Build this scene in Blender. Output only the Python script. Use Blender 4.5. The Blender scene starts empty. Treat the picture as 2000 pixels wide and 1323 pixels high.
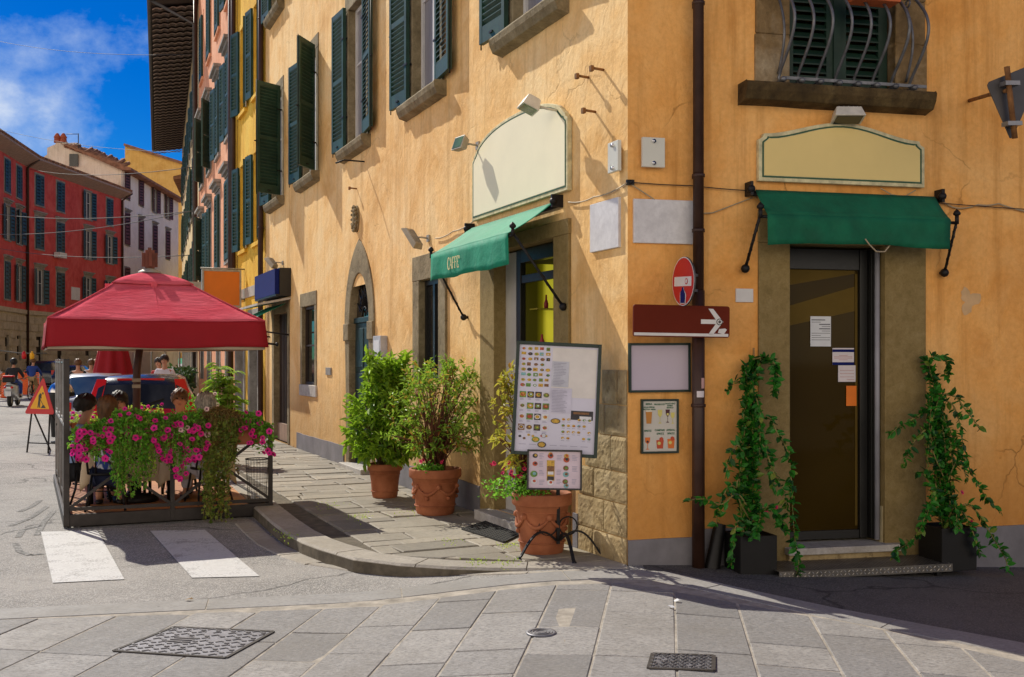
import bpy, bmesh, math, random
from mathutils import Vector, Matrix
from math import sin, cos, pi, radians, sqrt, atan2
rnd = random.Random(7)
SC = bpy.context.scene
COL = SC.collection
V = Vector

# ---------------------------------------------------------------- survey of the place
F, PX0, HZ, EYE = 2050.0, 1000.0, 705.0, 1.6      # focal length (px), optical axis, horizon row, eye height (m)
CX, CY = 0.904, 8.2                                # foot of the building corner
A = 0.438                                          # street wall runs away to the left
B = 0.2278                                         # front wall runs away to the right
DL = V((-A, 1, 0)).normalized(); NL = V((-DL.y, DL.x, 0))
DR = V((1, B, 0)).normalized(); NR = V((DR.y, -DR.x, 0))
AL = atan2(-DL.y, -DL.x); AR = atan2(DR.y, DR.x)
CORNER = V((CX, CY, 0))

def frame(loc, ang=0.0):
    return Matrix.Translation(V(loc)) @ Matrix.Rotation(ang, 4, 'Z')
FL = frame(CORNER, AL)      # local x runs towards the corner (negative along the wall), y into the wall, z up
FR = frame(CORNER, AR)      # local x runs right from the corner

def Lp(px, py, o=0.0):
    """measured picture point on the street wall (o metres proud) -> local (x, z)"""
    k = (px - PX0) / F
    cx, cy = CX + o * NL.x, CY + o * NL.y
    Y = (cx + A * cy) / (k + A)
    return -(Y - cy) / DL.y, EYE + (HZ - py) * Y / F
def Rp(px, py, o=0.0):
    k = (px - PX0) / F
    cx, cy = CX + o * NR.x, CY + o * NR.y
    Y = (cy / B - cx) / (1 / B - k)
    return (Y - cy) / DR.y, EYE + (HZ - py) * Y / F
def at(px, py, Y):
    return V(((px - PX0) / F * Y, Y, EYE + (HZ - py) * Y / F))
def smooth(t):
    t = max(0, min(1, t)); return t * t * (3 - 2 * t)
def gz(x, y):
    return -0.11 * smooth((0.45 - x) / 1.7) - 0.05 * max(0, min(x, 8) - 1.0)
def Gp(px, py, z=None):
    """measured picture point on the ground"""
    zz = 0.0 if z is None else z
    for _ in range(1 if z is not None else 12):
        Y = (EYE - zz) * F / (py - HZ); X = (px - PX0) / F * Y
        if z is None: zz = gz(X, Y)
    return V((X, Y, zz))

# ---------------------------------------------------------------- object helpers
WM = {}
class MB:
    def __init__(s, T=None):
        s.v = []; s.f = []; s.m = []; s.T = T or Matrix.Identity(4); s.sm = []
    def add(s, vs, fs, m=0, sm=False):
        b = len(s.v)
        for p in vs: s.v.append(s.T @ V(p))
        for f in fs:
            s.f.append([i + b for i in f]); s.m.append(m); s.sm.append(sm)
        return s
    def box(s, x0, x1, y0, y1, z0, z1, m=0):
        if x0 > x1: x0, x1 = x1, x0
        if y0 > y1: y0, y1 = y1, y0
        if z0 > z1: z0, z1 = z1, z0
        return s.add([(x0,y0,z0),(x1,y0,z0),(x1,y1,z0),(x0,y1,z0),(x0,y0,z1),(x1,y0,z1),(x1,y1,z1),(x0,y1,z1)],
              [(0,3,2,1),(4,5,6,7),(0,1,5,4),(1,2,6,5),(2,3,7,6),(3,0,4,7)], m)
    def bar(s, p, q, w, h, m=0, up=(0,0,1)):
        p, q = V(p), V(q); d = (q - p).normalized(); u = V(up)
        if abs(d.dot(u)) > .98: u = V((1,0,0))
        a = d.cross(u).normalized(); b = a.cross(d).normalized()
        vs = []
        for c in (p, q):
            for i, j in ((-1,-1),(1,-1),(1,1),(-1,1)): vs.append(c + a * (i*w/2) + b * (j*h/2))
        return s.add(vs, [(3,2,1,0),(4,5,6,7),(0,1,5,4),(1,2,6,5),(2,3,7,6),(3,0,4,7)], m)
    def quad(s, a, b, c, d, m=0, sm=False): return s.add([a,b,c,d], [(0,1,2,3)], m, sm)
    def tube(s, pts, r, n=8, m=0, caps=True, sm=True):
        pts = [V(p) for p in pts]; k = len(pts)
        rs = r if isinstance(r, (list, tuple)) else [r] * k
        vs = []; fs = []
        t0 = (pts[1] - pts[0]).normalized()
        u = t0.orthogonal().normalized()
        for i in range(k):
            t = (pts[min(i+1,k-1)] - pts[max(i-1,0)]).normalized()
            u = (u - t * u.dot(t)).normalized() if (u - t*u.dot(t)).length > 1e-5 else t.orthogonal().normalized()
            w = t.cross(u)
            for j in range(n):
                a = 2*pi*j/n; vs.append(pts[i] + (u*cos(a) + w*sin(a)) * rs[i])
        for i in range(k-1):
            for j in range(n):
                a, b = i*n+j, i*n+(j+1)%n; fs.append((a, b, b+n, a+n))
        if caps: fs.append(tuple(range(n-1,-1,-1))); fs.append(tuple(range((k-1)*n, k*n)))
        return s.add(vs, fs, m, sm)
    def lathe(s, prof, c=(0,0,0), n=24, m=0, sm=True, closed=False):
        vs = []; fs = []; k = len(prof)
        for r, z in prof:
            for j in range(n):
                a = 2*pi*j/n; vs.append((c[0]+r*cos(a), c[1]+r*sin(a), c[2]+z))
        for i in range(k-1):
            for j in range(n):
                a, b = i*n+j, i*n+(j+1)%n; fs.append((a, b, b+n, a+n))
        if closed: fs.append(tuple(range(n-1,-1,-1))); fs.append(tuple(range((k-1)*n, k*n)))
        return s.add(vs, fs, m, sm)
    def ball(s, c, rx, ry=None, rz=None, n=12, k=8, m=0):
        ry = ry or rx; rz = rz or rx; vs = []; fs = []
        for i in range(k+1):
            t = pi*i/k
            for j in range(n):
                a = 2*pi*j/n; vs.append((c[0]+rx*sin(t)*cos(a), c[1]+ry*sin(t)*sin(a), c[2]-rz*cos(t)))
        for i in range(k):
            for j in range(n):
                a, b = i*n+j, i*n+(j+1)%n; fs.append((a, b, b+n, a+n))
        return s.add(vs, fs, m, True)
    def prism(s, poly, y0, y1, m=0):
        """polygon in local x,z extruded from y0 (front) to y1 (back); poly counter-clockwise seen from the front"""
        n = len(poly)
        vs = [(p[0], y0, p[1]) for p in poly] + [(p[0], y1, p[1]) for p in poly]
        fs = [tuple(range(n)), tuple(range(2*n-1, n-1, -1))]
        fs += [(i+n, (i+1)%n+n, (i+1)%n, i) for i in range(n)]
        return s.add(vs, fs, m)
    def ring(s, outer, inner, y0, y1, m=0, closed=True):
        n = len(outer)
        vs = [(p[0], y0, p[1]) for p in outer] + [(p[0], y0, p[1]) for p in inner] + \
             [(p[0], y1, p[1]) for p in outer] + [(p[0], y1, p[1]) for p in inner]
        fs = []
        for i in range(n if closed else n-1):
            j = (i+1) % n
            fs += [(i, j, n+j, n+i), (2*n+i, 2*n+j, j, i), (n+i, n+j, 3*n+j, 3*n+i)]
        return s.add(vs, fs, m)
    def slab(s, poly, z, t, m=0):
        """polygon in x,y as a plate from z-t to z"""
        n = len(poly)
        vs = [(p[0], p[1], z) for p in poly] + [(p[0], p[1], z - t) for p in poly]
        fs = [tuple(range(n)), tuple(range(2*n-1, n-1, -1))] + [(i+n, (i+1)%n+n, (i+1)%n, i) for i in range(n)]
        return s.add(vs, fs, m)
    def build(s, name, mats, parent=None, loc=None, rotz=0.0, bevel=0, seg=2, subsurf=0, solid=0):
        if not isinstance(mats, (list, tuple)): mats = [mats]
        W = WM[parent] if parent is not None else frame(loc if loc is not None else (0,0,0), rotz)
        inv = W.inverted()
        me = bpy.data.meshes.new(name)
        me.from_pydata([tuple(inv @ p) for p in s.v], [], s.f)
        for m in mats: me.materials.append(m)
        me.polygons.foreach_set('material_index', s.m)
        me.polygons.foreach_set('use_smooth', s.sm)
        me.update()
        o = bpy.data.objects.new(name, me); COL.objects.link(o)
        if parent is not None: o.parent = parent
        else: o.location = V(loc) if loc is not None else V((0,0,0)); o.rotation_euler = (0,0,rotz)
        WM[o] = W
        if solid:
            q = o.modifiers.new('Solid', 'SOLIDIFY'); q.thickness = solid; q.offset = 0
        if bevel:
            q = o.modifiers.new('Bevel', 'BEVEL'); q.width = bevel; q.segments = seg; q.limit_method = 'ANGLE'; q.angle_limit = radians(40)
        if subsurf:
            q = o.modifiers.new('Sub', 'SUBSURF'); q.levels = subsurf; q.render_levels = subsurf
        return o

def tag(o, label=None, cat=None, group=None, kind=None):
    if label: o['label'] = label
    if cat: o['category'] = cat
    if group: o['group'] = group
    if kind: o['kind'] = kind
    return o
def thing(name, label, cat, loc, rotz=0.0, group=None):
    o = bpy.data.objects.new(name, None); COL.objects.link(o)
    o.empty_display_size = .2; o.location = V(loc); o.rotation_euler = (0,0,rotz)
    WM[o] = frame(loc, rotz)
    return tag(o, label, cat, group)
def dup(root, loc, rotz=None, label=None, group=None, scale=None, parent=None):
    r = root.copy(); COL.objects.link(r); r.location = V(loc)
    if rotz is not None: r.rotation_euler = (0,0,rotz)
    if scale: r.scale = (scale,)*3 if not isinstance(scale, (tuple, list)) else scale
    if parent is not None: r.parent = parent
    if label: r['label'] = label
    if group: r['group'] = group
    for ch in list(root.children):
        c = ch.copy(); COL.objects.link(c); c.parent = r
        for g in list(ch.children):
            d = g.copy(); COL.objects.link(d); d.parent = c
    return r
def arc(cx, cz, r, a0, a1, n, rz=None):
    rz = rz or r
    return [(cx + r*cos(a0+(a1-a0)*i/n), cz + rz*sin(a0+(a1-a0)*i/n)) for i in range(n+1)]
def clip(poly, lines):
    """keep the part of a convex polygon on the inner side of each (point, inward normal)"""
    for (p, n) in lines:
        out = []
        for i in range(len(poly)):
            a, b = poly[i], poly[(i+1) % len(poly)]
            da = (a[0]-p[0])*n[0] + (a[1]-p[1])*n[1]; db = (b[0]-p[0])*n[0] + (b[1]-p[1])*n[1]
            if da >= 0: out.append(a)
            if (da < 0) != (db < 0):
                t = da / (da - db); out.append((a[0]+(b[0]-a[0])*t, a[1]+(b[1]-a[1])*t))
        poly = out
        if len(poly) < 3: return []
    return poly
def lines_of(poly, inset=0.0):
    res = []; n = len(poly)
    cx = sum(p[0] for p in poly)/n; cy = sum(p[1] for p in poly)/n
    for i in range(n):
        a, b = poly[i], poly[(i+1) % n]
        d = V((b[0]-a[0], b[1]-a[1])); 
        if d.length < 1e-6: continue
        nn = V((-d.y, d.x)).normalized()
        if (cx-a[0])*nn.x + (cy-a[1])*nn.y < 0: nn = -nn
        res.append(((a[0]+nn.x*inset, a[1]+nn.y*inset), (nn.x, nn.y)))
    return res
def inset_poly(poly, d):
    return clip(list(poly), lines_of(poly, d))

# ---------------------------------------------------------------- materials
MATS = {}
class N:
    def __init__(s, name):
        s.mat = bpy.data.materials.new(name); s.mat.use_nodes = True
        s.t = s.mat.node_tree; s.t.nodes.clear()
        s.out = s.t.nodes.new('ShaderNodeOutputMaterial')
        s.tc = None
    def n(s, typ, ins=None, **kw):
        q = s.t.nodes.new(typ)
        for k, v in kw.items(): setattr(q, k, v)
        for k, v in (ins or {}).items(): s.set(q.inputs[k], v)
        return q
    def set(s, sock, v):
        if isinstance(v, bpy.types.NodeSocket): s.t.links.new(v, sock)
        elif isinstance(v, (tuple, list)) and len(v) == 3 and sock.type == 'RGBA': sock.default_value = (*v, 1)
        else: sock.default_value = v
    def co(s, scale=(1,1,1), rot=(0,0,0), kind='Object'):
        if s.tc is None: s.tc = s.n('ShaderNodeTexCoord')
        return s.n('ShaderNodeMapping', {'Vector': s.tc.outputs[kind], 'Scale': scale, 'Rotation': rot}).outputs[0]
    def noise(s, vec, scale, detail=5, rough=.55, dist=0):
        return s.n('ShaderNodeTexNoise', {'Vector': vec, 'Scale': scale, 'Detail': detail, 'Roughness': rough, 'Distortion': dist}).outputs[0]
    def ramp(s, fac, stops, interp='LINEAR'):
        q = s.n('ShaderNodeValToRGB', {'Fac': fac}); cr = q.color_ramp; cr.interpolation = interp
        while len(cr.elements) < len(stops): cr.elements.new(.5)
        for e, (p, c) in zip(cr.elements, stops):
            e.position = p; e.color = (c, c, c, 1) if isinstance(c, (int, float)) else (*c, 1)
        return q.outputs[0]
    def mix(s, fac, a, b, mode='MIX'):
        q = s.n('ShaderNodeMix', data_type='RGBA', blend_type=mode)
        s.set(q.inputs[0], fac); s.set(q.inputs[6], a); s.set(q.inputs[7], b); return q.outputs[2]
    def math(s, op, a, b=0.0, c=None):
        q = s.n('ShaderNodeMath', operation=op); s.set(q.inputs[0], a); s.set(q.inputs[1], b)
        if c is not None: s.set(q.inputs[2], c)
        return q.outputs[0]
    def bump(s, h, strength=.3, dist=.02, normal=None):
        ins = {'Height': h, 'Strength': strength, 'Distance': dist}
        if normal is not None: ins['Normal'] = normal
        return s.n('ShaderNodeBump', ins).outputs[0]
    def bsdf(s, col, rough=.7, normal=None, **kw):
        b = s.n('ShaderNodeBsdfPrincipled'); s.set(b.inputs['Base Color'], col); s.set(b.inputs['Roughness'], rough)
        if normal is not None: s.set(b.inputs['Normal'], normal)
        for k, v in kw.items(): s.set(b.inputs[k.replace('_', ' ')], v)
        s.t.links.new(b.outputs[0], s.out.inputs[0]); return b

def mul(c, k): return tuple(min(1, x*k) for x in c)
def mk(name, col, rough=.6, var=.25, scale=6, bump=.15, bscale=40, bdist=.006, metal=0.0, spec=.4, island=0.0, stretch=(1,1,1), col2=None, dirt=0.0, coat=0.0):
    if name in MATS: return MATS[name]
    s = N(name); v = s.co(stretch)
    n1 = s.noise(v, scale, 6, .6)
    c = s.ramp(n1, [(.3, mul(col, 1-var)), (.7, col2 if col2 else mul(col, 1+var*.7))])
    if dirt:
        n3 = s.noise(s.co((1,1,.4)), 2.3, 8, .7)
        c = s.mix(s.math('MULTIPLY', s.ramp(n3, [(.45, 0), (.75, 1)]), dirt), c, mul(col, .35))
    if island:
        g = s.n('ShaderNodeNewGeometry')
        h = s.n('ShaderNodeHueSaturation', {'Color': c, 'Value': s.math('MULTIPLY_ADD', g.outputs['Random Per Island'], island*2, 1-island),
             'Hue': s.math('MULTIPLY_ADD', g.outputs['Random Per Island'], island*.05, .5-island*.025)})
        c = h.outputs[0]
    n2 = s.noise(s.co(), bscale, 5, .6)
    nm = s.bump(n2, bump, bdist) if bump else None
    rr = s.math('MULTIPLY_ADD', n2, .25, rough-.12)
    kw = dict(Metallic=metal, Specular_IOR_Level=spec)
    if coat: kw['Coat_Weight'] = coat; kw['Coat_Roughness'] = .08
    s.bsdf(c, rr, nm, **kw)
    MATS[name] = s.mat; return s.mat

def leaf_mat(name, dark, light, trans=.35, accent=None, acc=.0, rough=.45):
    s = N(name); g = s.n('ShaderNodeNewGeometry'); r = g.outputs['Random Per Island']
    st = [(0, dark), (.75, light)]
    if accent: st = [(0, dark), (.7-acc*.5, light), (.98-acc, light), (1-acc*.5, accent)]
    c = s.ramp(r, st)
    n1 = s.noise(s.co(), 9, 3)
    c = s.mix(s.ramp(n1, [(.3, 0), (.8, .55)]), c, mul(dark, .7))
    b = s.n('ShaderNodeBsdfPrincipled'); s.set(b.inputs['Base Color'], c); b.inputs['Roughness'].default_value = rough
    b.inputs['Specular IOR Level'].default_value = .4
    t = s.n('ShaderNodeBsdfTranslucent', {'Color': s.mix(.5, c, mul(light, 1.6), 'MIX')})
    m = s.n('ShaderNodeMixShader', {0: trans, 1: b.outputs[0], 2: t.outputs[0]})
    s.t.links.new(m.outputs[0], s.out.inputs[0]); MATS[name] = s.mat; return s.mat

def plaster(name, col, light, dark, streak=.5, cracks=.6, bump=.55, peel=0.0):
    s = N(name); v = s.co()
    big = s.noise(v, .75, 8, .66, .5); mid = s.noise(v, 2.6, 8, .62, .6); fine = s.noise(v, 26, 6, .65)
    c = s.ramp(big, [(.34, dark), (.5, col), (.68, light)])
    c = s.mix(s.ramp(mid, [(.42, 0), (.72, .55)]), c, light)
    st = s.noise(s.co((5.5, 5.5, .35)), 1.0, 8, .68)
    c = s.mix(s.math('MULTIPLY', s.ramp(st, [(.50, 0), (.72, 1)]), streak), c, mul(dark, .62))
    c = s.mix(s.ramp(fine, [(.35, .22), (.6, 0)]), c, mul(dark, .7))
    sep = s.n('ShaderNodeSeparateXYZ', {0: v})
    damp = s.math('MULTIPLY', s.ramp(s.math('MULTIPLY_ADD', sep.outputs[2], .42, s.math('MULTIPLY', mid, -.35)), [(.0, 1), (.42, 0)]), .55)
    c = s.mix(damp, c, mul(dark, .66))
    dv = s.n('ShaderNodeVectorMath', {0: v, 1: s.n('ShaderNodeVectorMath', {0: s.n('ShaderNodeTexNoise', {'Vector': v, 'Scale': 1.7, 'Detail': 5}).outputs[1], 3: .9}, operation='SCALE').outputs[0]}, operation='ADD').outputs[0]
    vo = s.n('ShaderNodeTexVoronoi', {'Vector': dv, 'Scale': .75}, feature='DISTANCE_TO_EDGE').outputs[0]
    ck = s.ramp(vo, [(.0, 1), (.0045, .6), (.009, 0)])
    ckm = s.math('MULTIPLY', ck, s.math('MULTIPLY', s.ramp(s.noise(v, .9, 3), [(.5, 0), (.6, 1)]), cracks))
    c = s.mix(ckm, c, mul(dark, .38))
    if peel:
        pl = s.ramp(s.noise(v, 1.35, 9, .7), [(.665, 0), (.68, 1)])
        c = s.mix(s.math('MULTIPLY', pl, peel), c, mul(light, .93))
    tr = s.noise(s.co((1, 1, .7)), 5.0, 9, .62, .8)
    h = s.math('ADD', s.math('MULTIPLY', tr, 1.0), s.math('MULTIPLY', fine, .22))
    h = s.math('SUBTRACT', h, s.math('MULTIPLY', ckm, .5))
    s.bsdf(c, .88, s.bump(h, bump, .035), Specular_IOR_Level=.2)
    MATS[name] = s.mat; return s.mat

def stone(name, col, light, dark, scale=3, bump=.5, pits=.4, rough=.85):
    s = N(name); v = s.co()
    a = s.noise(v, scale, 9, .65, .4); b = s.noise(v, scale*9, 6, .7)
    c = s.ramp(a, [(.28, dark), (.5, col), (.75, light)])
    p = s.ramp(s.noise(v, scale*4.5, 4, .6), [(.56, 0), (.66, 1)])
    c = s.mix(s.math('MULTIPLY', p, pits), c, mul(dark, .5))
    c = s.mix(s.ramp(b, [(.4, .3), (.62, 0)]), c, mul(dark, .6))
    h = s.math('ADD', a, s.math('MULTIPLY', b, .35)); h = s.math('SUBTRACT', h, s.math('MULTIPLY', p, .35))
    s.bsdf(c, rough, s.bump(h, bump, .02), Specular_IOR_Level=.25); MATS[name] = s.mat; return s.mat

def paving(name, col, var, speck=.5, bump=.35, sc=1.0):
    """split stone: each slab (mesh island) its own grey, stains across the joints"""
    s = N(name); v = s.co(); g = s.n('ShaderNodeNewGeometry'); r = g.outputs['Random Per Island']
    c = s.ramp(r, [(0, mul(col, 1-var)), (.5, col), (1, tuple(x*(1+var)*k for x, k in zip(col, (1.02, 1, .96))))])
    ov = s.n('ShaderNodeVectorMath', {0: v, 1: s.n('ShaderNodeCombineXYZ', {0: s.math('MULTIPLY', r, 37.), 1: s.math('MULTIPLY', r, 91.), 2: 0.0}).outputs[0]}, operation='ADD').outputs[0]
    sp = s.noise(s.n('ShaderNodeVectorMath', {0: ov, 1: (.45, 1.2, 1.0)}, operation='MULTIPLY').outputs[0], 80*sc, 4, .7); md = s.noise(ov, 7*sc, 8, .7, .3); st = s.noise(v, .9, 7, .65)
    c = s.mix(s.ramp(sp, [(.36, speck), (.52, 0)]), c, mul(col, .42))
    c = s.mix(s.ramp(sp, [(.56, 0), (.72, speck*.5)]), c, mul(col, 1.7))
    c = s.mix(s.ramp(md, [(.40, .0), (.75, .5)]), c, mul(col, .62))
    c = s.mix(s.ramp(st, [(.42, 0), (.70, .62)]), c, tuple(x*k for x, k in zip(mul(col, .6), (1.05, 1, .9))))
    sps = s.ramp(s.n('ShaderNodeTexVoronoi', {'Vector': v, 'Scale': 3.1}).outputs[0], [(.0, 1), (.032, 1), (.045, 0)])
    c = s.mix(s.math('MULTIPLY', sps, .75), c, mul(col, .2))
    h = s.math('ADD', md, s.math('MULTIPLY', sp, .3))
    s.bsdf(c, s.math('MULTIPLY_ADD', md, .3, .58), s.bump(h, bump, .012), Specular_IOR_Level=.35)
    MATS[name] = s.mat; return s.mat

def asphalt(name, k=1.0):
    s = N(name); v = s.co()
    ag = s.n('ShaderNodeTexVoronoi', {'Vector': v, 'Scale': 130.}); big = s.noise(v, .45, 7, .62); md = s.noise(v, 5, 8, .7)
    c = s.ramp(ag.outputs[1], [(.2, mul((.055,.053,.05), k)), (.6, mul((.10,.096,.09), k)), (.95, mul((.23,.22,.205), k))])
    c = s.mix(s.ramp(big, [(.38, 0), (.68, .6)]), c, mul((.17,.16,.148), k))
    c = s.mix(s.ramp(md, [(.52, 0), (.8, .55)]), c, mul((.04,.038,.036), k))
    dv = s.n('ShaderNodeVectorMath', {0: v, 1: s.n('ShaderNodeTexNoise', {'Vector': v, 'Scale': 1.2, 'Detail': 6}).outputs[1]}, operation='ADD').outputs[0]
    ck = s.ramp(s.n('ShaderNodeTexVoronoi', {'Vector': dv, 'Scale': .33}, feature='DISTANCE_TO_EDGE').outputs[0], [(0, 1), (.003, .8), (.006, 0)])
    c = s.mix(s.math('MULTIPLY', ck, .7), c, (.02,.02,.02))
    h = s.math('ADD', ag.outputs[0], s.math('MULTIPLY', md, .6)); h = s.math('SUBTRACT', h, ck)
    s.bsdf(c, .82, s.bump(h, .5, .008), Specular_IOR_Level=.35); MATS[name] = s.mat; return s.mat

def glassy(name, col, rough=.06, wob=.02, spec=.6):
    s = N(name); n1 = s.noise(s.co(), 1.4, 3); n2 = s.noise(s.co((1,1,.3)), 3, 3)
    c = s.ramp(n2, [(.35, mul(col, .5)), (.7, mul(col, 1.5))])
    s.bsdf(c, rough, s.bump(n1, wob, .05), Specular_IOR_Level=spec); MATS[name] = s.mat; return s.mat

def flat(name, col, rough=.5, metal=0.0, spec=.4):
    return mk(name, col, rough, .08, 8, .05, 60, .002, metal, spec)

def flags(name, fn):
    s = N(name); fn(s); MATS[name] = s.mat; return s.mat

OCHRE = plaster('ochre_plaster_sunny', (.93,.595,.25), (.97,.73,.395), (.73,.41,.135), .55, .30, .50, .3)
OCHRE_SH = plaster('ochre_plaster_shade', (.94,.465,.13), (.98,.57,.21), (.74,.31,.065), .6, .6, .55, .4)  # same paint as OCHRE; the shaded front's deeper tone put into the colour
YEL = plaster('yellow_plaster', (.86,.50,.05), (.95,.64,.10), (.66,.33,.025), .8, .3, .6)
PINK = plaster('pink_plaster', (.80,.37,.21), (.88,.47,.29), (.66,.28,.15), .4, .3, .4)
CREAM = plaster('cream_plaster', (.78,.60,.33), (.86,.70,.42), (.62,.44,.22), .4, .3, .4)
RED = plaster('red_plaster', (.62,.09,.08), (.70,.15,.13), (.50,.06,.053), .4, .2, .2, .2)
WHITEP = plaster('white_plaster', (.93,.87,.77), (.97,.93,.86), (.80,.75,.66), .3, .2, .2)
CREAMW = plaster('weathered_cream_plaster', (.80,.68,.54), (.88,.78,.66), (.62,.52,.40), .6, .3, .3)
GOLD = plaster('golden_plaster', (.78,.47,.13), (.84,.54,.18), (.66,.36,.09), .4, .2, .2)
PIETRA = stone('sandstone_trim', (.28,.225,.13), (.42,.35,.22), (.15,.115,.06), 3.2, .6)
PIETRA_D = stone('speckled_door_stone', (.30,.215,.085), (.36,.27,.12), (.22,.155,.055), 14, .3, .25)
BLOCK = stone('tufa_block', (.47,.36,.19), (.64,.52,.32), (.26,.17,.075), 3.2, .55, .6)
RUST = stone('rusticated_stone', (.52,.44,.32), (.62,.55,.42), (.36,.3,.21), 1.4, .5)
MARBLE = stone('white_marble', (.74,.73,.74), (.82,.82,.83), (.60,.585,.60), 1.6, .08, .05, .45)
MARBLE_O = stone('old_threshold_marble', (.55,.52,.47), (.68,.65,.6), (.36,.32,.27), 4, .3, .3, .55)
PLINTH = mk('grey_plinth_paint', (.235,.225,.24), .85, .22, 3, .4, 18, .01, dirt=.4)
GREENSH = mk('dark_green_shutter_paint', (.017,.058,.040), .5, .35, 5, .15, 30, .004, spec=.45)
GREENSH_R = mk('black_green_shutter_paint', (.010,.036,.022), .55, .3, 5, .15, 30, .004)
BLUESH = mk('blue_green_shutter_paint', (.018,.075,.105), .5, .3, 5, .1, 30, .004)
PLUMSH = mk('plum_shutter_paint', (.13,.055,.065), .6, .3, 5, .1, 30, .004)
IRON = mk('black_wrought_iron', (.022,.021,.022), .5, .3, 20, .25, 70, .003, .6)
IRONG = mk('grey_wrought_iron', (.17,.175,.19), .45, .35, 14, .3, 60, .003, .55)
STEEL = mk('brown_grey_steel', (.050,.043,.040), .45, .25, 9, .12, 50, .002, .5)
GALV = mk('galvanised_steel', (.30,.29,.29), .4, .2, 9, .1, 50, .002, .8)
RUSTY = mk('rusty_iron', (.22,.085,.025), .85, .6, 9, .5, 50, .006, col2=(.32,.15,.05))
BROWNPIPE = mk('brown_painted_pipe', (.050,.022,.014), .45, .35, 5, .25, 40, .004, dirt=.3)
WOODD = mk('dark_wood', (.045,.026,.015), .55, .4, 5, .25, 30, .004, stretch=(1,1,.15))
WOODO = mk('orange_deck_boards', (.47,.20,.07), .5, .3, 3, .2, 30, .004, stretch=(1,6,1), island=.18)
ROOFT = mk('terracotta_roof_tile', (.30,.145,.085), .85, .5, 3, .5, 20, .02, island=.25)
TERRA = mk('terracotta_pot', (.36,.105,.040), .8, .25, 5, .3, 45, .006, dirt=.4, col2=(.46,.165,.075))
SOIL = mk('potting_soil', (.045,.03,.02), .95, .5, 20, .8, 60, .02)
FRAMEG = mk('dark_green_frame', (.012,.032,.024), .4, .2, 6, .1)
BLACKF = mk('black_frame', (.012,.012,.011), .4, .2, 6, .1, spec=.5)
BLACKP = mk('black_plastic', (.007,.0065,.0065), .5, .3, 8, .15, 50, .003)
WHITEF = mk('white_painted_frame', (.66,.66,.65), .5, .1, 6, .08)
GLASS = glassy('window_glass_grey', (.075,.08,.095), .08)
GLASSD = glassy('dark_glass', (.018,.018,.017), .05)
CURTAIN = mk('net_curtain_behind_glass', (.24,.235,.26), .35, .25, 3, .1, 6, .01, stretch=(7,7,.3), spec=.7)
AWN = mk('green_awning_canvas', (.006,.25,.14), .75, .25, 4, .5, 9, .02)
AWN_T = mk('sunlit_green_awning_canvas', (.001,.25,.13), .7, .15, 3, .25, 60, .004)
AWN_R = mk('green_awning_canvas_shade', (.003,.13,.062), .8, .3, 4, .6, 9, .02)  # darker copy of the awning canvas, shade put into the colour
TEXTC = flat('cream_lettering', (.78,.66,.32), .7)
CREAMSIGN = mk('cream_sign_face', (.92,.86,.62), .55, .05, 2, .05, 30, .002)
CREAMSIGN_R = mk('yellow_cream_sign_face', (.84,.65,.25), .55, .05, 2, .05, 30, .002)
SIGNEDGE = mk('weathered_sign_edge', (.66,.60,.36), .7, .35, 14, .3, 40, .004)
SIGNLINE = flat('dark_green_line', (.03,.10,.05), .6)
PLAQUE = mk('pale_plaque', (.66,.66,.58), .35, .06, 2, .03)
LAMPM = mk('lamp_housing', (.40,.37,.31), .5, .3, 9, .2, 50, .002, .3)
LAMPW = mk('white_lamp_housing', (.66,.63,.54), .5, .2, 9, .15, 50, .002, .1)
CABLE = flat('beige_cable', (.42,.34,.22), .6)
CABLED = flat('dark_cable', (.03,.026,.024), .6)
CABLEW = flat('pale_cable', (.10,.10,.10), .7)
REDC = mk('red_umbrella_canvas', (.30,.004,.012), .8, .14, 2, .2, 120, .002)
REDT = N('backlit_red_canvas'); _c = REDT.noise(REDT.co(), 2.2, 5); _col = REDT.ramp(_c, [(.3, (.72,.095,.14)), (.7, (.80,.165,.22))])  # paler than the valance: backlit sheen put into the colour
_b = REDT.n('ShaderNodeBsdfDiffuse', {'Color': _col}); _t = REDT.n('ShaderNodeBsdfTranslucent', {'Color': _col}); _m = REDT.n('ShaderNodeMixShader', {0: .12, 1: _b.outputs[0], 2: _t.outputs[0]}); _w = REDT.bump(REDT.noise(REDT.co((1.2,1.2,7)), 3.2, 6, .6, .8), .5, .05); REDT.set(_b.inputs['Normal'], _w); REDT.t.links.new(_m.outputs[0], REDT.out.inputs[0]); REDT = REDT.mat
REDCD = mk('faded_underside_canvas', (.42,.34,.25), .85, .15, 2, .1, 120, .002)
PAPER = flat('white_paper', (.72,.74,.76), .6)
PAPERP = flat('pinkish_paper', (.72,.66,.68), .6)
LILAC = mk('lilac_board', (.54,.47,.56), .45, .04, 2, .02)
MENU = mk('menu_paper', (.66,.645,.76), .4, .06, 4, .02)
MENUC = flat('cream_menu_panel', (.74,.70,.66), .4)
BROWNS = mk('brown_sign_face', (.135,.016,.005), .65, .12, 4, .05, 40, .002, 0, .15)
WHITES = flat('white_sign_marking', (.72,.70,.67), .5)
REDS = flat('red_sign_face', (.55,.014,.018), .4)
BLUES = flat('blue_sign_face', (.006,.014,.13), .7, 0, .15)
ORANGES = mk('orange_sign_face', (.74,.19,.012), .5, .06, 3, .05)
ORANGE = flat('orange_card', (.85,.20,.01), .5)
YELS = flat('yellow_sign_face', (.83,.42,.015), .5)
GREYS = mk('grey_sign_back', (.09,.085,.085), .5, .25, 5, .1, 40, .003, .4)
CLOTH = mk('cream_tablecloth', (.70,.56,.38), .9, .1, 3, .15, 90, .002)
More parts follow.
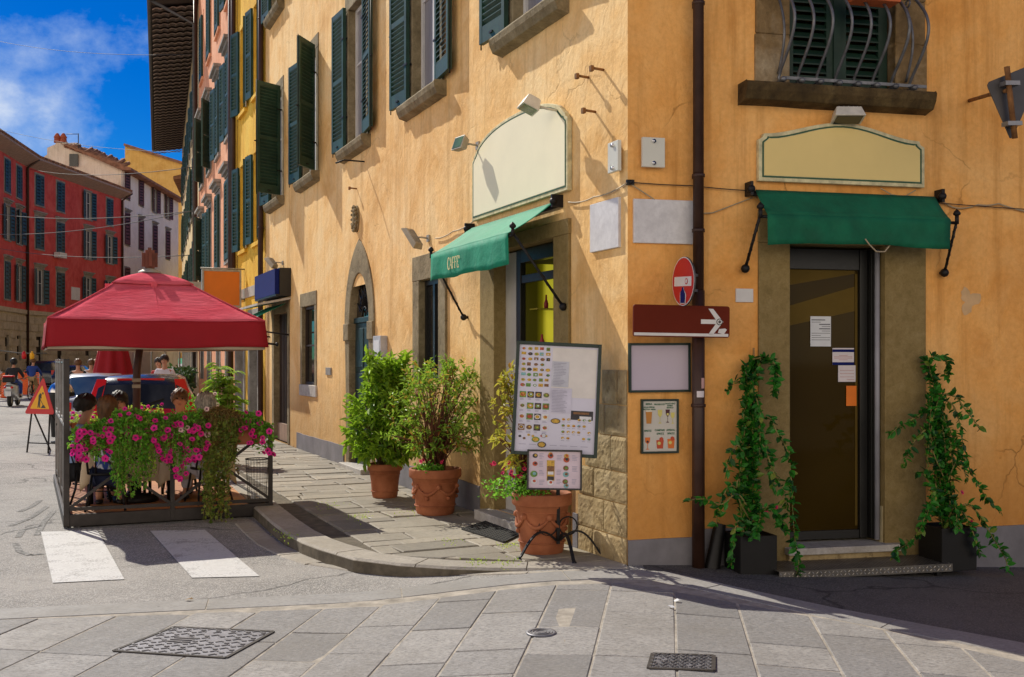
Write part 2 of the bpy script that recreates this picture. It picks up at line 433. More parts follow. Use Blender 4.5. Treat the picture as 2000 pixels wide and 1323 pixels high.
RUBBER = mk('black_rubber', (.014,.014,.014), .75, .3, 12, .2)
CHROME = mk('chrome', (.65,.65,.66), .15, .1, 5, 0, metal=1.0)
CARRED = mk('red_car_paint', (.50,.012,.014), .25, .06, 2, 0, coat=.8)
CARBLK = mk('black_car_paint', (.02,.021,.024), .22, .2, 2, 0, coat=.8)
CARBLU = mk('dark_blue_car_paint', (.012,.016,.035), .25, .2, 2, 0, coat=.8)
CARSIL = mk('silver_car_paint', (.44,.46,.48), .3, .1, 2, 0, metal=.5, coat=.6)
TAILL = flat('red_tail_light', (.60,.015,.012), .2)
LEAF_BUSH = leaf_mat('glossy_shrub_leaf', (.045,.14,.012), (.34,.54,.035), .40)
LEAF_NAN = leaf_mat('nandina_leaf', (.06,.17,.02), (.32,.50,.05), .40, (.60,.14,.05), .17)
LEAF_YEL = leaf_mat('yellow_nandina_leaf', (.20,.27,.03), (.52,.46,.06), .42, (.55,.2,.05), .12)
LEAF_PET = leaf_mat('petunia_leaf', (.04,.19,.015), (.26,.56,.05), .40)
LEAF_LIME = leaf_mat('lime_leaf', (.14,.32,.02), (.52,.70,.08), .42)
LEAF_IVY = leaf_mat('ivy_leaf', (.06,.12,.018), (.30,.36,.06), .34, (.26,.12,.04), .2)
LEAF_BRN = leaf_mat('bronze_leaf', (.10,.06,.018), (.32,.20,.05), .3)
LEAF_VINE = leaf_mat('dark_vine_leaf', (.003,.03,.004), (.042,.26,.018), .2, (.30,.34,.05), .06)
LEAF_PALM = leaf_mat('palm_leaf', (.09,.22,.02), (.36,.54,.06), .42)
HEDGE = leaf_mat('hedge_leaf', (.012,.04,.01), (.06,.13,.03), .2)
STEM = mk('woody_stem', (.16,.10,.045), .8, .3, 12, .3)
STEMG = mk('vine_stem', (.24,.20,.06), .7, .3, 12, .2)
STEMR = mk('red_cane', (.15,.055,.028), .7, .3, 12, .2)
PETAL = leaf_mat('magenta_petal', (.74,.008,.20), (.92,.03,.36), .32, rough=.7)
PETALD = flat('flower_throat', (.14,.008,.07), .7)
PETALW = leaf_mat('pale_pink_petal', (.75,.42,.42), (.88,.66,.60), .28)
PETALR = leaf_mat('red_petal', (.62,.01,.045), (.85,.05,.16), .25)
SKIN = mk('skin', (.50,.255,.165), .6, .1, 6, .08, 60, .002)
SKIN_D = mk('sunburnt_skin', (.46,.19,.11), .6, .1, 6, .08, 60, .002)
EYEM = flat('eye', (.03,.02,.015), .2)
LIP = flat('lips', (.36,.11,.09), .5)
HAIR_BR = mk('chestnut_hair', (.135,.060,.022), .5, .5, 3, .5, 30, .01, stretch=(14,14,1.5))
HAIR_DK = mk('dark_hair', (.022,.013,.010), .5, .5, 3, .5, 30, .01, stretch=(14,14,1.5))
HAIR_WH = mk('grey_white_hair', (.33,.29,.24), .7, .65, 3, .9, 30, .02, stretch=(14,14,1.5))
# ---------------------------------------------------------------- ground
def axis_vals(lim, fine, step):
    out = [-v for v in lim] + [fine[0] + i*step for i in range(int((fine[1]-fine[0])/step)+1)] + list(lim)
    return sorted(set(round(v, 4) for v in out))
xs = axis_vals([600, 200, 80, 40, 20, 12], (-9, 9), .25); ys = axis_vals([600, 200, 80, 40, 20], (-9, 19), .4)
g = MB(); nx = len(xs)
g.add([(x, y, gz(x, y)) for y in ys for x in xs],
      [(j*nx+i, j*nx+i+1, (j+1)*nx+i+1, (j+1)*nx+i) for j in range(len(ys)-1) for i in range(nx-1)], 0, True)
road = g.build('road', asphalt('asphalt', 2.6)); tag(road, kind='structure')

mb = MB(); P = [(1.02, 8.02), (1.17, 7.90), (2.18, 6.94), (3.07, 6.27), (6.5, 3.87), (7.9, 3.9), (7.9, 9.8), (1.02, 8.24)]
mb.add([(x, y, gz(x, y)+.004) for x, y in P], [tuple(range(len(P)))]); tag(mb.build('road', asphalt('shaded_asphalt', 1.05)), kind='structure')  # darker sheet before the front, its shade put into the asphalt colour
# zebra stripes, worn paint laid on the asphalt
def zmark(s):
    v = s.co(); n1 = s.noise(v, 3.5, 9, .72); n2 = s.noise(v, 60, 4, .7)
    c = s.ramp(n1, [(.3, (.46,.455,.44)), (.6, (.66,.66,.65))])
    wear = s.ramp(s.math('ADD', s.math('MULTIPLY', n1, .6), s.math('MULTIPLY', n2, .4)), [(.50, 0), (.60, .85)])
    c = s.mix(wear, c, (.24,.23,.22)); s.bsdf(c, .75, s.bump(n2, .4, .005))
ZEB = flags('worn_road_paint', zmark)
def patch(name, pts, mat, lift=.005, n=10, label=None):
    """a quad sheet lying on the ground (corners in picture order)"""
    P = [Gp(*p) for p in pts]; m = MB()
    vs = []
    for j in range(n+1):
        for i in range(n+1):
            a = P[0].lerp(P[1], i/n); b = P[3].lerp(P[2], i/n); q = a.lerp(b, j/n); vs.append((q.x, q.y, gz(q.x, q.y) + lift))
    m.add(vs, [(j*(n+1)+i, (j+1)*(n+1)+i, (j+1)*(n+1)+i+1, j*(n+1)+i+1) for j in range(n) for i in range(n)], 0, True)
    return tag(m.build(name, mat), kind='structure')
for q in ([(80,1040),(190,1037),(243,1133),(103,1140)], [(293,1038),(400,1036),(507,1127),(375,1130)]):
    patch('road_marking', q, ZEB, .006)
SCUFF = flags('chalky_scuff', lambda s: s.bsdf(s.ramp(s.noise(s.co(), 30, 5, .7), [(.4, (.09,.088,.082)), (.7, (.42,.41,.39))]), .9))
for pts in ([(35,1050),(45,1035),(78,1028)], [(30,1062),(38,1078),(60,1085),(84,1082)], [(20,1028),(60,1012),(92,990)], [(38,1000),(62,990),(78,978)], [(72,1046),(86,1020),(104,1000)]):
    P = [Gp(*p) for p in pts]; m = MB()
    for a, b in zip(P, P[1:]):
        d = (b-a).normalized(); nn = V((-d.y, d.x, 0)) * .03; z = V((0,0,.004))
        m.quad(a-nn+z, b-nn+z, b+nn+z, a+nn+z)
    tag(m.build('road_marking', SCUFF), kind='structure')

# ---- foreground paving of split stone slabs
PAVE = paving('grey_stone_slab', (.325,.315,.305), .27, .85, .9)
PAVE_E = paving('pale_granite_edging', (.36,.35,.335), .08, .6, .3)
MORTAR = mk('sandy_joint', (.40,.36,.30), .95, .4, 9, .5, 60, .006)
BND = [(-9, 6.35), (-3.5, 7.19), (-.94, 7.74), (.736, 7.96), (1.17, 7.93), (2.18, 6.97), (3.07, 6.3), (6.5, 3.9)]
poly_pave = BND + [(6.5, -4), (-9, -4)]
g = MB()
xs2 = [-9 + .31*i for i in range(51)]
rows = []
for x in xs2:
    for i in range(len(BND)-1):
        if BND[i][0] <= x <= BND[i+1][0]:
            t = (x-BND[i][0])/(BND[i+1][0]-BND[i][0]); yb = BND[i][1]+(BND[i+1][1]-BND[i][1])*t
    rows.append([(x, -4+(yb-.004+4)*j/30.) for j in range(31)])
g.add([(x, y, gz(x, y)+.0115) for r in rows for x, y in r],
      [(i*31+j, (i+1)*31+j, (i+1)*31+j+1, i*31+j+1) for i in range(len(rows)-1) for j in range(30)], 0, True)
tag(g.build('pavement', MORTAR), kind='structure')

def slabs(mb, quads, lines, gap, top, zf, m=0, jit=.003, thick=.05, ch=.006):
    for q in quads:
        p = clip(q, lines)
        if len(p) < 3: continue
        p = inset_poly(p, gap)
        if len(p) < 3: continue
        ar = abs(sum(p[i][0]*p[(i+1)%len(p)][1]-p[(i+1)%len(p)][0]*p[i][1] for i in range(len(p))))/2
        if ar < .004: continue
        t = inset_poly(p, ch)
        if len(t) != len(p): t = p
        dz = rnd.uniform(-jit, jit); tx, ty = rnd.uniform(-jit, jit)*1.2, rnd.uniform(-jit, jit)*1.2
        cx = sum(a[0] for a in p)/len(p); cy = sum(a[1] for a in p)/len(p)
        z = lambda a: zf(a[0], a[1]) + top + dz + (a[0]-cx)*tx*2 + (a[1]-cy)*ty*2
        n = len(p)
        vs = [(a[0], a[1], z(a)) for a in t] + [(a[0], a[1], z(a)-ch*.8) for a in p] + [(a[0], a[1], z(a)-thick) for a in p]
        if len(t) == len(p):
            mb.add(vs, [tuple(range(n))] + [(i+n, (i+1)%n+n, (i+1)%n, i) for i in range(n)] + [(i+2*n, (i+1)%n+2*n, (i+1)%n+n, i+n) for i in range(n)], m)
inner = lines_of(poly_pave, .34)
R8 = radians(-8.4); cr, sr = cos(R8), sin(R8)
def rot8(p): return (p[0]*cr - p[1]*sr, p[0]*sr + p[1]*cr)
quads = []; u = -10.5
while u < 8:
    wd = rnd.choice([.38, .41, .44, .47]); vv = -6 + rnd.random()*.8
    while vv < 9.5:
        ln = rnd.choice([.45, .6, .72, .85, 1.0])
        quads.append([rot8(p) for p in ((u, vv), (u+wd, vv+rnd.uniform(-.006,.006)), (u+wd, vv+ln), (u, vv+ln))])
        vv += ln
    u += wd
quads = [q for q in quads if min(p[1] for p in q) > 1.5 or True]
mb = MB(); slabs(mb, quads, inner, .007, .016, gz, ch=.004, jit=.002)
paving_o = tag(mb.build('pavement', PAVE), kind='structure')
# edging stones along the curved boundary
def edging(pts, wd, ln, mb, gap, top, zf, side=1, thick=.05, ch=.008):
    # pts polyline; stones laid along it on its inner side
    acc = []; 
    for a, b in zip(pts, pts[1:]):
        n = max(1, int((V(b)-V(a)).length/.12)); acc += [V(a).lerp(V(b), i/n) for i in range(n)]
    acc.append(V(pts[-1]))
    ins = []
    for i, p in enumerate(acc):
        d = (acc[min(i+1, len(acc)-1)] - acc[max(i-1, 0)]).normalized(); ins.append(p + V((-d.y, d.x))*wd*side)
    i = 0
    while i < len(acc)-1:
        j = i; L = 0; tgt = ln*rnd.uniform(.8, 1.25)
        while j < len(acc)-1 and L < tgt: L += (acc[j+1]-acc[j]).length; j += 1
        A_ = acc[i:j+1]; B_ = ins[i:j+1]; dz = rnd.uniform(-.002, .002)
        def sh(p, q, k): return p.lerp(q, min(.5, k/max((q-p).length, 1e-6)))
        A2 = [sh(a, b, gap) for a, b in zip(A_, B_)]; B2 = [sh(b, a, gap) for a, b in zip(A_, B_)]
        A2[0] = sh(A2[0], A2[1], gap); B2[0] = sh(B2[0], B2[1], gap); A2[-1] = sh(A2[-1], A2[-2], gap); B2[-1] = sh(B2[-1], B2[-2], gap)
        pol = A2 + B2[::-1]; n = len(pol); k = len(A2)
        zz = lambda p: zf(p.x, p.y) + top + dz
        cen = sum(pol, V((0,0)))/n
        vs = [(*p.lerp(cen, .0).lerp(q, ch/ max(wd, .01)), 0) for p, q in zip(pol, B2+A2[::-1])]
        vs = [(x, y, zf(x, y)+top+dz) for x, y, _ in vs] + [(p.x, p.y, zz(p)-ch) for p in pol] + [(p.x, p.y, zz(p)-thick) for p in pol]
        fs = [(q, q+1, n-2-q, n-1-q) for q in range(k-1)]
        fs += [(q+n, (q+1)%n+n, (q+1)%n, q) for q in range(n)] + [(q+2*n, (q+1)%n+2*n, (q+1)%n+n, q+n) for q in range(n)]
        mb.add(vs, fs, 0)
        i = j
mb = MB(); edging([V(p) for p in BND], .335, 1.25, mb, .005, .016, gz, side=-1)
tag(mb.build('pavement', PAVE_E), kind='structure')

# ---- raised footway along the street wall
FLAG = paving('worn_flagstone', (.335,.305,.25), .28, .5, .6, .8)
KERB = paving('kerb_stone', (.42,.385,.33), .12, .6, .5, .8)
def along(s, o): p = CORNER + DL*s + NL*o; return V((p.x, p.y))
def wz(x, y): return .0
kp = [along(46, 1.92), along(22, 1.92), along(10, 1.93)] + [V(Gp(px, py, 0)[:2]) for px, py in ((530,1022),(556,1042),(590,1060),(622,1072),(690,1092),(780,1103),(870,1109),(965,1112),(1060,1113),(1130,1112))] + [V((.90, 8.06))]
base = MB(); wl = [along(46, 0), along(0, 0)]
pl = kp + [wl[1], wl[0]]
base.slab([(p.x, p.y) for p in pl][::-1], -.014, .16)
tag(base.build('sidewalk', mk('earthy_joint', (.13,.11,.08), .95, .4, 9, .5, 60, .006)), kind='structure')
kin = [p for p in kp]
ql = []
s = -.5
while s < 24:
    dp = rnd.choice([.24, .3, .36, .42]); o = -rnd.random()*.5
    while o < 2.6:
        ln = rnd.choice([.4, .55, .7, .9]); sk = rnd.uniform(-.03, .03)
        ql.append([tuple(along(s+sk*.4, o)), tuple(along(s, o+ln)), tuple(along(s+dp, o+ln+sk)), tuple(along(s+dp+sk*.3, o+sk))])
        o += ln
    s += dp
conv = [along(40, .012), along(40, 1.61)] + [along(10, 1.62)] + [V(Gp(px, py, 0)[:2]) for px, py in ((562,1000),(598,1026),(640,1052),(702,1074),(790,1090),(875,1097),(965,1099),(1060,1100))] + [V((.80, 8.16)), along(.1, .012)]
mb = MB(); slabs(mb, ql, lines_of([tuple(p) for p in conv]), .007, .004, wz, jit=.006, ch=.010)
tag(mb.build('sidewalk', FLAG), kind='structure')
mb = MB(); edging(kp[1:], .30, .95, mb, .005, .008, wz, side=1, thick=.17, ch=.018)
tag(mb.build('kerb', KERB), kind='structure')
# gutter stones at the foot of the kerb
gut = [V(Gp(px, py)[:2]) for px, py in ((500,1022),(520,1040),(548,1062),(590,1082),(640,1098))]
mb = MB(); edging(gut, .22, .6, mb, .006, .010, gz, side=-1, thick=.04)
tag(mb.build('kerb', KERB), kind='structure')
gut = [V(Gp(px, py)[:2]) for px, py in ((600,1104),(680,1116),(800,1122),(930,1125),(1060,1123),(1170,1118))]
mb = MB(); edging(gut, .10, 1.1, mb, .006, .008, gz, side=1, thick=.04)
tag(mb.build('kerb', KERB), kind='structure')
# far footway on the other side of the street
m = MB(); m.slab([(-31.2, 30), (-24, 30), (-27.5, 62), (-30.5, 90), (-33, 90)], .02, .2)
tag(m.build('sidewalk', KERB), kind='structure')

# ---------------------------------------------------------------- wall, window and shutter builders
def wall_face(mb, x0, x1, z0, z1, ops, m=0, reveal=.0):
    X = sorted(set([x0, x1] + [v for o in ops for v in o[:2] if x0 < v < x1])); Z = sorted(set([z0, z1] + [v for o in ops for v in o[2:4] if z0 < v < z1]))
    for i in range(len(X)-1):
        for j in range(len(Z)-1):
            cx, cz = (X[i]+X[i+1])/2, (Z[j]+Z[j+1])/2
            if any(o[0] < cx < o[1] and o[2] < cz < o[3] for o in ops): continue
            mb.quad((X[i],0,Z[j]), (X[i+1],0,Z[j]), (X[i+1],0,Z[j+1]), (X[i],0,Z[j+1]), m)
    for o in ops:
        d = o[4] if len(o) > 4 else reveal
        if d:
            a, b, c, e = o[:4]
            mb.quad((a,0,c),(a,d,c),(a,d,e),(a,0,e), m); mb.quad((b,0,e),(b,d,e),(b,d,c),(b,0,c), m)
            mb.quad((a,0,e),(a,d,e),(b,d,e),(b,0,e), m); mb.quad((a,0,c),(b,0,c),(b,d,c),(a,d,c), m)

def shutter(parent, T, hx, z0, w, h, sign, ang, mat, slats=26, hy=-.055, panel=True, name='shutter', thick=.05, iron=True):
    d = V((sign*cos(radians(ang)), -sin(radians(ang)), 0)); y = V((0,0,1)).cross(d)
    M = Matrix(((d.x, y.x, 0, hx), (d.y, y.y, 0, hy), (0, 0, 1, z0), (0,0,0,1)))
    mb = MB(T @ M); t = thick/2; st = min(.06, w*.14)
    mb.box(0, st, -t, t, 0, h); mb.box(w-st, w, -t, t, 0, h)
    pb = .16*h/2 if panel else .08
    mb.box(st, w-st, -t+.002, t-.002, 0, pb); mb.box(st, w-st, -t+.002, t-.002, h-.08, h)
    zs, ze = pb+.004, h-.084; mid = slats > 14
    if mid: mb.box(st, w-st, -t+.003, t-.003, h*.5-.035, h*.5+.035)
    n = slats; p = (ze-zs)/n
    for i in range(n):
        zc = zs + p*(i+.5)
        if mid and abs(zc-h*.5) < .03: continue
        a = -p*.46
        e_ = min(.010, p*.2)
        mb.add([(st,-t*.85,zc+a),(w-st,-t*.85,zc+a),(w-st,-t*.85,zc+a+e_),(st,-t*.85,zc+a+e_),
                (st,t*.85,zc-a-e_),(w-st,t*.85,zc-a-e_),(w-st,t*.85,zc-a),(st,t*.85,zc-a)],
               [(0,1,2,3),(7,6,5,4),(3,2,6,7),(0,4,5,1)])
    mb.quad((st,t*.3,pb),(w-st,t*.3,pb),(w-st,t*.3,h-.08),(st,t*.3,h-.08), 1) if slats < 12 else None
    if iron:
        for zz in (.22*h, .78*h): mb.box(-.035, .09, -t-.008, -t+.001, zz-.012, zz+.012, 1); mb.box(-.035, .09, t-.001, t+.008, zz-.012, zz+.012, 1)
        mb.box(w*.44, w*.56, t-.001, t+.012, .05, .07, 1); mb.tube([(w+.004, 0, -.05), (w+.004, 0, h+.02)], .008, 5, 1)
        mb.box(w-.01, w+.05, -.01, .01, h*.45, h*.45+.02, 1)
    return mb.build(name, [mat, IRON], parent)

def window(parent, T, x0, x1, z0, z1, depth=.16, frame_m=None, glass_m=None, mull=1, trans=(.62,), fw=.05, name='window'):
    """casement: frame (slot 0) and glass (slot 1) in one part"""
    mb = MB(T); f = fw; y0, y1 = depth-.05, depth
    mb.box(x0, x0+f, y0, y1, z0, z1); mb.box(x1-f, x1, y0, y1, z0, z1)
    mb.box(x0+f, x1-f, y0, y1, z0, z0+f); mb.box(x0+f, x1-f, y0, y1, z1-f, z1)
    for i in range(mull):
        c = x0 + (x1-x0)*(i+1)/(mull+1); mb.box(c-f*.55, c+f*.55, y0-.006, y1-.006, z0+f, z1-f)
    for t in trans:
        c = z0 + (z1-z0)*t; mb.box(x0+f, x1-f, y0+.008, y1-.01, c-.014, c+.014)
    mb.quad((x0+f,y1-.02,z0+f),(x1-f,y1-.02,z0+f),(x1-f,y1-.02,z1-f),(x0+f,y1-.02,z1-f), 1)
    return mb.build(name, [frame_m or WHITEF, glass_m or GLASS], parent)

def surround(parent, T, x0, x1, z0, z1, w, depth, mat, proud=.014, sill=None, name='surround', top=None, bevel=.006):
    mb = MB(T); tp = top or w
    mb.box(x0-w, x0, -proud, depth, z0, z1); mb.box(x1, x1+w, -proud, depth, z0, z1)
    mb.box(x0-w-.004, x1+w+.004, -proud-.003, depth, z1+.001, z1+tp)
    return mb.build(name, mat, parent, bevel=bevel)
def sill(parent, T, x0, x1, z, h, out, depth, mat, name='sill'):
    mb = MB(T)
    n = 12; pts = [(x0+(x1-x0)*i/n) for i in range(n+1)]
    prof = [(-out, z-.02), (-out+.01, z-h*.45), (-out*.72, z-h*.85), (-.01, z-h), (depth, z-h), (depth, z), (-out+.012, z)]
    k = len(prof); vs = []
    for x in pts:
        j = rnd.uniform(-.006, .006)
        for y, zz in prof: vs.append((x, y+(j if y < 0 else 0), zz+j*.5))
    fs = [(i*k+a, (i+1)*k+a, (i+1)*k+(a+1)%k, i*k+(a+1)%k) for i in range(n) for a in range(k)]
    fs += [tuple(range(k-1, -1, -1)), tuple(range(n*k, n*k+k))]
    mb.add(vs, [f[::-1] for f in fs])
    return mb.build(name, mat, parent, bevel=.005)

# ---------------------------------------------------------------- ochre corner building
BLD = thing('corner_building', 'ochre plastered corner building with dark green shutters and stone door surrounds', 'building', CORNER)
LEN_L, LEN_R, HH = 15.2, 12.0, 12.5
WCX = [-1.74, -4.84, -7.94, -11.04, -13.95]; WZ0, WZ1, WW = 4.80, 6.95, 1.06
opsL = [(c-WW/2, c+WW/2, WZ0, WZ1) for c in WCX]
opsL += [(c-WW/2, c+WW/2, 8.60, 10.6) for c in WCX]
# cafe door
cd0, cd1 = Lp(970, 800)[0], Lp(1086, 800)[0]; CDZ = Lp(1030, 478)[1]
opsL.append((cd0, cd1, .10, CDZ))
# ground floor window, arched door, small window, shop door
gw0, gw1 = Lp(822, 640)[0], Lp(860, 640)[0]; gwz0, gwz1 = Lp(840, 742)[1], Lp(840, 545)[1]
opsL.append((gw0, gw1, gwz0, gwz1))
AC = -7.80; AH = .53; ASP = 2.16
opsL.append((AC-AH, AC+AH, .0, 2.70))
sw0, sw1 = Lp(591, 680)[0], Lp(615, 680)[0]; swz0, swz1 = Lp(603, 752)[1], Lp(603, 598)[1]
opsL.append((sw0, sw1, swz0, swz1))
sd0, sd1 = Lp(536, 700)[0], Lp(562, 700)[0]; sdz1 = Lp(550, 612)[1]
opsL.append((sd0, sd1, .02, sdz1))
mb = MB(FL); wall_face(mb, -LEN_L, 0, -.05, HH, opsL)
mb.build('wall', OCHRE, BLD)
# front wall
rd0, rd1 = Rp(1541, 800)[0], Rp(1726, 800)[0]; RDZ0, RDZ1 = Rp(1640, 1064)[1], Rp(1630, 478)[1]
rw0, rw1 = Rp(1541, 100)[0], Rp(1748, 100)[0]; RWZ0 = Rp(1640, 178)[1]; RWZ1 = RWZ0 + 2.0
opsR = [(rd0, rd1, RDZ0-.16, RDZ1), (rw0, rw1, RWZ0, RWZ1), (rw0+4.2, rw1+4.2, RWZ0, RWZ1)]
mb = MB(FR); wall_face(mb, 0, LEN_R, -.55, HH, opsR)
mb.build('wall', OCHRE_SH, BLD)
# hidden sides and roof
mb = MB(FL); mb.quad((-LEN_L,0,-.2),(-LEN_L,0,HH),(-LEN_L,9,HH),(-LEN_L,9,-.2))
pr = FL.inverted() @ (FR @ V((LEN_R, 0, 0))); pb = pr + V((-3.5, 8.5, 0))
mb.quad((pr.x,pr.y,-.6),(pr.x,pr.y,HH),(pb.x,pb.y,HH),(pb.x,pb.y,-.6)); mb.quad((pb.x,pb.y,-.6),(pb.x,pb.y,HH),(-LEN_L,9,HH),(-LEN_L,9,-.2))
mb.build('wall', OCHRE, BLD)
mb = MB(FL); e = .45
top = [(-LEN_L,-e), (.25,-e*1.1), (pr.x, pr.y-e*.9), (pb.x, pb.y), (-LEN_L, 9)]
apx = (-5, 5, HH+2.4); n = len(top)
mb.add([(x, y, HH+.16) for x, y in top] + [(x, y, HH) for x, y in top] + [apx], [(i, (i+1)%n, 2*n) for i in range(n)] + [(i+n, (i+1)%n+n, (i+1)%n, i) for i in range(n)] + [tuple(range(2*n-1, n-1, -1))])
mb.build('roof', ROOFT, BLD)
# plinths (grey paint band), interrupted by the openings
def plinth(T, x0, x1, z0, z1, out=.018, mat=PLINTH):
    m_ = MB(T); n = max(2, int((x1-x0)/.25)); 
    vs = []
    for i in range(n+1):
        x = x0+(x1-x0)*i/n; j = rnd.uniform(-.008, .008)
        vs += [(x, -out, z0), (x, -out, z1+j), (x, .02, z1+j)]
    m_.add(vs, [(i*3, i*3+3, i*3+4, i*3+1) for i in range(n)] + [(i*3+1, i*3+4, i*3+5, i*3+2) for i in range(n)])
    m_.quad((x0,-out,z0),(x0,-out,z1),(x0,.02,z1),(x0,.02,z0)); m_.quad((x1,-out,z0),(x1,.02,z0),(x1,.02,z1),(x1,-out,z1))
    m_.build('plinth', mat, BLD)
cq = Lp(1132, 900)[0]                                   # quoin of bare blocks begins here
for a, b in ((cd1+.36, cq-.01), (AC+AH+.36, cd0-.42), (sw1-1.4, AC-AH-.36), (-LEN_L, sd0-.26)):
    if b-a > .05: plinth(FL, a, b, -.04, .29)
plinth(FR, .0, Rp(1358,1000)[0], -.3, Rp(1300,1052)[1])
plinth(FR, Rp(1372,1000)[0], Rp(1480,1000)[0]-.004, -.5, .26); plinth(FR, Rp(1806,1000)[0]+.006, LEN_R, -.6, Rp(1960,1028)[1])
# bare block quoin at the corner
mb = MB(FL); zt = Lp(1205, 722)[1]; q = random.Random(3); z = -.04; row = 0
hs_ = [.30, .32, .30, .34, .30, .34]
tot = sum(hs_); hs_ = [h*(zt+.04)/tot for h in hs_]
for h in hs_:
    xl = cq + (Lp(1180, 900)[0]-cq)*min(1, max(0, (z-.5)/.7)) + q.uniform(-.03, .03)
    cut = [xl, xl*.45 + q.uniform(-.06, .06), .0] if row % 2 else [xl, xl*.68 + q.uniform(-.05, .05), 0.0]
    for a, b in zip(cut, cut[1:]):
        pr_ = q.uniform(.012, .020)
        nx_, nz_ = 14, 10; vs = []; fs = []
        x0_, x1_, z0_, z1_ = a+.004, b-.004 if b < 0 else b-.001, z+.004, z+h-.004
        for j in range(nz_+1):
            for i in range(nx_+1):
                ed = min(i, nx_-i, 1)*min(j, nz_-j, 1)
                vs.append((x0_+(x1_-x0_)*i/nx_, -(pr_+q.uniform(-.0022,.0022)) if ed else -.010, z0_+(z1_-z0_)*j/nz_))
        for j in range(nz_):
            for i in range(nx_): k = j*(nx_+1)+i; fs.append((k, k+1, k+nx_+2, k+nx_+1))
        mb.add(vs, fs, 0, False)
    z += h; row += 1
mb.build('quoin', BLOCK, BLD)

# first-floor windows with open louvred shutters
OPEN = [(176, 176), (175, 176), (176, 175), (172, 140), (172, 118)]
first = None
def upper_window(c, z0, z1, angs, w=WW, sh=.555):
    x0, x1 = c-w/2, c+w/2
    wn = window(BLD, FL, x0+.06, x1-.06, z0, z1-.04, .15, WHITEF, CURTAIN, 1, (.6,), .055)
    surround(wn, FL, x0+.06, x1-.06, z0, z1-.04, .19, .22, PIETRA, .010, top=.24)
    sill(wn, FL, x0-.2, x1+.2, z0-.003, .17, .15, .2, PIETRA)
    shutter(wn, FL, x0+.0, z0+.03, sh, z1-z0-.02, 1, angs[0], GREENSH, 30)
    shutter(wn, FL, x1-.0, z0+.03, sh, z1-z0-.02, -1, angs[1], GREENSH, 30)
    return wn
for c, a in zip(WCX, OPEN): upper_window(c, WZ0, WZ1, a)
for c in WCX: upper_window(c, 8.60, 10.6, (175, 176))

# ground-floor window with dark glass
wn = window(BLD, FL, gw0, gw1, gwz0, gwz1, .10, BLACKF, GLASSD, 1, (), .06)
surround(wn, FL, gw0, gw1, gwz0, gwz1, .24, .3, PIETRA, .03, top=.30)
# small barred window
wn = window(BLD, FL, sw0, sw1, swz0, swz1, .10, WOODD, GLASSD, 0, (.5,), .05)
surround(wn, FL, sw0, sw1, swz0, swz1, .15, .3, PIETRA, .012, top=.24)
mb = MB(FL); mb.box(sw0-.17, sw1+.17, -.03, .28, swz0-.20, swz0-.002); mb.build('sill', MARBLE_O, wn, bevel=.01)
# arched doorway
dr = MB(FL)
dr.box(AC-AH, AC+AH, .075, .11, .06, ASP)
for i in range(2):
    for j in range(3):
        xx = AC-AH+.06+i*.5; zz = .16+j*.67; dr.box(xx, xx+.42, .062, .078, zz, zz+.58)
dr.box(AC-AH, AC+AH, .05, .12, ASP+.002, ASP+.08)
door = dr.build('door', mk('dark_green_door', (.012,.035,.03), .45, .3, 5, .15), BLD, bevel=.006)
half_in = [(AC-AH, .0)] + [(AC-AH, ASP*.5)] + [(p[0], p[1]) for p in arc(AC, ASP, AH, pi, 0, 20, .72)] + [(AC+AH, ASP*.5), (AC+AH, 0)]
def pointed(c, hw, zs, za, n):
    hgt = za-zs; cc = (hgt*hgt - hw*hw)/(2*hw); R = hw+cc; aa = math.asin(hgt/R)
    L_ = [(c+cc-R*cos(aa*i/n), zs+R*sin(aa*i/n)) for i in range(n+1)]; Rr = [(2*c-p[0], p[1]) for p in L_[:-1]][::-1]
    return L_+Rr
half_out = [(AC-.72, .0), (AC-.72, ASP*.5)] + pointed(AC, .80, ASP, 3.38, 10) + [(AC+.72, ASP*.5), (AC+.72, 0)]
mb = MB(FL); mb.ring(half_out, half_in, -.022, .12, 0, closed=False)
for sg in (-1, 1): mb.box(AC+sg*.80, AC+sg*(AH-.02), -.045, .10, ASP-.26, ASP+.0)
# voussoir joints read as shallow cut ribs
mb.build('surround', PIETRA, door, bevel=.012)
mb = MB(FL)
mb.prism([(AC-AH, ASP+.08)] + arc(AC, ASP+.02, AH, pi, 0, 20, .70)[1:-1] + [(AC+AH, ASP+.08)], .098, .103, 1)
for i in range(7):
    a = pi*(i+1)/8; mb.tube([(AC+.12*cos(a), .075, ASP+.10+.1*sin(a)), (AC+.43*cos(a), .075, ASP+.06+.62*sin(a))], .012, 6)
    mb.tube([(AC+.27*cos(a)+.05*cos(t), .075, ASP+.08+.36*sin(a)+.05*sin(t)) for t in [k*pi/5 for k in range(10)]], .008, 5)
mb.tube([(AC+.13*cos(a), .075, ASP+.10+.13*sin(a)) for a in [pi*k/10 for k in range(11)]], .012, 6)
mb.build('fanlight_grille', [IRON, GLASSD], door)
mb = MB(FL); mb.box(AC-.62, AC+.62, -.16, .3, -.02, .07); mb.build('threshold', MARBLE_O, door, bevel=.01)
# shop door under the blue sign
mb = MB(FL); mb.box(sd0, sd1, .11, .14, .36, sdz1)
for i in range(9): xx = sd0+.04+(sd1-sd0-.08)*i/8.5; mb.box(xx, xx+.03, .096, .112, .37, sdz1-.02)
door2 = mb.build('door', WOODD, BLD)
mb = MB(FL); mb.box(sd0, sd1, .06, .16, .02, .355); mb.build('bottom_panel', mk('pinkish_board', (.34,.22,.15), .7, .3, 4, .2), door2)
surround(door2, FL, sd0, sd1, .02, sdz1, .20, .3, PIETRA, .014, top=.26)

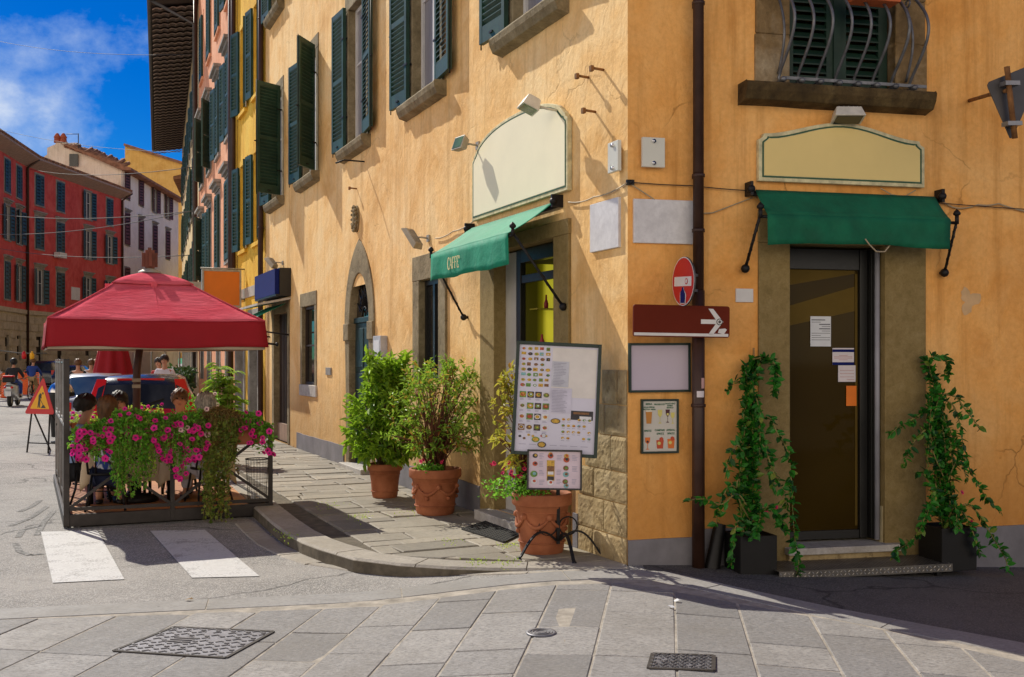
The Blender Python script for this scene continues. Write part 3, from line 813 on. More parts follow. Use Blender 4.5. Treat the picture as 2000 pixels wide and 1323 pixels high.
# ---- cafe entrance on the street side
sr_w = Lp(970,700)[0]-Lp(921,700)[0]
mb = MB(FL); pw = .32
mb.box(cd0-pw-.06, cd0, -.03, .42, .0, CDZ); mb.box(cd1, cd1+.30, -.03, .42, .0, CDZ); mb.box(cd0-pw-.065, cd1+.305, -.034, .42, CDZ+.001, Lp(1095, 432)[1])
ds = mb.build('surround', PIETRA_D, BLD, bevel=.006)
mb = MB(FL)                                            # white marble lining of the far jamb, black portal
mb.box(cd0+.002, cd0+.26, .10, .36, .1, CDZ-.02, 0)
mb.build('marble_lining', mk('pale_marble_lining', (.52,.50,.46), .45, .15, 3, .1, dirt=.2), ds)
mb = MB(FL); x0, x1 = cd0+.262, cd1-.002
mb.box(x0, x0+.10, .10, .16, .1, CDZ-.01); mb.box(x1-.05, x1, .10, .16, .1, CDZ-.01); mb.box(x0+.1, x1-.05, .10, .16, CDZ-.14, CDZ-.01)
mb.box(x0+.1, x1-.05, .11, .15, CDZ-.34, CDZ-.26)
cdoor = mb.build('door', BLACKF, BLD, bevel=.004)
mb = MB(FL)                                            # shelf niche behind the door; glowing banded walls stand in for its light
mb.quad((x0+.1,.95,.1),(x1-.05,.95,.1),(x1-.05,.95,CDZ-.14),(x0+.1,.95,CDZ-.14), 0)
mb.quad((x0+.1,.162,.1),(x0+.1,.95,.1),(x0+.1,.95,CDZ),(x0+.1,.162,CDZ), 0); mb.quad((x1-.05,.162,CDZ),(x1-.05,.95,CDZ),(x1-.05,.95,.1),(x1-.05,.162,.1), 1)
mb.quad((x0+.1,.162,CDZ-.14),(x0+.1,.95,CDZ-.14),(x1-.05,.95,CDZ-.14),(x1-.05,.162,CDZ-.14), 1); mb.quad((x0+.1,.162,.1),(x1-.05,.162,.1),(x1-.05,.95,.1),(x0+.1,.95,.1), 1)
def niche(s):
    sp_ = s.n('ShaderNodeSeparateXYZ', {0: s.co()}); band = s.math('MULTIPLY_ADD', s.math('SINE', s.math('MULTIPLY', sp_.outputs[1], 34.0)), .5, .5)
    col = s.ramp(band, [(.2, (.045,.040,.0)), (.6, (.22,.20,.004)), (.92, (.92,.84,.06))])
    s.bsdf(col, .6, None, Emission_Color=col, Emission_Strength=.32)
NICHE = flags('lit_yellow_niche', niche)
mb.build('lit_niche', [NICHE, mk('dark_interior', (.05,.045,.02), .8, .3, 2, 0)], cdoor)
mb = MB(FL)
for zz in (.75, 1.2, 1.72, 2.1): mb.box(x0+.104, x0+.28, .20, .94, zz, zz+.014)

sh_ = mb; q = random.Random(2); gd = MB(FL)
for zz in (.764, 1.214, 1.734, 2.114):
    for k in range(3): yy = .30+.2*k+q.uniform(-.04,.04); r_ = q.uniform(.014,.028); gd.lathe([(0,0),(r_,.0),(r_*1.1,.05),(r_*.5,.09),(r_*.4,.12+q.random()*.04),(0,.13)], (x0+.19, yy, zz), 10, q.choice([0,1,1,2]))
gd.build('shelf_goods', [flat('dark_goods', (.06,.03,.02)), flat('red_goods', (.35,.03,.05)), flat('olive_goods', (.2,.2,.05))], cdoor)
mb = sh_
mb.build('shelf', mk('glass_shelf', (.30,.26,.04), .2), cdoor)
mb = MB(FL); mb.box(cd0-.12, cd1+.1, -.20, .40, -.01, .095); mb.build('step', MARBLE_O, cdoor, bevel=.01)

# ---- door on the shaded front
sl0, sr1 = Rp(1480, 800)[0], Rp(1806, 800)[0]
mb = MB(FR)
mb.box(sl0, rd0, -.02, .42, -.35, RDZ1); mb.box(rd1, sr1, -.02, .42, -.35, RDZ1); mb.box(sl0-.003, sr1+.003, -.023, .42, RDZ1+.001, RDZ1+.26)
fs_ = mb.build('surround', PIETRA_D, BLD, bevel=.006)
fx1 = Rp(1676, 800, -.18)[0]; fx2 = Rp(1704, 800, -.14)[0]
mb = MB(FR)
zb, zt_ = RDZ0+.02, RDZ1-.02
mb.box(rd0, rd0+.03, .16, .24, zb, zt_); mb.box(fx1, fx1+.07, .15, .24, zb, zt_); mb.box(rd0+.03, fx1, .16, .24, zb, zb+.07); mb.box(rd0+.03, fx1, .16, .24, zt_-.17, zt_)
mb.box(fx1+.075, fx2, .10, .30, zb, zt_)
for i in range(4): xx = fx1+.085+i*.028; mb.box(xx, xx+.012, .088, .102, zb, zt_)
fdoor = mb.build('door', BLACKF, BLD, bevel=.003)
def doorglass(s):
    v = s.co(); n1 = s.noise(v, 1.1, 2)
    c = s.ramp(n1, [(.3, (.036,.021,.003)), (.75, (.055,.034,.006))])
    s.bsdf(c, .05, s.bump(s.noise(v, .8, 2), .02, .05), Specular_IOR_Level=.08)
DGL = flags('brown_tinted_door_glass', doorglass)
mb = MB(FR); mb.quad((rd0+.03,.19,zb+.07),(fx1,.19,zb+.07),(fx1,.19,zt_-.17),(rd0+.03,.19,zt_-.17)); mb.build('glass', DGL, fdoor)
# olive bands painted on the glass top as room beams and reflection
mb = MB(FR); q0, q1 = rd0+.03, fx1
BEAM = flat('painted_glass_bands', (.13,.085,.020), .7, 0, .05); 
zA, zB = Rp(1545, 640, -.18)[1], Rp(1668, 608, -.18)[1]; tA, tB = Rp(1545, 602, -.18)[1], Rp(1668, 560, -.18)[1]
ux, uz = Rp(1545,560,-.18)[1], Rp(1668,535,-.18)[1]
mb.quad((q0,.186,zA),(q1-.03,.186,zB),(q1-.03,.186,tB),(q0,.186,tA)); mb.quad((q0,.1865,ux+.0),(q1-.03,.1865,uz),(q1-.03,.1865,zt_-.172),(q0,.1865,zt_-.172))
mb.box(q1-.026, q1-.004, .183, .187, zb+.10, zt_-.2)
mb.build('glass_reflection', BEAM, fdoor)
mb = MB(FR)
gx = Rp(1709, 800, -.05)[0]; mb.tube([(gx+.02,.05,RDZ0+.02),(gx+.02,.05,RDZ1-.03)], .022, 8); mb.box(gx+.055, gx+.085, .04, .10, RDZ0+.0, RDZ1-.02)
mb.build('grey_conduit', mk('grey_plastic', (.30,.30,.34), .4, .2, 4, .05), fdoor)
mb = MB(FR); lx = Rp(1730, 1020)[0]; mb.box(lx-.025, lx+.03, .012, .06, RDZ0+.0, RDZ0+.30); mb.build('wood_lath', mk('bare_wood_lath', (.50,.42,.24), .8, .25, 9, .2, dirt=.4), fdoor)
mb = MB(FR); mb.box(rd0-.05, rd1+.13, -.10, .40, RDZ0-.055, RDZ0); mb.build('threshold', MARBLE_O, fdoor, bevel=.006)
mb = MB(FR); mb.box(rd0-.03, rd1+.10, -.06, .38, RDZ0-.30, RDZ0-.057); mb.build('stone_riser', BLOCK, fdoor, bevel=.01)

# ---- window with belly grille on the shaded front
wn = MB(FR); ym = .10
for k in range(2):
    a = rw0+.01+k*(rw1-rw0)/2; b = a+(rw1-rw0)/2-.02
    wn.box(a, a+.08, ym, ym+.04, RWZ0+.01, RWZ1); wn.box(b-.08, b, ym, ym+.04, RWZ0+.01, RWZ1); wn.box(a+.08, b-.08, ym+.002, ym+.038, RWZ0+.01, RWZ0+.14)
    zz = RWZ0+.16
    while zz < RWZ1: wn.add([(a+.08,ym,zz),(b-.08,ym,zz),(b-.08,ym,zz+.012),(a+.08,ym,zz+.012),(a+.08,ym+.045,zz+.05),(b-.08,ym+.045,zz+.05),(b-.08,ym+.045,zz+.062),(a+.08,ym+.045,zz+.062)],[(0,1,2,3),(3,2,6,7),(4,7,6,5),(0,4,5,1)]); zz += .072
wn.box((rw0+rw1)/2-.03, (rw0+rw1)/2+.03, ym-.015, ym, RWZ0+.01, RWZ1)
fw_ = wn.build('window', GREENSH_R, BLD)
mb = MB(FR); q = random.Random(5)
for xa, xb in ((Rp(1472,100)[0], rw0), (rw1, Rp(1806,100)[0])):
    z = RWZ0; mb.box(xa+(.03 if xa < rw0 else 0), xb-(0 if xa < rw0 else .03), -.009, .18, RWZ0, RWZ1+.04)
    for h in (.42, .36, .5, .45, .3):
        j_ = q.uniform(-.02,.02); mb.box(xa+(j_ if xa < rw0 else 0), xb+(j_ if xa > rw0 else 0), -.014-q.uniform(0,.008), .2, z+.001, z+h-.001); z += h
mb.box(Rp(1472,100)[0], Rp(1806,100)[0], -.02, .2, RWZ1+.03, RWZ1+.3)
mb.build('surround', stone('patchy_brown_stone', (.29,.19,.085), (.50,.40,.26), (.12,.075,.03), 2.2, .7), fw_, bevel=.012)
s0, s1 = Rp(1456, 190, .14)[0], Rp(1826, 200, .14)[0]
sill(fw_, FR, s0, s1, RWZ0-.002, .16, .17, .2, stone('dark_mossy_sill', (.10,.065,.025), (.24,.17,.07), (.03,.02,.01), 3.5, .7))
gr = MB(FR)
for i in range(8):
    xb = Rp(1528+i*36.6, 180, .12)[0]; pts = []
    for k in range(33):
        t = k/32; z = RWZ0+.06+t*1.25
        zr_ = t*1.25; bul = .055 + (.27*sin(pi*zr_/.80)**1.25 if zr_ < .80 else .05*sin(pi*(zr_-.80)/.45))
        side = .0
        pts.append((xb+side, -bul, z))
    gr.tube([(xb,-.04,RWZ0+.03), (xb,-.085,RWZ0+.02)] + pts, .0125, 7)
    gr.ball((xb, -.135, RWZ0+.028), .028, .03, .024, 8, 6)
for ex, sg in ((0, 1), (7, -1)):
    xb = Rp(1528+ex*36.6, 180, .12)[0]+sg*.012
    gr.tube([(xb-.0*sg, -.03-.10*sin(pi*k/12), RWZ0+.10+.62*k/12) for k in range(13)] , .011, 6)
    gr.tube([(xb, -.06+.028*cos(t*1.0), RWZ0+.74+.028*sin(t)) for t in [k*pi/6 for k in range(10)]], .008, 6)
gr.bar((Rp(1522,180)[0], -.10, RWZ0+.05), (Rp(1795,180)[0], -.10, RWZ0+.05), .012, .025)
gr.bar((Rp(1522,180)[0], -.09, RWZ0+1.30), (Rp(1795,180)[0], -.09, RWZ0+1.30), .012, .03)
gr.build('belly_grille', IRONG, fw_)
# twin window further along (outside the photograph's right edge)
a, b = rw0+4.2, rw1+4.2
w2 = window(BLD, FR, a, b, RWZ0, RWZ1, .15, GREENSH_R, GLASSD, 1); surround(w2, FR, a, b, RWZ0, RWZ1, .2, .2, PIETRA)

# ---- drainpipes
def pipe(T, x, z0, z1, r, mat, clips, name='drainpipe', o=-.10):
    mb = MB(T); mb.tube([(x, o, z0), (x, o, z1)], r, 14)
    for zc in clips: mb.lathe([(r+.001, -.014), (r+.008, -.012), (r+.008, .012), (r+.001, .014)], (x, o, zc), 14, 0); mb.box(x-.012, x+.012, o+r*.6, .0, zc-.01, zc+.01)
    return mb.build(name, mat, BLD)
xp = Rp(1364, 700, .10)[0]
pipe(FR, xp, -.03, 2.15, .050, BROWNPIPE, [.52, 1.25]); pipe(FR, xp, 2.1, HH, .043, BROWNPIPE, [2.62, 3.05, 4.4])
pipe(FL, -LEN_L-.03, 0, HH, .055, BROWNPIPE, [2.2, 4.4, 6.6, 8.8])
mb = MB(FR)                                            # torn stickers on the pipe
for (z0, z1, a0, a1, m) in ((Rp(1369,758)[1], Rp(1369,738)[1], -1.5, -.9, 1), (Rp(1366,775)[1], Rp(1366,763)[1], -2.2, -1.0, 0)):
    for k in range(6):
        t0, t1 = a0+(a1-a0)*k/6, a0+(a1-a0)*(k+1)/6
        mb.quad((xp+.0525*cos(t0), -.10+.0525*sin(t0), z0), (xp+.0525*cos(t1), -.10+.0525*sin(t1), z0), (xp+.0525*cos(t1), -.10+.0525*sin(t1), z1), (xp+.0525*cos(t0), -.10+.0525*sin(t0), z1), m)
mb.build('torn_sticker', [PAPERP, flat('faded_red_sticker', (.6,.36,.33), .6)], BLD)
# bare plaster scar near the awning
mb = MB(FR); q = random.Random(11); c = Rp(1893, 588); pts = []
for k in range(28):
    a = 2*pi*k/28; r = 1+.35*sin(3*a+1)+q.uniform(-.18,.18); pts.append((c[0]+.085*r*cos(a), c[1]+.10*r*sin(a)))
mb.add([(x, -.003, z) for x, z in pts], [tuple(range(28))]); mb.build('plaster_patch', mk('bare_pale_plaster', (.72,.47,.24), .9, .2, 5, .4, 20, .01), BLD)

# ---------------------------------------------------------------- the row beyond: yellow, pink, cream houses
P1 = CORNER + DL*15.26; P2 = V((-6.848, 25.9, 0)); P3 = V((-10.84, 36.3, 0)); P4 = V((-19.49, 62, 0))
def row_frame(a, b):      # local x towards the viewer, origin at the near end a
    d = (V(a)-V(b)).normalized(); return frame(a, atan2(d.y, d.x)), (V(a)-V(b)).length
def plp(T, px, py):
    o = T.translation; d = (T.to_3x3() @ V((1,0,0))); k = (px-PX0)/F
    t = (k*o.y - o.x)/(d.x - k*d.y); p = o + d*t
    return t, EYE + (HZ-py)*p.y/F
def house(name, label, a, b, H, mat, depth=9, eave=.6, roof=True):
    T, L = row_frame(a, b); r = thing(name, label, 'building', a); return r, T, L
def rowwin(root, T, c, z0, w, h, sh, mat, angs, stone_m=PIETRA, cornice=False, slats=16, glass=GLASS, sw=None):
    x0, x1 = c-w/2, c+w/2
    wn = window(root, T, x0, x1, z0, z0+h, .14, WHITEF, glass, 1, (.6,), .05)
    surround(wn, T, x0, x1, z0, z0+h, .14, .2, stone_m, .015)
    mb = MB(T); mb.box(x0-.12, x1+.12, -.07, .15, z0-.09, z0-.002)
    mb.build('sill', stone_m, wn)
    if cornice:
        mb = MB(T); mb.box(x0-.24, x1+.24, -.20, .0, z0+h+.30, z0+h+.38); mb.box(x0-.19, x1+.19, -.12, .0, z0+h+.20, z0+h+.298); mb.box(x0-.15, x1+.15, -.05, .0, z0+h+.145, z0+h+.198)
        mb.build('hood', stone_m, wn)
    swd = sw or w/2
    if sh:
        shutter(wn, T, x0, z0+.01, swd, h-.02, 1, angs[0], mat, slats, iron=False); shutter(wn, T, x1, z0+.01, swd, h-.02, -1, angs[1], mat, slats, iron=False)
    return wn
def shopdoor(root, T, c, w, h, frame_m, door_m, sw=.2):
    mb = MB(T); x0, x1 = c-w/2, c+w/2
    mb.box(x0, x1, .20, .25, .0, h); mb.box(x0+.08, c-.03, .185, .199, .5, h-.2); mb.box(c+.03, x1-.08, .185, .199, .5, h-.2)
    d = mb.build('door', door_m, root)
    surround(d, T, x0, x1, -.05, h, sw, .3, frame_m, .03)
    return d
GREYST = stone('grey_pilaster_stone', (.33,.315,.29), (.42,.40,.37), (.22,.2,.18), 2, .4)
def shell(root, T, L, H, mat, ops, depth=9, roofz=1.5, eave=.5):
    mb = MB(T); wall_face(mb, -L, 0, -.1, H, ops)
    mb.quad((0,0,-.1),(0,depth,-.1),(0,depth,H),(0,0,H)); mb.quad((-L,0,-.1),(-L,0,H),(-L,depth,H),(-L,depth,-.1)); mb.quad((-L,depth,-.1),(-L,depth,H),(0,depth,H),(0,depth,-.1))
    mb.build('wall', mat, root)
    mb = MB(T)
    mb.add([(-L,-eave,H-.02),(0,-eave,H-.02),(0,depth*.5,H+roofz),(-L,depth*.5,H+roofz),(-L,depth+.2,H),(0,depth+.2,H),(-L,-eave,H-.2),(0,-eave,H-.2),(-L,0,H-.12),(0,0,H-.12)],
           [(0,1,2,3),(3,2,5,4),(6,7,1,0),(8,9,7,6),(1,7,9,5,2),(0,3,4,8,6)])
    mb.build('roof', ROOFT, root)
# yellow
YB, TY, LY = house('yellow_house', 'narrow yellow plastered house between the ochre corner building and the pink house', P1, P2, 13, YEL)
cols = [plp(TY, 503, 300)[0], plp(TY, 476, 300)[0]]
ops = []
for c in cols:
    for z in (4.2, 7.45, 10.7): ops.append((c-.45, c+.45, z, z+2.0))
ycs = [plp(TY, 497, 700)[0], plp(TY, 470, 700)[0]]
for c in ycs: ops.append((c-.5, c+.5, -.1, 2.55))
shell(YB, TY, LY, 13.2, YEL, ops)
for i, c in enumerate(cols):
    for z, an in ((4.2, (170, 170)), (7.45, (165, 170)), (10.7, (172, 172))): rowwin(YB, TY, c, z, .8, 2.0, True, GREENSH, an if i else (172, 168), YEL, slats=22, sw=.42)
for c in ycs: shopdoor(YB, TY, c, 1.0, 2.55, GREYST, mk('grey_painted_door', (.22,.23,.24), .5))
mb = MB(TY); mb.box(-LY, 0, -.025, .0, 3.05, 3.28); mb.build('string_course', MARBLE_O, YB)
pipe_ = MB(TY); pipe_.tube([(-LY+.05,-.1,0),(-LY+.05,-.1,13)], .07, 8); pipe_.tube([(-LY+.45,-.1,2.9),(-LY+.45,-.1,13)], .06, 8); pipe_.build('drainpipe', BROWNPIPE, YB)
# pink
PB, TP, LP_ = house('pink_house', 'tall salmon pink house with stone window hoods beyond the yellow house', P2, P3, 15, PINK)
pc = [-1.35 - i*2.75 for i in range(4)]
ops = []
for c in pc:
    for z in (4.2, 7.4, 10.9): ops.append((c-.5, c+.5, z, z+2.05))
    ops.append((c-.5, c+.5, (-.1 if pc.index(c) in (0, 2) else 1.0), 2.6))
shell(PB, TP, LP_, 15.6, PINK, ops, eave=.7)
q = random.Random(21)
for i, c in enumerate(pc):
    for z in (4.2, 7.4, 10.9): rowwin(PB, TP, c, z, 1.0, 2.05, True, GREENSH, q.choice([(3, 3), (3, 3), (3, 3), (172, 3), (3, 150)]), GREYST if z < 10 else PINK, cornice=z < 10, slats=18)
    if i in (0, 2): shopdoor(PB, TP, c, 1.0, 2.6, GREYST, WOODD)
    else:
        wn = window(PB, TP, c-.5, c+.5, 1.0, 2.6, .14, WOODD, GLASSD, 1); surround(wn, TP, c-.5, c+.5, 1.0, 2.6, .16, .2, GREYST)
mb = MB(TP); mb.tube([(-LP_+.06,-.11,0),(-LP_+.06,-.11,15)], .08, 8); mb.build('drainpipe', BROWNPIPE, PB)
# cream with the deep eave
CB, TC, LC = house('cream_house', 'long cream house with a deep dark tiled eave at the end of the row', P3, P4, 14, CREAM)
cc_ = [-1.6 - i*2.9 for i in range(9)]
ops = []
for c in cc_:
    for z in (4.2, 7.4, 10.6): ops.append((c-.5, c+.5, z, z+2.0))
    ops.append((c-.6, c+.6, -.1, 2.7))
mb = MB(TC); wall_face(mb, -LC, 0, -.1, 14.2, ops); mb.quad((0,0,-.1),(0,9,-.1),(0,9,14.2),(0,0,14.2)); mb.quad((-LC,0,-.1),(-LC,0,14.2),(-LC,9,14.2),(-LC,9,-.1)); mb.build('wall', CREAM, CB)
q = random.Random(22)
for i, c in enumerate(cc_):
    for z in (4.2, 7.4, 10.6): rowwin(CB, TC, c, z, 1.0, 2.0, True, GREENSH, q.choice([(3, 3), (3, 3), (174, 172), (3, 3), (3, 3)]), GREYST, slats=10)
    shopdoor(CB, TC, c, 1.2, 2.7, GREYST, WOODD)
mb = MB(TC); ea = 1.55
mb.add([(-LC,-ea,14.0),(0.2,-ea,14.0),(0.2,4.5,16.1),(-LC,4.5,16.1),(-LC,-ea,13.86),(.2,-ea,13.86),(-LC,0,14.15),(.2,0,14.15),(-LC,9.2,14.1),(.2,9.2,14.1)],
       [(0,1,2,3),(4,5,1,0),(6,7,5,4),(3,2,9,8),(1,5,7,9,2),(0,3,8,6,4)])
rf = mb.build('roof', mk('dark_eave_soffit', (.055,.04,.035), .85, .3, 3, .3), CB)
mb = MB(TC); k = 0                                     # rows of curved tiles showing under the eave
x = -LC
EDG = mk('eave_tile_edge', (.40,.31,.26), .85, .4, 9, .3); EDK = mk('eave_tile_dark', (.075,.052,.045), .85, .4, 9, .3)  # pale edges and dark strips paint in the light and shade of the rows
while x < .1:
    nn = 30; pts = []
    for j in range(nn+1):
        t = j/nn; pts.append((x, -ea+.03+t*(ea-.05), 13.70+.27*t+.05*abs(sin(t*pi*5.5))))
    for j in range(nn):
        a, b = pts[j], pts[j+1]; mb.add([a, b, (b[0]-.62, b[1], b[2]+.10), (a[0]-.62, a[1], a[2]+.10), (a[0], a[1], a[2]+.045), (b[0], b[1], b[2]+.045)], [(0,1,2,3)], 1); mb.add([a, b, (b[0], b[1], b[2]+.045), (a[0], a[1], a[2]+.045)], [(0,1,2,3)], 0)
    x += .62
mb.build('eave_tiles', [EDG, EDK], rf)
mb = MB(TC); mb.tube([(-LC,-ea-.06,13.9),(.2,-ea-.06,13.9)], .08, 8); mb.tube([(.1,-ea-.06,13.9),(.1,-.15,13.2),(.1,-.15,0)], .06, 8); mb.build('gutter', GREYS, rf)
# closing block at the street's far end
P5 = V((-33, 118, 0))
EB, TE, LE = house('end_house', 'ochre house closing the street behind the cream house', P4, P5, 13, CREAM)
shell(EB, TE, LE, 12.5, CREAM, [(-2-i*3.2-.5, -2-i*3.2+.5, z, z+2) for i in range(12) for z in (4.2, 7.4)])
for i in range(12):
    for z in (4.2, 7.4): rowwin(EB, TE, -2-i*3.2, z, 1.0, 2.0, False, GREENSH, (0,0), GREYST)

# ---------------------------------------------------------------- far side: red block, white house, golden house
RB = thing('red_building', 'dark red plastered block with blue green shutters and a stone ground floor', 'building', (-31.5, 68, 0))
def far_frame(a, b): d = (V(b)-V(a)).normalized(); return frame(a, atan2(d.y, d.x)), (V(b)-V(a)).length
T1, L1 = far_frame((-31.5, 68, 0), (-30.5, 82, 0)); T0, L0 = far_frame((-29.9, 58, 0), (-31.5, 68, 0))
HR = plp(T1, 56, 312)[1]
q = random.Random(31)
for T, L, cs in ((T1, L1, [77, 118, 172, 214]), (T0, L0, [14, 37])):
    cx_ = [plp(T, p, 500)[0] for p in cs] + ([1.2] if L == L0 else [])
    zr = [(plp(T1, 77, 402)[1], 2.0), (plp(T1, 77, 487)[1], 2.1), (plp(T1, 77, 594)[1], 2.3)]
    ops = [(c-.5, c+.5, z, z+h) for c in cx_ for z, h in zr]
    zg = plp(T1, 77, 612)[1]
    gops = [(c-.4, c+.4, 1.6, 3.2) for c in cx_]
    mb = MB(T); wall_face(mb, 0, L, zg, HR, ops); mb.build('wall', RED, RB)
    mb = MB(T); wall_face(mb, 0, L, -.2, zg, gops, 0, .3); mb.box(0, L, -.12, .0, zg-.15, zg+.12)
    z = .0; k = 0
    while z < zg-.6:
        x = -(k % 2)*.5
        while x < L:
            a, b = max(0, x+.03), min(L, x+.97)
            if b > a and not any(o[0]-.1 < (a+b)/2 < o[1]+.1 and o[2]-.3 < z+.25 < o[3]+.1 for o in gops): mb.box(a, b, -.06, .0, z+.03, z+.47)
            x += 1.0
        z += .5; k += 1
    base_ = mb.build('stone_base', RUST, RB)
    for c in cx_:
        for i, (z, h) in enumerate(zr):
            closed = q.random() < .3
            rowwin(RB, T, c, z, 1.0, h, True, BLUESH, (2, 2) if closed else (q.choice([165, 172, 150]), q.choice([168, 172])), GREYST, cornice=(i > 0), slats=8, glass=GLASS)
        wn = window(RB, T, c-.4, c+.4, 1.6, 3.2, .2, WOODD, GLASSD, 1)
    mb = MB(T); mb.add([(0,-.9,HR+.05),(L,-.9,HR+.05),(L,4,HR+1.5),(0,4,HR+1.5),(0,-.9,HR-.08),(L,-.9,HR-.08),(0,0,HR-.5),(L,0,HR-.5)],[(0,1,2,3),(4,5,1,0),(6,7,5,4),(7,2,1,5),(6,4,0,3)], 0)
    x = 0
    while x < L: mb.tube([(x,-.95,HR+.1),(x,3.9,HR+1.58)], .09, 6, 1); x += .3
    mb.build('roof', [mk('pinkish_cornice', (.40,.30,.26), .8), ROOFT], RB)
mb = MB(T1); mb.quad((L1,0,-.2),(L1,8,-.2),(L1,8,HR),(L1,0,HR)); mb.build('wall', RED, RB)
mb = MB(T1); mb.tube([(.02,-.12,-.1),(.02,-.12,HR-.6),(.02,-.9,HR-.05)], .09, 8); mb.tube([(L1-.1,-.12,-.1),(L1-.1,-.12,HR-.6),(L1-.1,-.9,HR-.05)], .09, 8); mb.build('drainpipe', BROWNPIPE, RB)
mb = MB(T1); c = plp(T1, 147, 574); mb.box(c[0]-.6, c[0]+.6, -.05, .0, c[1]-.45, c[1]+.45); mb.build('wall_plaque', MARBLE, RB)
c = plp(T1, 110, 497); mb = MB(T1); mb.box(c[0]-.5, c[0]+.5, -.5, -.1, c[1]-.25, c[1]+.1); mb.build('air_conditioner', WHITEF, RB)
WB = thing('white_house', 'white plastered house with plum shutters and a tall cream gable beside the red block', 'building', (-32, 86, 0))
T2, L2 = far_frame((-32, 86, 0), (-32.9, 103.5, 0)); HW = plp(T2, 240, 332)[1]
wc = [plp(T2, p, 400)[0] for p in (248, 275, 302, 327)]
zr = [(plp(T2, 275, 402)[1], 2.2), (plp(T2, 275, 488)[1], 2.6), (plp(T2, 275, 590)[1], 2.6)]
ops = [(c-.6, c+.6, z, z+h) for c in wc for z, h in zr]
mb = MB(T2); wall_face(mb, 0, L2, -.2, HW, ops); mb.build('wall', WHITEP, WB)
q = random.Random(5)
for j, c in enumerate(wc):
    for i, (z, h) in enumerate(zr):
        op = (i == 0 and j > 1)
        rowwin(WB, T2, c, z, 1.2, h, True, PLUMSH, (160, 165) if op else (20, 20), GREYST, cornice=(i == 1), slats=8)
mb = MB(T2); mb.add([(-.1,-.8,HW+.1),(L2+.2,-.8,HW+.1),(L2+.2,5,HW+2.1),(-.1,5,HW+2.1),(-.1,-.8,HW-.1),(L2+.2,-.8,HW-.1),(-.1,0,HW-.1),(L2+.2,0,HW-.1)],[(0,1,2,3),(4,5,1,0),(6,7,5,4),(7,2,1,5),(6,4,0,3)]); mb.build('roof', ROOFT, WB)
gp = [(66,320),(92,302),(92,289),(108,282),(110,276),(129,276),(129,288),(240,327),(240,420),(66,420)]
mb = MB(); P = [at(a, b, 86.2) for a, b in gp]; P2_ = [p+V((0,.4,0)) for p in P]; n = len(P)
mb.add(P+P2_, [tuple(range(n))] + [(i, i+n, (i+1)%n+n, (i+1)%n) for i in range(n)]); mb.build('gable_wall', CREAMW, WB)
mb = MB(); 
for a, b in ((112,272),(124,272)): p = at(a, b, 86.3); mb.lathe([(.28,-.3),(.24,.1),(.3,.12),(.12,.45),(.02,.5)], tuple(p), 10)
mb.build('chimney', mk('red_chimney_pot', (.42,.10,.05), .8), WB)
mb = MB()
for (a, b), (c, d) in zip(gp[7-1:8-1], gp[7:8]): pass
for k in range(24):
    t = k/23; p = at(129+111*t, 288+39*t, 86.0); mb.tube([p+V((-.1,.0,.1)), p+V((.3,.6,.25+rnd.uniform(0,.35)))], .16, 6)
mb.build('ridge_tile', ROOFT, WB)
p = at(144, 313, 86.0); mb = MB(); mb.box(p.x-.35, p.x+.35, p.y-.05, p.y+.1, p.z-.5, p.z+.5); mb.build('window', GLASSD, WB)
p0 = at(153, 292, 86.0); mb = MB(); mb.tube([p0, p0+V((0,0,1.3))], .04, 5); mb.tube([p0+V((-1.0,0,1.25)), p0+V((0,0,1.25))], .03, 5); mb.build('aerial', GREYS, WB)
GB = thing('golden_house', 'golden yellow blank gable rising behind the white house', 'building', tuple(at(300, 705, 118)*1.0))
gp = [(236,310),(244,309),(244,284),(360,321),(360,700),(236,700)]
P = [at(a, b, 118) for a, b in gp]; n = len(P); P2_ = [p+V((0,6,0)) for p in P]
mb = MB(); mb.add(P+P2_, [tuple(range(n))] + [(i, i+n, (i+1)%n+n, (i+1)%n) for i in range(n)]); mb.build('wall', GOLD, GB)
mb = MB(); a, b = at(243, 283, 117.8), at(361, 320, 117.8)
mb.bar(a, b, .5, .25); mb.build('roof', ROOFT, GB)
# ---------------------------------------------------------------- things fixed to the street wall and standing at its foot
def lw(x, z=0, o=0): return FL @ V((x, -o, z))
RF = lambda x, z=0, o=0: FR @ V((x, -o, z))
def glyph_strokes(mb, text, x, z, h, y, adv=.62, m=0, th=.12):
    """serif capitals built from thick and thin strokes; returns the end x"""
    w = h*.52
    def st(a, b, t): 
        a, b = V((x+a[0]*w, y, z+a[1]*h)), V((x+b[0]*w, y, z+b[1]*h)); d = (b-a).normalized(); nn = V((-d.z, 0, d.x))*t*h/2
        mb.quad(a-nn, b-nn, b+nn, a+nn, m)
    for ch in text:
        T_, t_ = th, th*.55
        if ch == 'C':
            p = arc(.55, .5, .5, radians(48), radians(312), 14, .5)
            for i, (a, b) in enumerate(zip(p, p[1:])): st(a, b, t_+(T_*1.25-t_)*sin(pi*(i+.5)/14))
            st((.90,.98),(.90,.74),t_)
        elif ch == 'A':
            st((.05,0),(.48,1),t_); st((.48,1),(.92,0),T_); st((.2,.34),(.78,.34),t_); st((-.06,.02),(.2,.02),t_*.8); st((.76,.02),(1.06,.02),t_*.8)
        elif ch == 'F':
            st((.2,0),(.2,1),T_); st((.05,.97),(.88,.97),t_); st((.2,.52),(.66,.52),t_); st((.86,.98),(.86,.76),t_); st((.04,.02),(.4,.02),t_*.8)
        elif ch == 'E':
            st((.2,0),(.2,1),T_); st((.05,.97),(.88,.97),t_); st((.2,.52),(.66,.52),t_); st((.05,.03),(.9,.03),t_); st((.86,.98),(.86,.78),t_); st((.88,.02),(.88,.24),t_)
        elif ch == "'": st((.12,.98),(.02,.72),T_)
        x += h*adv
    return x

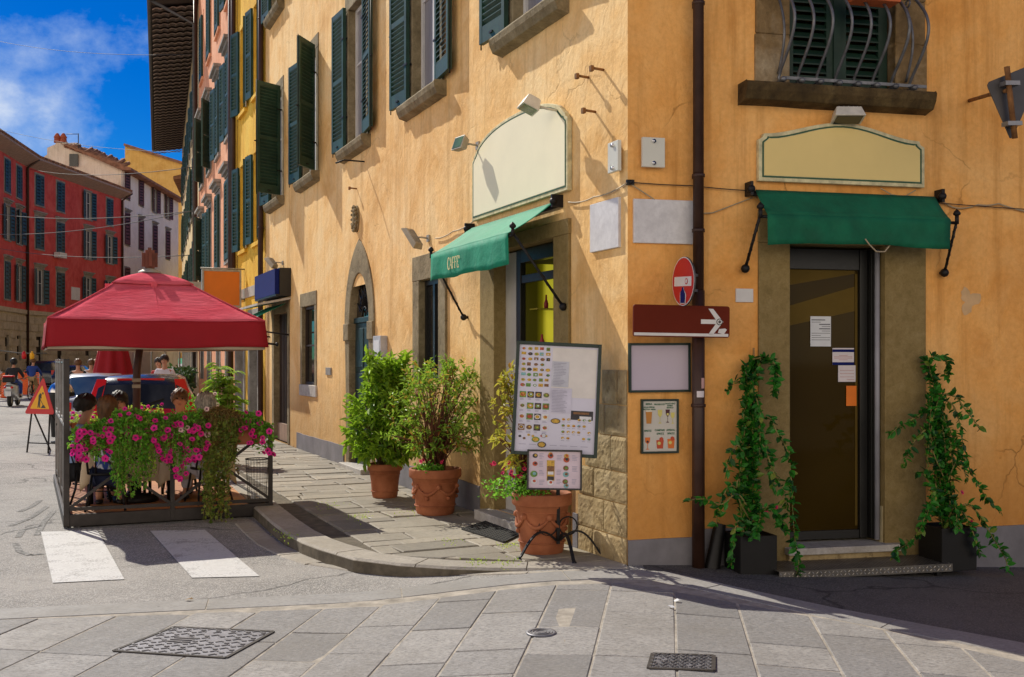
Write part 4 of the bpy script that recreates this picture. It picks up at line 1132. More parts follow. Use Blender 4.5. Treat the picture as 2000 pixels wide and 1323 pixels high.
# ---- awning over the cafe entrance
def awning(T, loc, ang, x0, x1, zr, zb, out, zv, name_label, canvas, rod_spread, zrod, text=None, sag=0.0, ends=(.06, .06), top=None):
    r = thing('shop_awning', name_label, 'awning', loc, ang)
    n = 24; mb = MB(T); vs = []; rr = random.Random(int(zr*100))
    for i in range(n+1):
        x = x0+(x1-x0)*i/n
        for j in range(7):
            t = j/6; dip = -.018*sin(pi*t)*(.6+.4*sin(i*.9))
            vs.append((x, -.06-(out-.06)*t, zr+(zb-zr)*t+dip))
    mb.add(vs, [(i*7+j, i*7+j+1, (i+1)*7+j+1, (i+1)*7+j) for i in range(n) for j in range(6)], 0, True)
    fabric = mb.build('canopy', top or canvas, r, solid=.004)
    mb = MB(T); vs = []
    for i in range(n+1):
        x = x0+(x1-x0)*i/n; u = i/n
        for j in range(6):
            t = j/5; rip = .014*t*(sin(u*31)+.6*sin(u*17+1)); dz = sag*sin(pi*u)**2*t*(.7+.3*sin(u*9))
            vs.append((x+.004*t*sin(u*23), -out-.004-rip*.8, zb-(zb-zv)*t+dz+.008*t*sin(u*14)))
    mb.add(vs, [(i*6+j, i*6+j+1, (i+1)*6+j+1, (i+1)*6+j) for i in range(n) for j in range(5)], 0, True)
    va = mb.build('valance', canvas, r, solid=.004)
    mb = MB(T); mb.tube([(x0-.03,-.045,zr-.03),(x1+.03,-.045,zr-.03)], .022, 10)
    for x in (x0-.05, x1+.05): mb.box(x-.012, x+.012, -.11, -.0, zr-.05, zr+.06); mb.ball((x, -.09, zr), .036, n=8, k=6)
    mb.build('roller', IRON, r)
    mb = MB(T); e0, e1 = x0-ends[0], x1+ends[1]; mb.tube([(e0,-out+.022,zb-.02),(e1,-out+.022,zb-.02)], .013, 8)
    mb.build('front_bar', IRON, r)
    for x, xw in ((e0, e0-rod_spread[0]), (e1, e1+rod_spread[1])):
        mb = MB(T); a, b = V((x,-out+.015,zb+.0)), V((xw,-.05,zrod))
        mb.tube([a, b], .012, 6)
        d = (b-a); k = 40; u = d.normalized().orthogonal().normalized(); w_ = d.normalized().cross(u)
        mb.tube([a+d*i/k+(u*cos(i*.9)+w_*sin(i*.9))*.009 for i in range(k+1)], .006, 5)
        mb.ball(tuple(b), .036, n=10, k=8); mb.tube([b, (xw,.0,zrod)], .016, 8)
        mb.tube([a-V((0,0,.03)), a+V((0,0,.045))], .016, 8); mb.lathe([(.004,-.03),(.028,-.015),(.03,0),(.018,.018),(.0,.035)], (a.x, a.y, a.z+.06), 10)
        mb.build('support_rod', IRON, r)
    if text:
        mb = MB(T); tx, tz, th = text; glyph_strokes(mb, "CAFFE'", tx, tz, th, -out-.022, .56)
        tag(mb.build('lettering', TEXTC, va), 'cream serif letters CAFFE')
    return r
ax0, ax1 = Lp(930, 440)[0], Lp(1094, 400)[0]
awning(FL, lw((ax0+ax1)/2, 2.7), AL, ax0, ax1, 3.00, 2.705, .50, 2.43, "green canvas awning lettered CAFFE' in bright sun over the street-side entrance", AWN, (.18, .10), 2.07, text=(Lp(878, 520, .5)[0], 2.505, .115), top=AWN_T)
bx0, bx1 = Rp(1486, 380, .16)[0], Rp(1840, 390, .16)[0]
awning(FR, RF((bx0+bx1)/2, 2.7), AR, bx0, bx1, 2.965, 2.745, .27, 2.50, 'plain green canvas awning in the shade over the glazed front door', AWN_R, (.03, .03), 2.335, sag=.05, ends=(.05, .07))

# ---- arched cream signboards
def signboard(T, loc, ang, x0, x1, zb, zs, za, label, face, shoulder=.08, out=.05, ogee=False):
    r = thing('shop_sign', label, 'signboard', loc, ang)
    def outline(d):
        c = (x0+x1)/2; hw = (x1-x0)/2-d; n = 18; sh = shoulder
        pts = [(x0+d, zb+d), (x1-d, zb+d), (x1-d, zs-d*.6)]
        pts += [(x1-d-sh*.45, zs+sh*.25-d*.4), (x1-d-sh*.55, zs+sh*.6-d*.8)]
        top = []
        for i in range(n+1):
            u = 1-2*i/n; top.append((c+u*(hw-sh*.7), zs+sh*.6-d*.9+(za-zs-sh*.6)*(max(0, (.5+.5*cos(u*pi))**.85 if ogee else max(0, 1-abs(u)**2.3)**.62))))
        pts += top
        pts += [(x0+d+sh*.55, zs+sh*.6-d*.8), (x0+d+sh*.45, zs+sh*.25-d*.4), (x0+d, zs-d*.6)]
        return pts
    mb = MB(T); mb.prism(outline(0), -out, -.004); mb.build('board', SIGNEDGE, r, bevel=.004)
    mb = MB(T); mb.ring(outline(.030), outline(.042), -out-.004, -out); mb.build('border_line', SIGNLINE, r)
    mb = MB(T); P = outline(.046); mb.add([(p[0], -out-.003, p[1]) for p in P], [tuple(range(len(P)))]); mb.build('face', face, r)
    return r
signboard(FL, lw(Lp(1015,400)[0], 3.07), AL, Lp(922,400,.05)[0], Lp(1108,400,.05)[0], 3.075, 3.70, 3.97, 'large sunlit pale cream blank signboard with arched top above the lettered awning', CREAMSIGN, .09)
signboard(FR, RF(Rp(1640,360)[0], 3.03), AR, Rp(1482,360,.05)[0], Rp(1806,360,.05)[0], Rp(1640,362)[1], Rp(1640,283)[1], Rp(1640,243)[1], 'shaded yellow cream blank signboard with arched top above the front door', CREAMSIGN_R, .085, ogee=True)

# ---- floodlights
def floodlight(loc, ang, label, aim, size=(.20,.07,.14), arm=.25, mat=LAMPM, glass=GLASSD, group='floodlights on the walls', armoff=(0,0)):
    r = thing('floodlight', label, 'floodlight', loc, ang, group)
    T = WM[r]; c = V((armoff[0], -arm, armoff[1]))
    R_ = T @ Matrix.Translation(c) @ Matrix.Rotation(aim[1], 4, 'Z') @ Matrix.Rotation(aim[0], 4, 'X')
    w_, d_, h_ = size; mb = MB(R_)
    mb.add([(-w_/2,-d_/2,-h_/2),(w_/2,-d_/2,-h_/2),(w_/2*.8,d_/2,-h_/2*.75),(-w_/2*.8,d_/2,-h_/2*.75),(-w_/2,-d_/2,h_/2),(w_/2,-d_/2,h_/2),(w_/2*.8,d_/2,h_/2*.75),(-w_/2*.8,d_/2,h_/2*.75)],
           [(0,3,2,1),(4,5,6,7),(0,1,5,4),(1,2,6,5),(2,3,7,6),(3,0,4,7)])
    for i in range(5): x = -w_*.3+w_*.15*i; mb.box(x-.004, x+.004, d_*.45, d_*.62, -h_*.3, h_*.3)
    mb.build('housing', mat, r, bevel=.006)
    mb = MB(R_); mb.box(-w_*.42, w_*.42, -d_/2-.004, -d_/2-.0005, -h_*.4, h_*.4); mb.build('lens', glass, r)
    mb = MB(T); mb.tube([(0,0,0), (0,-arm*.5,.01), tuple(c+V((0,.02,0)))], .012, 6); mb.box(-.04,.04,-.02,.0,-.04,.04)
    mb.build('arm', mat, r)
    return r
LENSG = glassy('greenish_lamp_glass', (.10,.16,.05), .1)
x, z = Lp(935, 285); floodlight(lw(x, z), AL, 'small square floodlight at the left shoulder of the sunlit signboard', (radians(-20), radians(10)), (.20,.08,.15), .20, LAMPM, LENSG)
x, z = Lp(1098, 218); floodlight(lw(x, z, .02), AL, 'white floodlight on top right of the sunlit signboard', (radians(65), radians(-10)), (.24,.10,.16), .26, LAMPW, LENSG, armoff=(-.07, .05))
x, z = Lp(838, 466); floodlight(lw(x, z), AL, 'long grey lamp head beside the lettered awning', (radians(35), radians(-50)), (.20,.06,.30), .20, LAMPM, LENSG)
x, z = Lp(553, 514); floodlight(lw(x, z), AL, 'distant small grey lamp above the blue sign', (radians(40), radians(-40)), (.22,.08,.26), .22, LAMPM, LENSG)
x, z = Rp(1640, 236); floodlight(RF(x, z+.02), AR, 'cream floodlight facing down on top of the shaded signboard', (radians(72), radians(-12)), (.25,.09,.15), .12, LAMPW, GLASSD)

# ---- plaques on both faces of the corner
def plaque(T, loc, ang, box, label, mat, out=.02, studs=False, cat='plaque', name='wall_plaque', group=None):
    (x0, z1), (x1, z0) = box
    r = thing(name, label, cat, loc, ang, group) if studs else None
    mb = MB(T); mb.box(x0, x1, -out-(.02 if studs else 0), -out+.012 if studs else .004, z0, z1)
    if studs:
        mb.build('panel', mat, r, bevel=.003)
        for zz in (z0+.03, z1-.03):
            mb = MB(T); mb.tube([((x0+x1)/2,.0,zz),((x0+x1)/2,-out-.034,zz)], .016, 8); mb.build('stud', CHROME, r)
        return r
    return tag(mb.build(name, mat, None, loc, ang, bevel=.004), label, cat, group)
plaque(FL, lw(Lp(1199,305)[0], 2.2+.9), AL, (Lp(1189,281,.05), Lp(1209,333,.05)), 'narrow pale glass plaque on studs on the sunlit face of the corner', PLAQUE, .04, True)
plaque(FR, RF(Rp(1276,297)[0], 3.2), AR, (Rp(1254,268,.05), Rp(1298,328,.05)), 'square pale glass plaque on studs on the shaded face of the corner', PLAQUE, .04, True)
plaque(FL, lw(Lp(1185,440)[0], 2.6), AL, (Lp(1157,401), Lp(1213,483)), 'blank white marble slab on the sunlit face of the corner', MARBLE, .025, name='marble_slab')
plaque(FR, RF(Rp(1295,433)[0], 2.65), AR, (Rp(1236,389), Rp(1354,478)), 'wide blank white marble slab on the shaded face beside the drainpipe', MARBLE, .025, name='marble_slab')
plaque(FR, RF(Rp(1452,577)[0], 2.1), AR, (Rp(1436,564), Rp(1470,591)), 'small white blank tile left of the front door', WHITES, .015, name='wall_tile')
plaque(FL, lw(Lp(643,725)[0], 1.4), AL, (Lp(638,718), Lp(648,733)), 'tiny grey bell plate left of the arched doorway', GREYST, .02, name='bell_plate')

# ---- stone medallion over the arched door
x, z = Lp(698, 428); r = thing('stone_medallion', 'small oval carved stone coat of arms above the pointed doorway', 'medallion', lw(x, z), AL)
mb = MB(WM[r]); 
for k, (rx, rz, y) in enumerate(((.13,.20,-.03),(.11,.175,-.055))):
    P = [(rx*cos(a)*(1-.12*(sin(a) < -.4)), rz*sin(a)) for a in [2*pi*i/24 for i in range(24)]]; mb.prism(P, y, 0)
mb.build('shield', PIETRA, r, bevel=.012)
mb = MB(WM[r]); q = random.Random(2)
for i in range(16): a = 2*pi*i/16; mb.ball((.115*cos(a), -.055, .18*sin(a)), .022, n=6, k=5)
for i in range(9): mb.ball((q.uniform(-.06,.06), -.062, q.uniform(-.12,.12)), .028, .02, .034, 6, 5)
mb.build('relief', PIETRA, r)

# ---- small iron pegs in the wall and a bent bracket
for i, (px, py, lab) in enumerate(((1179,137,'rusty iron peg, highest of the three near the corner'), (1150,152,'rusty iron peg, leftmost of the three near the corner'), (1163,219,'rusty iron peg, lowest of the three near the corner'), (697,369,'dark iron peg high above the pointed doorway'))):
    x, z = Lp(px, py); mb = MB(FL); mb.tube([(x,0,z),(x,-.10,z+.005)], .012, 6); mb.box(x-.018, x+.018, -.125, -.098, z-.022, z+.022)
    tag(mb.build('iron_peg', RUSTY, None, lw(x, z), AL), lab, 'iron peg', 'iron pegs in the wall')
x, z = Lp(712, 316); mb = MB(FL); mb.tube([(x,0,z),(x,-.3,z+.0),(x-.02,-.42,z-.05)], .012, 6)
tag(mb.build('wall_bracket', IRON, None, lw(x, z), AL), 'thin bent iron bracket below the third upper window', 'bracket')

# ---- notice boxes by the arched door
x, z = Lp(748, 680); r = thing('notice_case', 'slim white notice case beside the pointed doorway', 'notice case', lw(x, z), AL)
(a, zt), (b, zb_) = Lp(742, 657), Lp(757, 700); mb = MB(FL); mb.box(a, b, -.10, .0, zb_, zt); mb.build('case', mk('pale_grey_case', (.50,.51,.55), .4), r, bevel=.006)
mb = MB(FL); mb.box(a+.05, b-.05, -.104, -.1005, zb_+.06, zt-.06); mb.build('sheet', PAPER, r)
(a, zt), (b, zb_) = Lp(746, 699), Lp(771, 712); mb = MB(FL); mb.box(a, b, -.12, .0, zb_, zt); mb.box(a+.02, b-.02, -.135, -.12, zb_+.03, zt-.05)
tag(mb.build('letter_box', mk('grey_box', (.32,.32,.32), .5), None, lw(x, zb_), AL, bevel=.006), 'grey letter box under the slim notice case', 'letter box')

# ---- blue shop sign and its little canopy, far end
(a, zt), (b, zb_) = Lp(526, 541), Lp(568, 581); zt = Lp(547,534)[1]; zb_ = Lp(547,581)[1]
r = thing('shop_sign', 'plain dark blue sign panel above the far shop door', 'sign', lw((a+b)/2, zb_), AL)
mb = MB(FL); mb.box(a, b, -.30, -.22, zb_, zt); mb.build('panel', BLUES, r); mb = MB(FL); mb.box(a-.03, b+.03, -.29, .0, zb_-.03, zb_-.002); mb.box(a-.03, b+.03, -.215, -.0, zb_, zt+.02); mb.build('sign_frame', BLACKF, r)
r = thing('shop_canopy', 'grey board canopy with a rolled green awning over the far shop door', 'canopy', lw((a+b)/2, zb_-.1), AL)
mb = MB(FL); mb.add([(a-.05,0,zb_-.05),(b+.0,0,zb_-.05),(b,-.62,zb_-.18),(a-.05,-.62,zb_-.18),(a-.05,0,zb_-.09),(b,0,zb_-.09),(b,-.62,zb_-.22),(a-.05,-.62,zb_-.22)],[(3,2,1,0),(4,5,6,7),(2,3,7,6),(1,2,6,5),(0,4,7,3)]); mb.build('board', MARBLE_O, r)
mb = MB(FL); mb.add([(a,-.05,zb_-.16),(b-.2,-.05,zb_-.16),(b-.2,-.62,zb_-.44),(a,-.62,zb_-.44)],[(0,1,2,3)]); mb.build('green_awning', AWN, r, solid=.006)
mb = MB(FL); zz = Lp(560, 655)[1]; mb.tube([(b-.1,0,zz),(b-.5,-.5,zz+.08)], .015, 6); mb.tube([(a+.1,0,zz),(a-.3,-.5,zz+.08)], .015, 6); mb.build('support_rod', IRON, r)

# ---- orange projecting sign on the yellow house
x, z = plp(TY, 478, 565); p = TY @ V((x, 0, z)); ang = atan2((TY.to_3x3() @ V((1,0,0))).y, (TY.to_3x3() @ V((1,0,0))).x)
r = thing('projecting_sign', 'blank orange box sign projecting from the yellow house', 'sign', p, ang)
M_ = WM[r]; h = .78; mb = MB(M_); mb.box(-.07, .07, -.93, -.13, -h/2, h/2); mb.build('panel', ORANGES, r)
mb = MB(M_)
for y0, y1, z0, z1 in ((-.97,-.93,-h/2-.04,h/2+.04),(-.13,-.09,-h/2-.04,h/2+.04),(-.93,-.13,h/2,h/2+.04),(-.93,-.13,-h/2-.04,-h/2)): mb.box(-.085,.085,y0,y1,z0,z1)
mb.tube([(0,0,h/2+.07),(0,-1.0,h/2+.07)], .02, 6); mb.tube([(0,0,-h*.3),(0,-.1,-h*.3)], .02, 6); mb.build('sign_frame', LAMPM, r)
x, z = plp(TY, 455, 575); p = TY @ V((x, 0, z)); r2 = thing('projecting_sign', 'grey blank side of a box sign behind the orange one', 'sign', p, ang)
mb = MB(WM[r2]); mb.box(-.06,.06,-1.12,-.15,-.40,.28); mb.build('panel', mk('pale_grey_sign', (.42,.40,.34), .6), r2); mb = MB(WM[r2]); mb.tube([(0,0,.2),(0,-.2,.2)], .02, 6); mb.build('bracket', IRON, r2)
# teal fabric sign lower down
x, z = plp(TY, 492, 668); p = TY @ V((x, 0, z)); mb = MB(frame(p, ang)); mb.box(-.02,.02,-.75,-.05,-.12,.10); tag(mb.build('hanging_banner', mk('teal_fabric', (.03,.35,.26), .8), None, p, ang), 'small teal pennant hanging by the yellow house door', 'banner')

# ---- cables strung over the walls
def cable(T, pts, r, mat, name='wall_cable', label='', sag=0.0, n=8):
    mb = MB(T); P = [V(p) for p in pts]; out = []
    for a, b in zip(P, P[1:]):
        for i in range(n): t = i/n; q_ = a.lerp(b, t); q_.z -= sag*4*t*(1-t); out.append(q_)
    out.append(P[-1]); mb.tube(out, r, 5)
    c = T @ P[0]; ang = atan2(T[1][0], T[0][0])
    return tag(mb.build(name, mat, None, c, ang), label, 'cable')
def L3(px, py, o=.02): x, z = Lp(px, py, o); return (x, -o, z)
def R3(px, py, o=.02): x, z = Rp(px, py, o); return (x, -o, z)
cable(FL, [L3(850,466), L3(885,452), L3(925,432)], .007, CABLE, label='beige cable from the grey lamp head to the sunlit signboard', sag=.02)
cable(FL, [L3(1110,395), L3(1160,385), L3(1224,358)], .006, CABLE, label='beige cable from the lettered awning up to the corner', sag=.02)
cable(FR, [R3(1228,357), R3(1290,398), R3(1350,418), R3(1392,416), R3(1470,386)], .005, CABLE, label='beige cable looping over the wide marble slab', sag=.0)
cable(FR, [R3(1228,356), R3(1352,363), R3(1470,373,.03), R3(1850,398,.03), R3(2060,412)], .004, CABLED, label='thin dark wire stretched across the shaded front', sag=.004)
cable(FR, [R3(1842,394), R3(1870,407), R3(1910,400), R3(1950,398), R3(2030,418)], .006, CABLE, label='pale cable running right from the plain awning', sag=.01)
cable(FR, [R3(1690,467,.29), R3(1698,478,.29), R3(1712,492,.28), R3(1728,492,.27), R3(1742,474,.26)], .006, CABLE, label='loose cable loop hanging under the plain awning', sag=.0)
cable(FR, [R3(1720,368,.03), R3(1740,380,.03), R3(1765,385,.03), R3(1788,372,.03)], .005, CABLE, label='short cable loop under the shaded signboard', sag=.0)
mb = MB(FR); c = R3(1232,356,.03); mb.ball(c, .018, n=8, k=6); mb.box(c[0]-.03, c[0]+.03, -.03, 0, c[2]-.02, c[2]+.02); tag(mb.build('cable_anchor', IRON, None, FR @ V(c), AR), 'dark cable anchor fixed at the corner', 'anchor')

# ---- planters and shrubs
def leaf(mb, p, d, nrm, L, W, m=0, fold=.25, curl=.15):
    d = d.normalized(); s_ = d.cross(nrm)
    if s_.length < 1e-4: s_ = d.orthogonal()
    s_.normalize(); u = s_.cross(d).normalized()
    mid = p + d*L*.5 - u*L*curl*.3
    a = p; t = p + d*L - u*L*curl
    l1 = p+d*L*.32+s_*W*.5+u*W*fold; l2 = p+d*L*.68+s_*W*.42+u*W*fold-u*L*curl*.5
    r1 = p+d*L*.32-s_*W*.5+u*W*fold; r2 = p+d*L*.68-s_*W*.42+u*W*fold-u*L*curl*.5
    b = len(mb.v); mb.v += [mb.T @ w__ for w__ in (a, l1, l2, t, r2, r1)]; mb.f += [[b, b+1, b+2, b+3], [b, b+3, b+4, b+5]]; mb.m += [m, m]; mb.sm += [False, False]
def rv(q, z=0): 
    while True:
        p = V((q.uniform(-1,1), q.uniform(-1,1), q.uniform(-1,1)))
        if .01 < p.length < 1: return p.normalized()
def flower(mb, p, nrm, r, m=0, mc=1):
    nrm = nrm.normalized(); u = nrm.orthogonal().normalized(); w_ = nrm.cross(u); b = len(mb.v)
    ph = rnd.random()*6; k = 10
    mb.v.append(p - nrm*r*.35)
    for i in range(k): a = ph+2*pi*i/k; rr_ = r*(1 if i % 2 == 0 else .84); mb.v.append(p + (u*cos(a)+w_*sin(a))*rr_ + nrm*r*(.08 if i % 2 else -.05))
    for i in range(k): a = ph+2*pi*i/k; mb.v.append(p + (u*cos(a)+w_*sin(a))*r*.34 - nrm*r*.10)
    for i in range(k):
        j = (i+1) % k
        mb.f.append([b+1+i, b+1+j, b+1+k+j, b+1+k+i]); mb.m.append(m); mb.sm.append(True)
        mb.f.append([b+1+k+i, b+1+k+j, b]); mb.m.append(mc); mb.sm.append(True)
    for i_ in range(b, len(mb.v)): mb.v[i_] = mb.T @ mb.v[i_]

def pot_prof(R, h, rim=.12, base=.68):
    return [(R*base*.2,.0),(R*base,.0),(R*base*1.02,.01),(R*(base+.04),h*.06),(R*(base+.05),h*.08),(R*(.80),h*.5),(R*.88,h*.77),(R*.90,h*.775),(R*.90,h*.80),(R*.97,h*.805),(R,h*.83),(R,h*.97),(R*.985,h),(R*.90,h),(R*.86,h*.94),(R*.84,h*.86)]
def pot(loc, R, h, label, garland=False, group='terracotta pots on the footway'):
    r = thing('terracotta_pot', label, 'flower pot', loc, rnd.uniform(0, 6), group); T = WM[r]
    mb = MB(T); mb.lathe(pot_prof(R, h), n=40)
    mb.build('pot', TERRA, r)
    mb = MB(T); n = 26; vs = [(0,0,h*.87)]+[(R*.85*cos(2*pi*i/n), R*.85*sin(2*pi*i/n), h*.86+rnd.uniform(-.01,.01)) for i in range(n)]; mb.add(vs, [(0, i+1, (i+1)%n+1) for i in range(n)]); mb.build('soil', SOIL, r)
    mb = MB(T)
    rr_ = lambda z: R*(.74+.15*(z/h))
    for z in (h*.2, h*.70): mb.tube([((rr_(z)+.002)*cos(2*pi*i/36), (rr_(z)+.002)*sin(2*pi*i/36), z) for i in range(37)], .006, 5, caps=False)
    if garland:
        for s_ in range(6):
            a0 = 2*pi*s_/6
            mb.tube([((rr_(h*.6)+.004)*cos(a0+t*pi/3), (rr_(h*.6)+.004)*sin(a0+t*pi/3), h*.62-.16*h*sin(pi*t)) for t in [k/8 for k in range(9)]], [.008+.010*sin(pi*k/8) for k in range(9)], 6)
            mb.ball(((rr_(h*.62)+.008)*cos(a0), (rr_(h*.62)+.008)*sin(a0), h*.63), .028, n=8, k=6)
            mb.ball(((rr_(h*.3)+.006)*cos(a0+.5), (rr_(h*.3)+.006)*sin(a0+.5), h*.38), .022, n=8, k=6)
    mb.build('relief', TERRA, r)
    return r

def shrub(loc, R, H, n, mat, label, q, L=(.07,.12), W=.38, stemmat=STEM, stems=12, sprig=7, low=.1, shape=None, cat='shrub', name='potted_shrub', droop=.2, group=None, spread=.25, lean=(0,0), lump=.22):
    """canes from the pot fan out; leafy sprigs fill the crown's volume in clumps"""
    r = thing(name, label, cat, loc, 0, group); mb = MB(); ms = MB(); b0 = V(loc)
    clumps = []
    for i in range(n):
        for _ in range(40):
            z = q.uniform(low, 1)*H; t = z/H; a = q.uniform(0, 2*pi)
            rad = R*(shape(t) if shape else (sin(pi*min(1,(t*.86+.10)))**.55))
            lmp = 1+lump*sin(3*a+z*7)+lump*.75*sin(5*a-z*11)
            rr_ = rad*lmp*sqrt(q.uniform(.12, 1))
            c = b0+V((rr_*cos(a)+lean[0]*t, rr_*sin(a)+lean[1]*t, z))
            if q.random() < .35+.65*(rr_/max(rad, .01)): break
        clumps.append((c, rr_/max(R, .01)))
    for c, e in clumps:
        out = (c-(b0+V((lean[0]*.5, lean[1]*.5, H*.42)))).normalized(); d = (out+rv(q)*.7+V((0,0,.35))).normalized()
        st_ = c-d*q.uniform(.05,.11)
        k = q.randint(max(3, sprig-3), sprig+2)
        for j in range(k):
            dd = (d*.55+rv(q)*.9+V((0,0,-droop))).normalized(); l = q.uniform(*L)
            leaf(mb, st_+d*(.14*j/k), dd, (V((0,0,1))+rv(q)*.7), l, l*W)
        if q.random() < .35:
            base = b0+V((q.uniform(-1,1)*R*spread*.6, q.uniform(-1,1)*R*spread*.6, 0)); mid = base.lerp(c, .5)+V((0,0,H*.12))
            ms.tube([base, mid, st_, c], [.007,.006,.004,.002], 4)
    for i in range(stems):
        a = q.uniform(0, 6.28); base = b0+V((q.uniform(-1,1)*R*spread, q.uniform(-1,1)*R*spread, -.03)); tip = b0+V((R*.55*cos(a), R*.55*sin(a), H*q.uniform(.55,.9)))
        ms.tube([base, base.lerp(tip,.45)+V((0,0,H*.1)), tip], [.011,.009,.005], 5)
    ms.build('stems', stemmat, r)
    mb.build('foliage', mat, r)
    return r
q = random.Random(17)
p1 = V((-1.49, 12.3, 0)); p2 = V((-.805, 11.0, 0)); p3 = V((.25, 8.78, 0))
pot(p1, .205, .40, 'plain ribbed terracotta pot, the smaller one by the arched doorway')
pot(p2, .275, .475, 'wide terracotta pot with a garland relief, holding the reddish shrub', True)
pot(p3, .252, .50, 'terracotta pot with swag relief standing behind the menu stand', True)
shrub(p1+V((0,0,.35)), .385, 1.29, 560, LEAF_BUSH, 'dense glossy green shrub in the smaller terracotta pot', q, (.07,.13), .40, shape=lambda t: .55+.5*sin(pi*min(1, t*1.05+.12)) if t < .9 else .62, low=.08, lean=(.02, 0))
shrub(p2+V((0,0,.43)), 0.395, 1.16, 380, LEAF_NAN, 'airy nandina shrub with reddish leaf tips in the wide pot', q, (.035,.08), .34, STEMR, 10, 8, low=.20, shape=lambda t: .25+.95*sin(pi*min(1, max(0,(t-.05)*.95)))**.9, droop=.15, lean=(.05, 0), lump=.42)
def bedding(loc, R, n, label, q, petals=PETALR, nf=14, leafm=LEAF_PET, H=.12, side=None):
    r = thing('bedding_plant', label, 'flowers', loc, 0); mb = MB(); mf = MB()
    for i in range(n):
        a = q.uniform(0, 6.28); rr_ = R*sqrt(q.random()); p = V(loc)+V((rr_*cos(a), rr_*sin(a), H*q.uniform(.1,1)*(1-.4*rr_/R)))
        if side: p += V(side)*q.random()**1.5
        leaf(mb, p, rv(q)+V((0,0,.3)), V((0,0,1))+rv(q)*.6, q.uniform(.025,.05), q.uniform(.016,.03))
    for i in range(nf):
        a = q.uniform(0, 6.28); rr_ = R*sqrt(q.random()); p = V(loc)+V((rr_*cos(a), rr_*sin(a), H*q.uniform(.7,1.2)))
        if side: p += V(side)*q.random()
        flower(mf, p, rv(q)+V((0,-.8,.7)), .022)
    mb.build('foliage', leafm, r); mf.build('flowers', [petals, PETALD], r); return r
bedding(p2+V((-.05,-.12,.44)), .16, 260, 'low red bedding flowers at the foot of the reddish shrub', q, PETALR, 12)
bedding(p3+V((-.10,-.02,.46)), .20, 420, 'green bedding plant with red blooms spilling over the pot behind the menu', q, PETALR, 16, H=.26, side=(-.26, -.05, -.02))
shrub(p3+V((-.13,.12,.46)), .17, 1.02, 85, LEAF_YEL, 'thin yellow green nandina rising behind the menu board', q, (.05,.085), .36, STEMR, 5, 8, low=.25, shape=lambda t: .4+.7*sin(pi*min(1, t)), lean=(-.14, 0))

# rubber mat
P = [Gp(903,1037,0), Gp(955,1020,0), Gp(1030,1040,0), Gp(985,1062,0)]
mb = MB(); n = 14; vs = []
for a in range(n):
    for d in (0, 1):
        pass
for i in range(n+1):
    u = i/n; a, b = P[0].lerp(P[1], u), P[3].lerp(P[2], u); mb.bar(a+V((0,0,.015)), b+V((0,0,.015)), .022, .014)
    a, b = P[0].lerp(P[3], u), P[1].lerp(P[2], u); mb.bar(a+V((0,0,.016)), b+V((0,0,.016)), .020, .013)
tag(mb.build('door_mat', RUBBER, None, (P[0]+P[2])/2), 'black open-weave rubber mat at the cafe step', 'door mat')

# ---- menu stand
bp = Gp(1090, 1086, 0.0)
r = thing('menu_stand', 'wrought iron menu stand with a large and a small picture menu', 'menu stand', bp, radians(10)); T = WM[r]
mb = MB(T); mb.bar((0,0,.10), (0,0,1.0), .026, .026); mb.build('post', IRON, r)
for a in (radians(198), radians(278), radians(345), radians(80)):
    mb = MB(T); d = V((cos(a), sin(a), 0)); pts = [d*(.02+.345*t)+V((0,0,.13+.10*sin(pi*min(1,t*1.05))-.12*t*t*1.0)) for t in [k/14 for k in range(15)]]
    for u, v in zip(pts, pts[1:]): mb.bar(u, v, .024, .014)
    mb.ball(tuple(pts[-1]+V((0,0,-.004))), .020, n=10, k=6); mb.build('leg', IRON, r)
for sg in (-1, 1):
    mb = MB(T); mb.tube([(sg*.085+.075*cos(t), 0, .245+.075*sin(t)) for t in [2*pi*k/20 for k in range(21)]], .006, 5, caps=False); mb.build('scroll_ring', IRON, r)
BK = [mk('dish_brown', (.25,.12,.05), .6, .5, 60), mk('dish_gold', (.62,.38,.06), .6, .4, 60), mk('dish_green', (.15,.30,.06), .6, .5, 60), mk('dish_red', (.50,.09,.04), .6, .4, 60), mk('dish_teal', (.22,.46,.47), .6, .3, 60), mk('dish_dark', (.05,.045,.05), .6, .5, 60), mk('print_grey', (.36,.35,.45), .6, .1, 60), mk('print_white', (.72,.72,.74), .6)]
# big board, leaning back and rolled a little clockwise as it hangs
cB = at(1087, 780, 8.22); MBd = Matrix.Translation(cB) @ Matrix.Rotation(radians(-2), 4, 'Z') @ Matrix.Rotation(radians(2.8), 4, 'Y') @ Matrix.Rotation(radians(-6), 4, 'X')
bw, bh = .335, .445
mb = MB(MBd); f_ = .026
for x0, x1, z0, z1 in ((-bw,-bw+f_,-bh,bh),(bw-f_,bw,-bh,bh),(-bw+f_,bw-f_,-bh,-bh+f_),(-bw+f_,bw-f_,bh-f_,bh)): mb.box(x0, x1, -.022, .02, z0, z1)
mb.box(-bw+f_, bw-f_, .0, .018, -bh+f_, bh-f_)
big = mb.build('large_menu_frame', FRAMEG, r, bevel=.003)
mb = MB(MBd); mb.quad((-bw+f_,-.002,-bh+f_),(bw-f_,-.002,-bh+f_),(bw-f_,-.002,bh-f_),(-bw+f_,-.002,bh-f_)); mb.build('menu_sheet', MENU, big)
mb = MB(MBd); y = -.004; u0, v0, u1, v1 = -bw+f_, bh-f_, bw-f_, -bh+f_
def uv(u, v): return (u0+(u1-u0)*u, v0+(v1-v0)*v)
def rect(mb, u, v, w_, h_, m, y=-.004):
    a = uv(u, v); b = uv(u+w_, v+h_); mb.quad((a[0],y,b[1]),(b[0],y,b[1]),(b[0],y,a[1]),(a[0],y,a[1]), m)
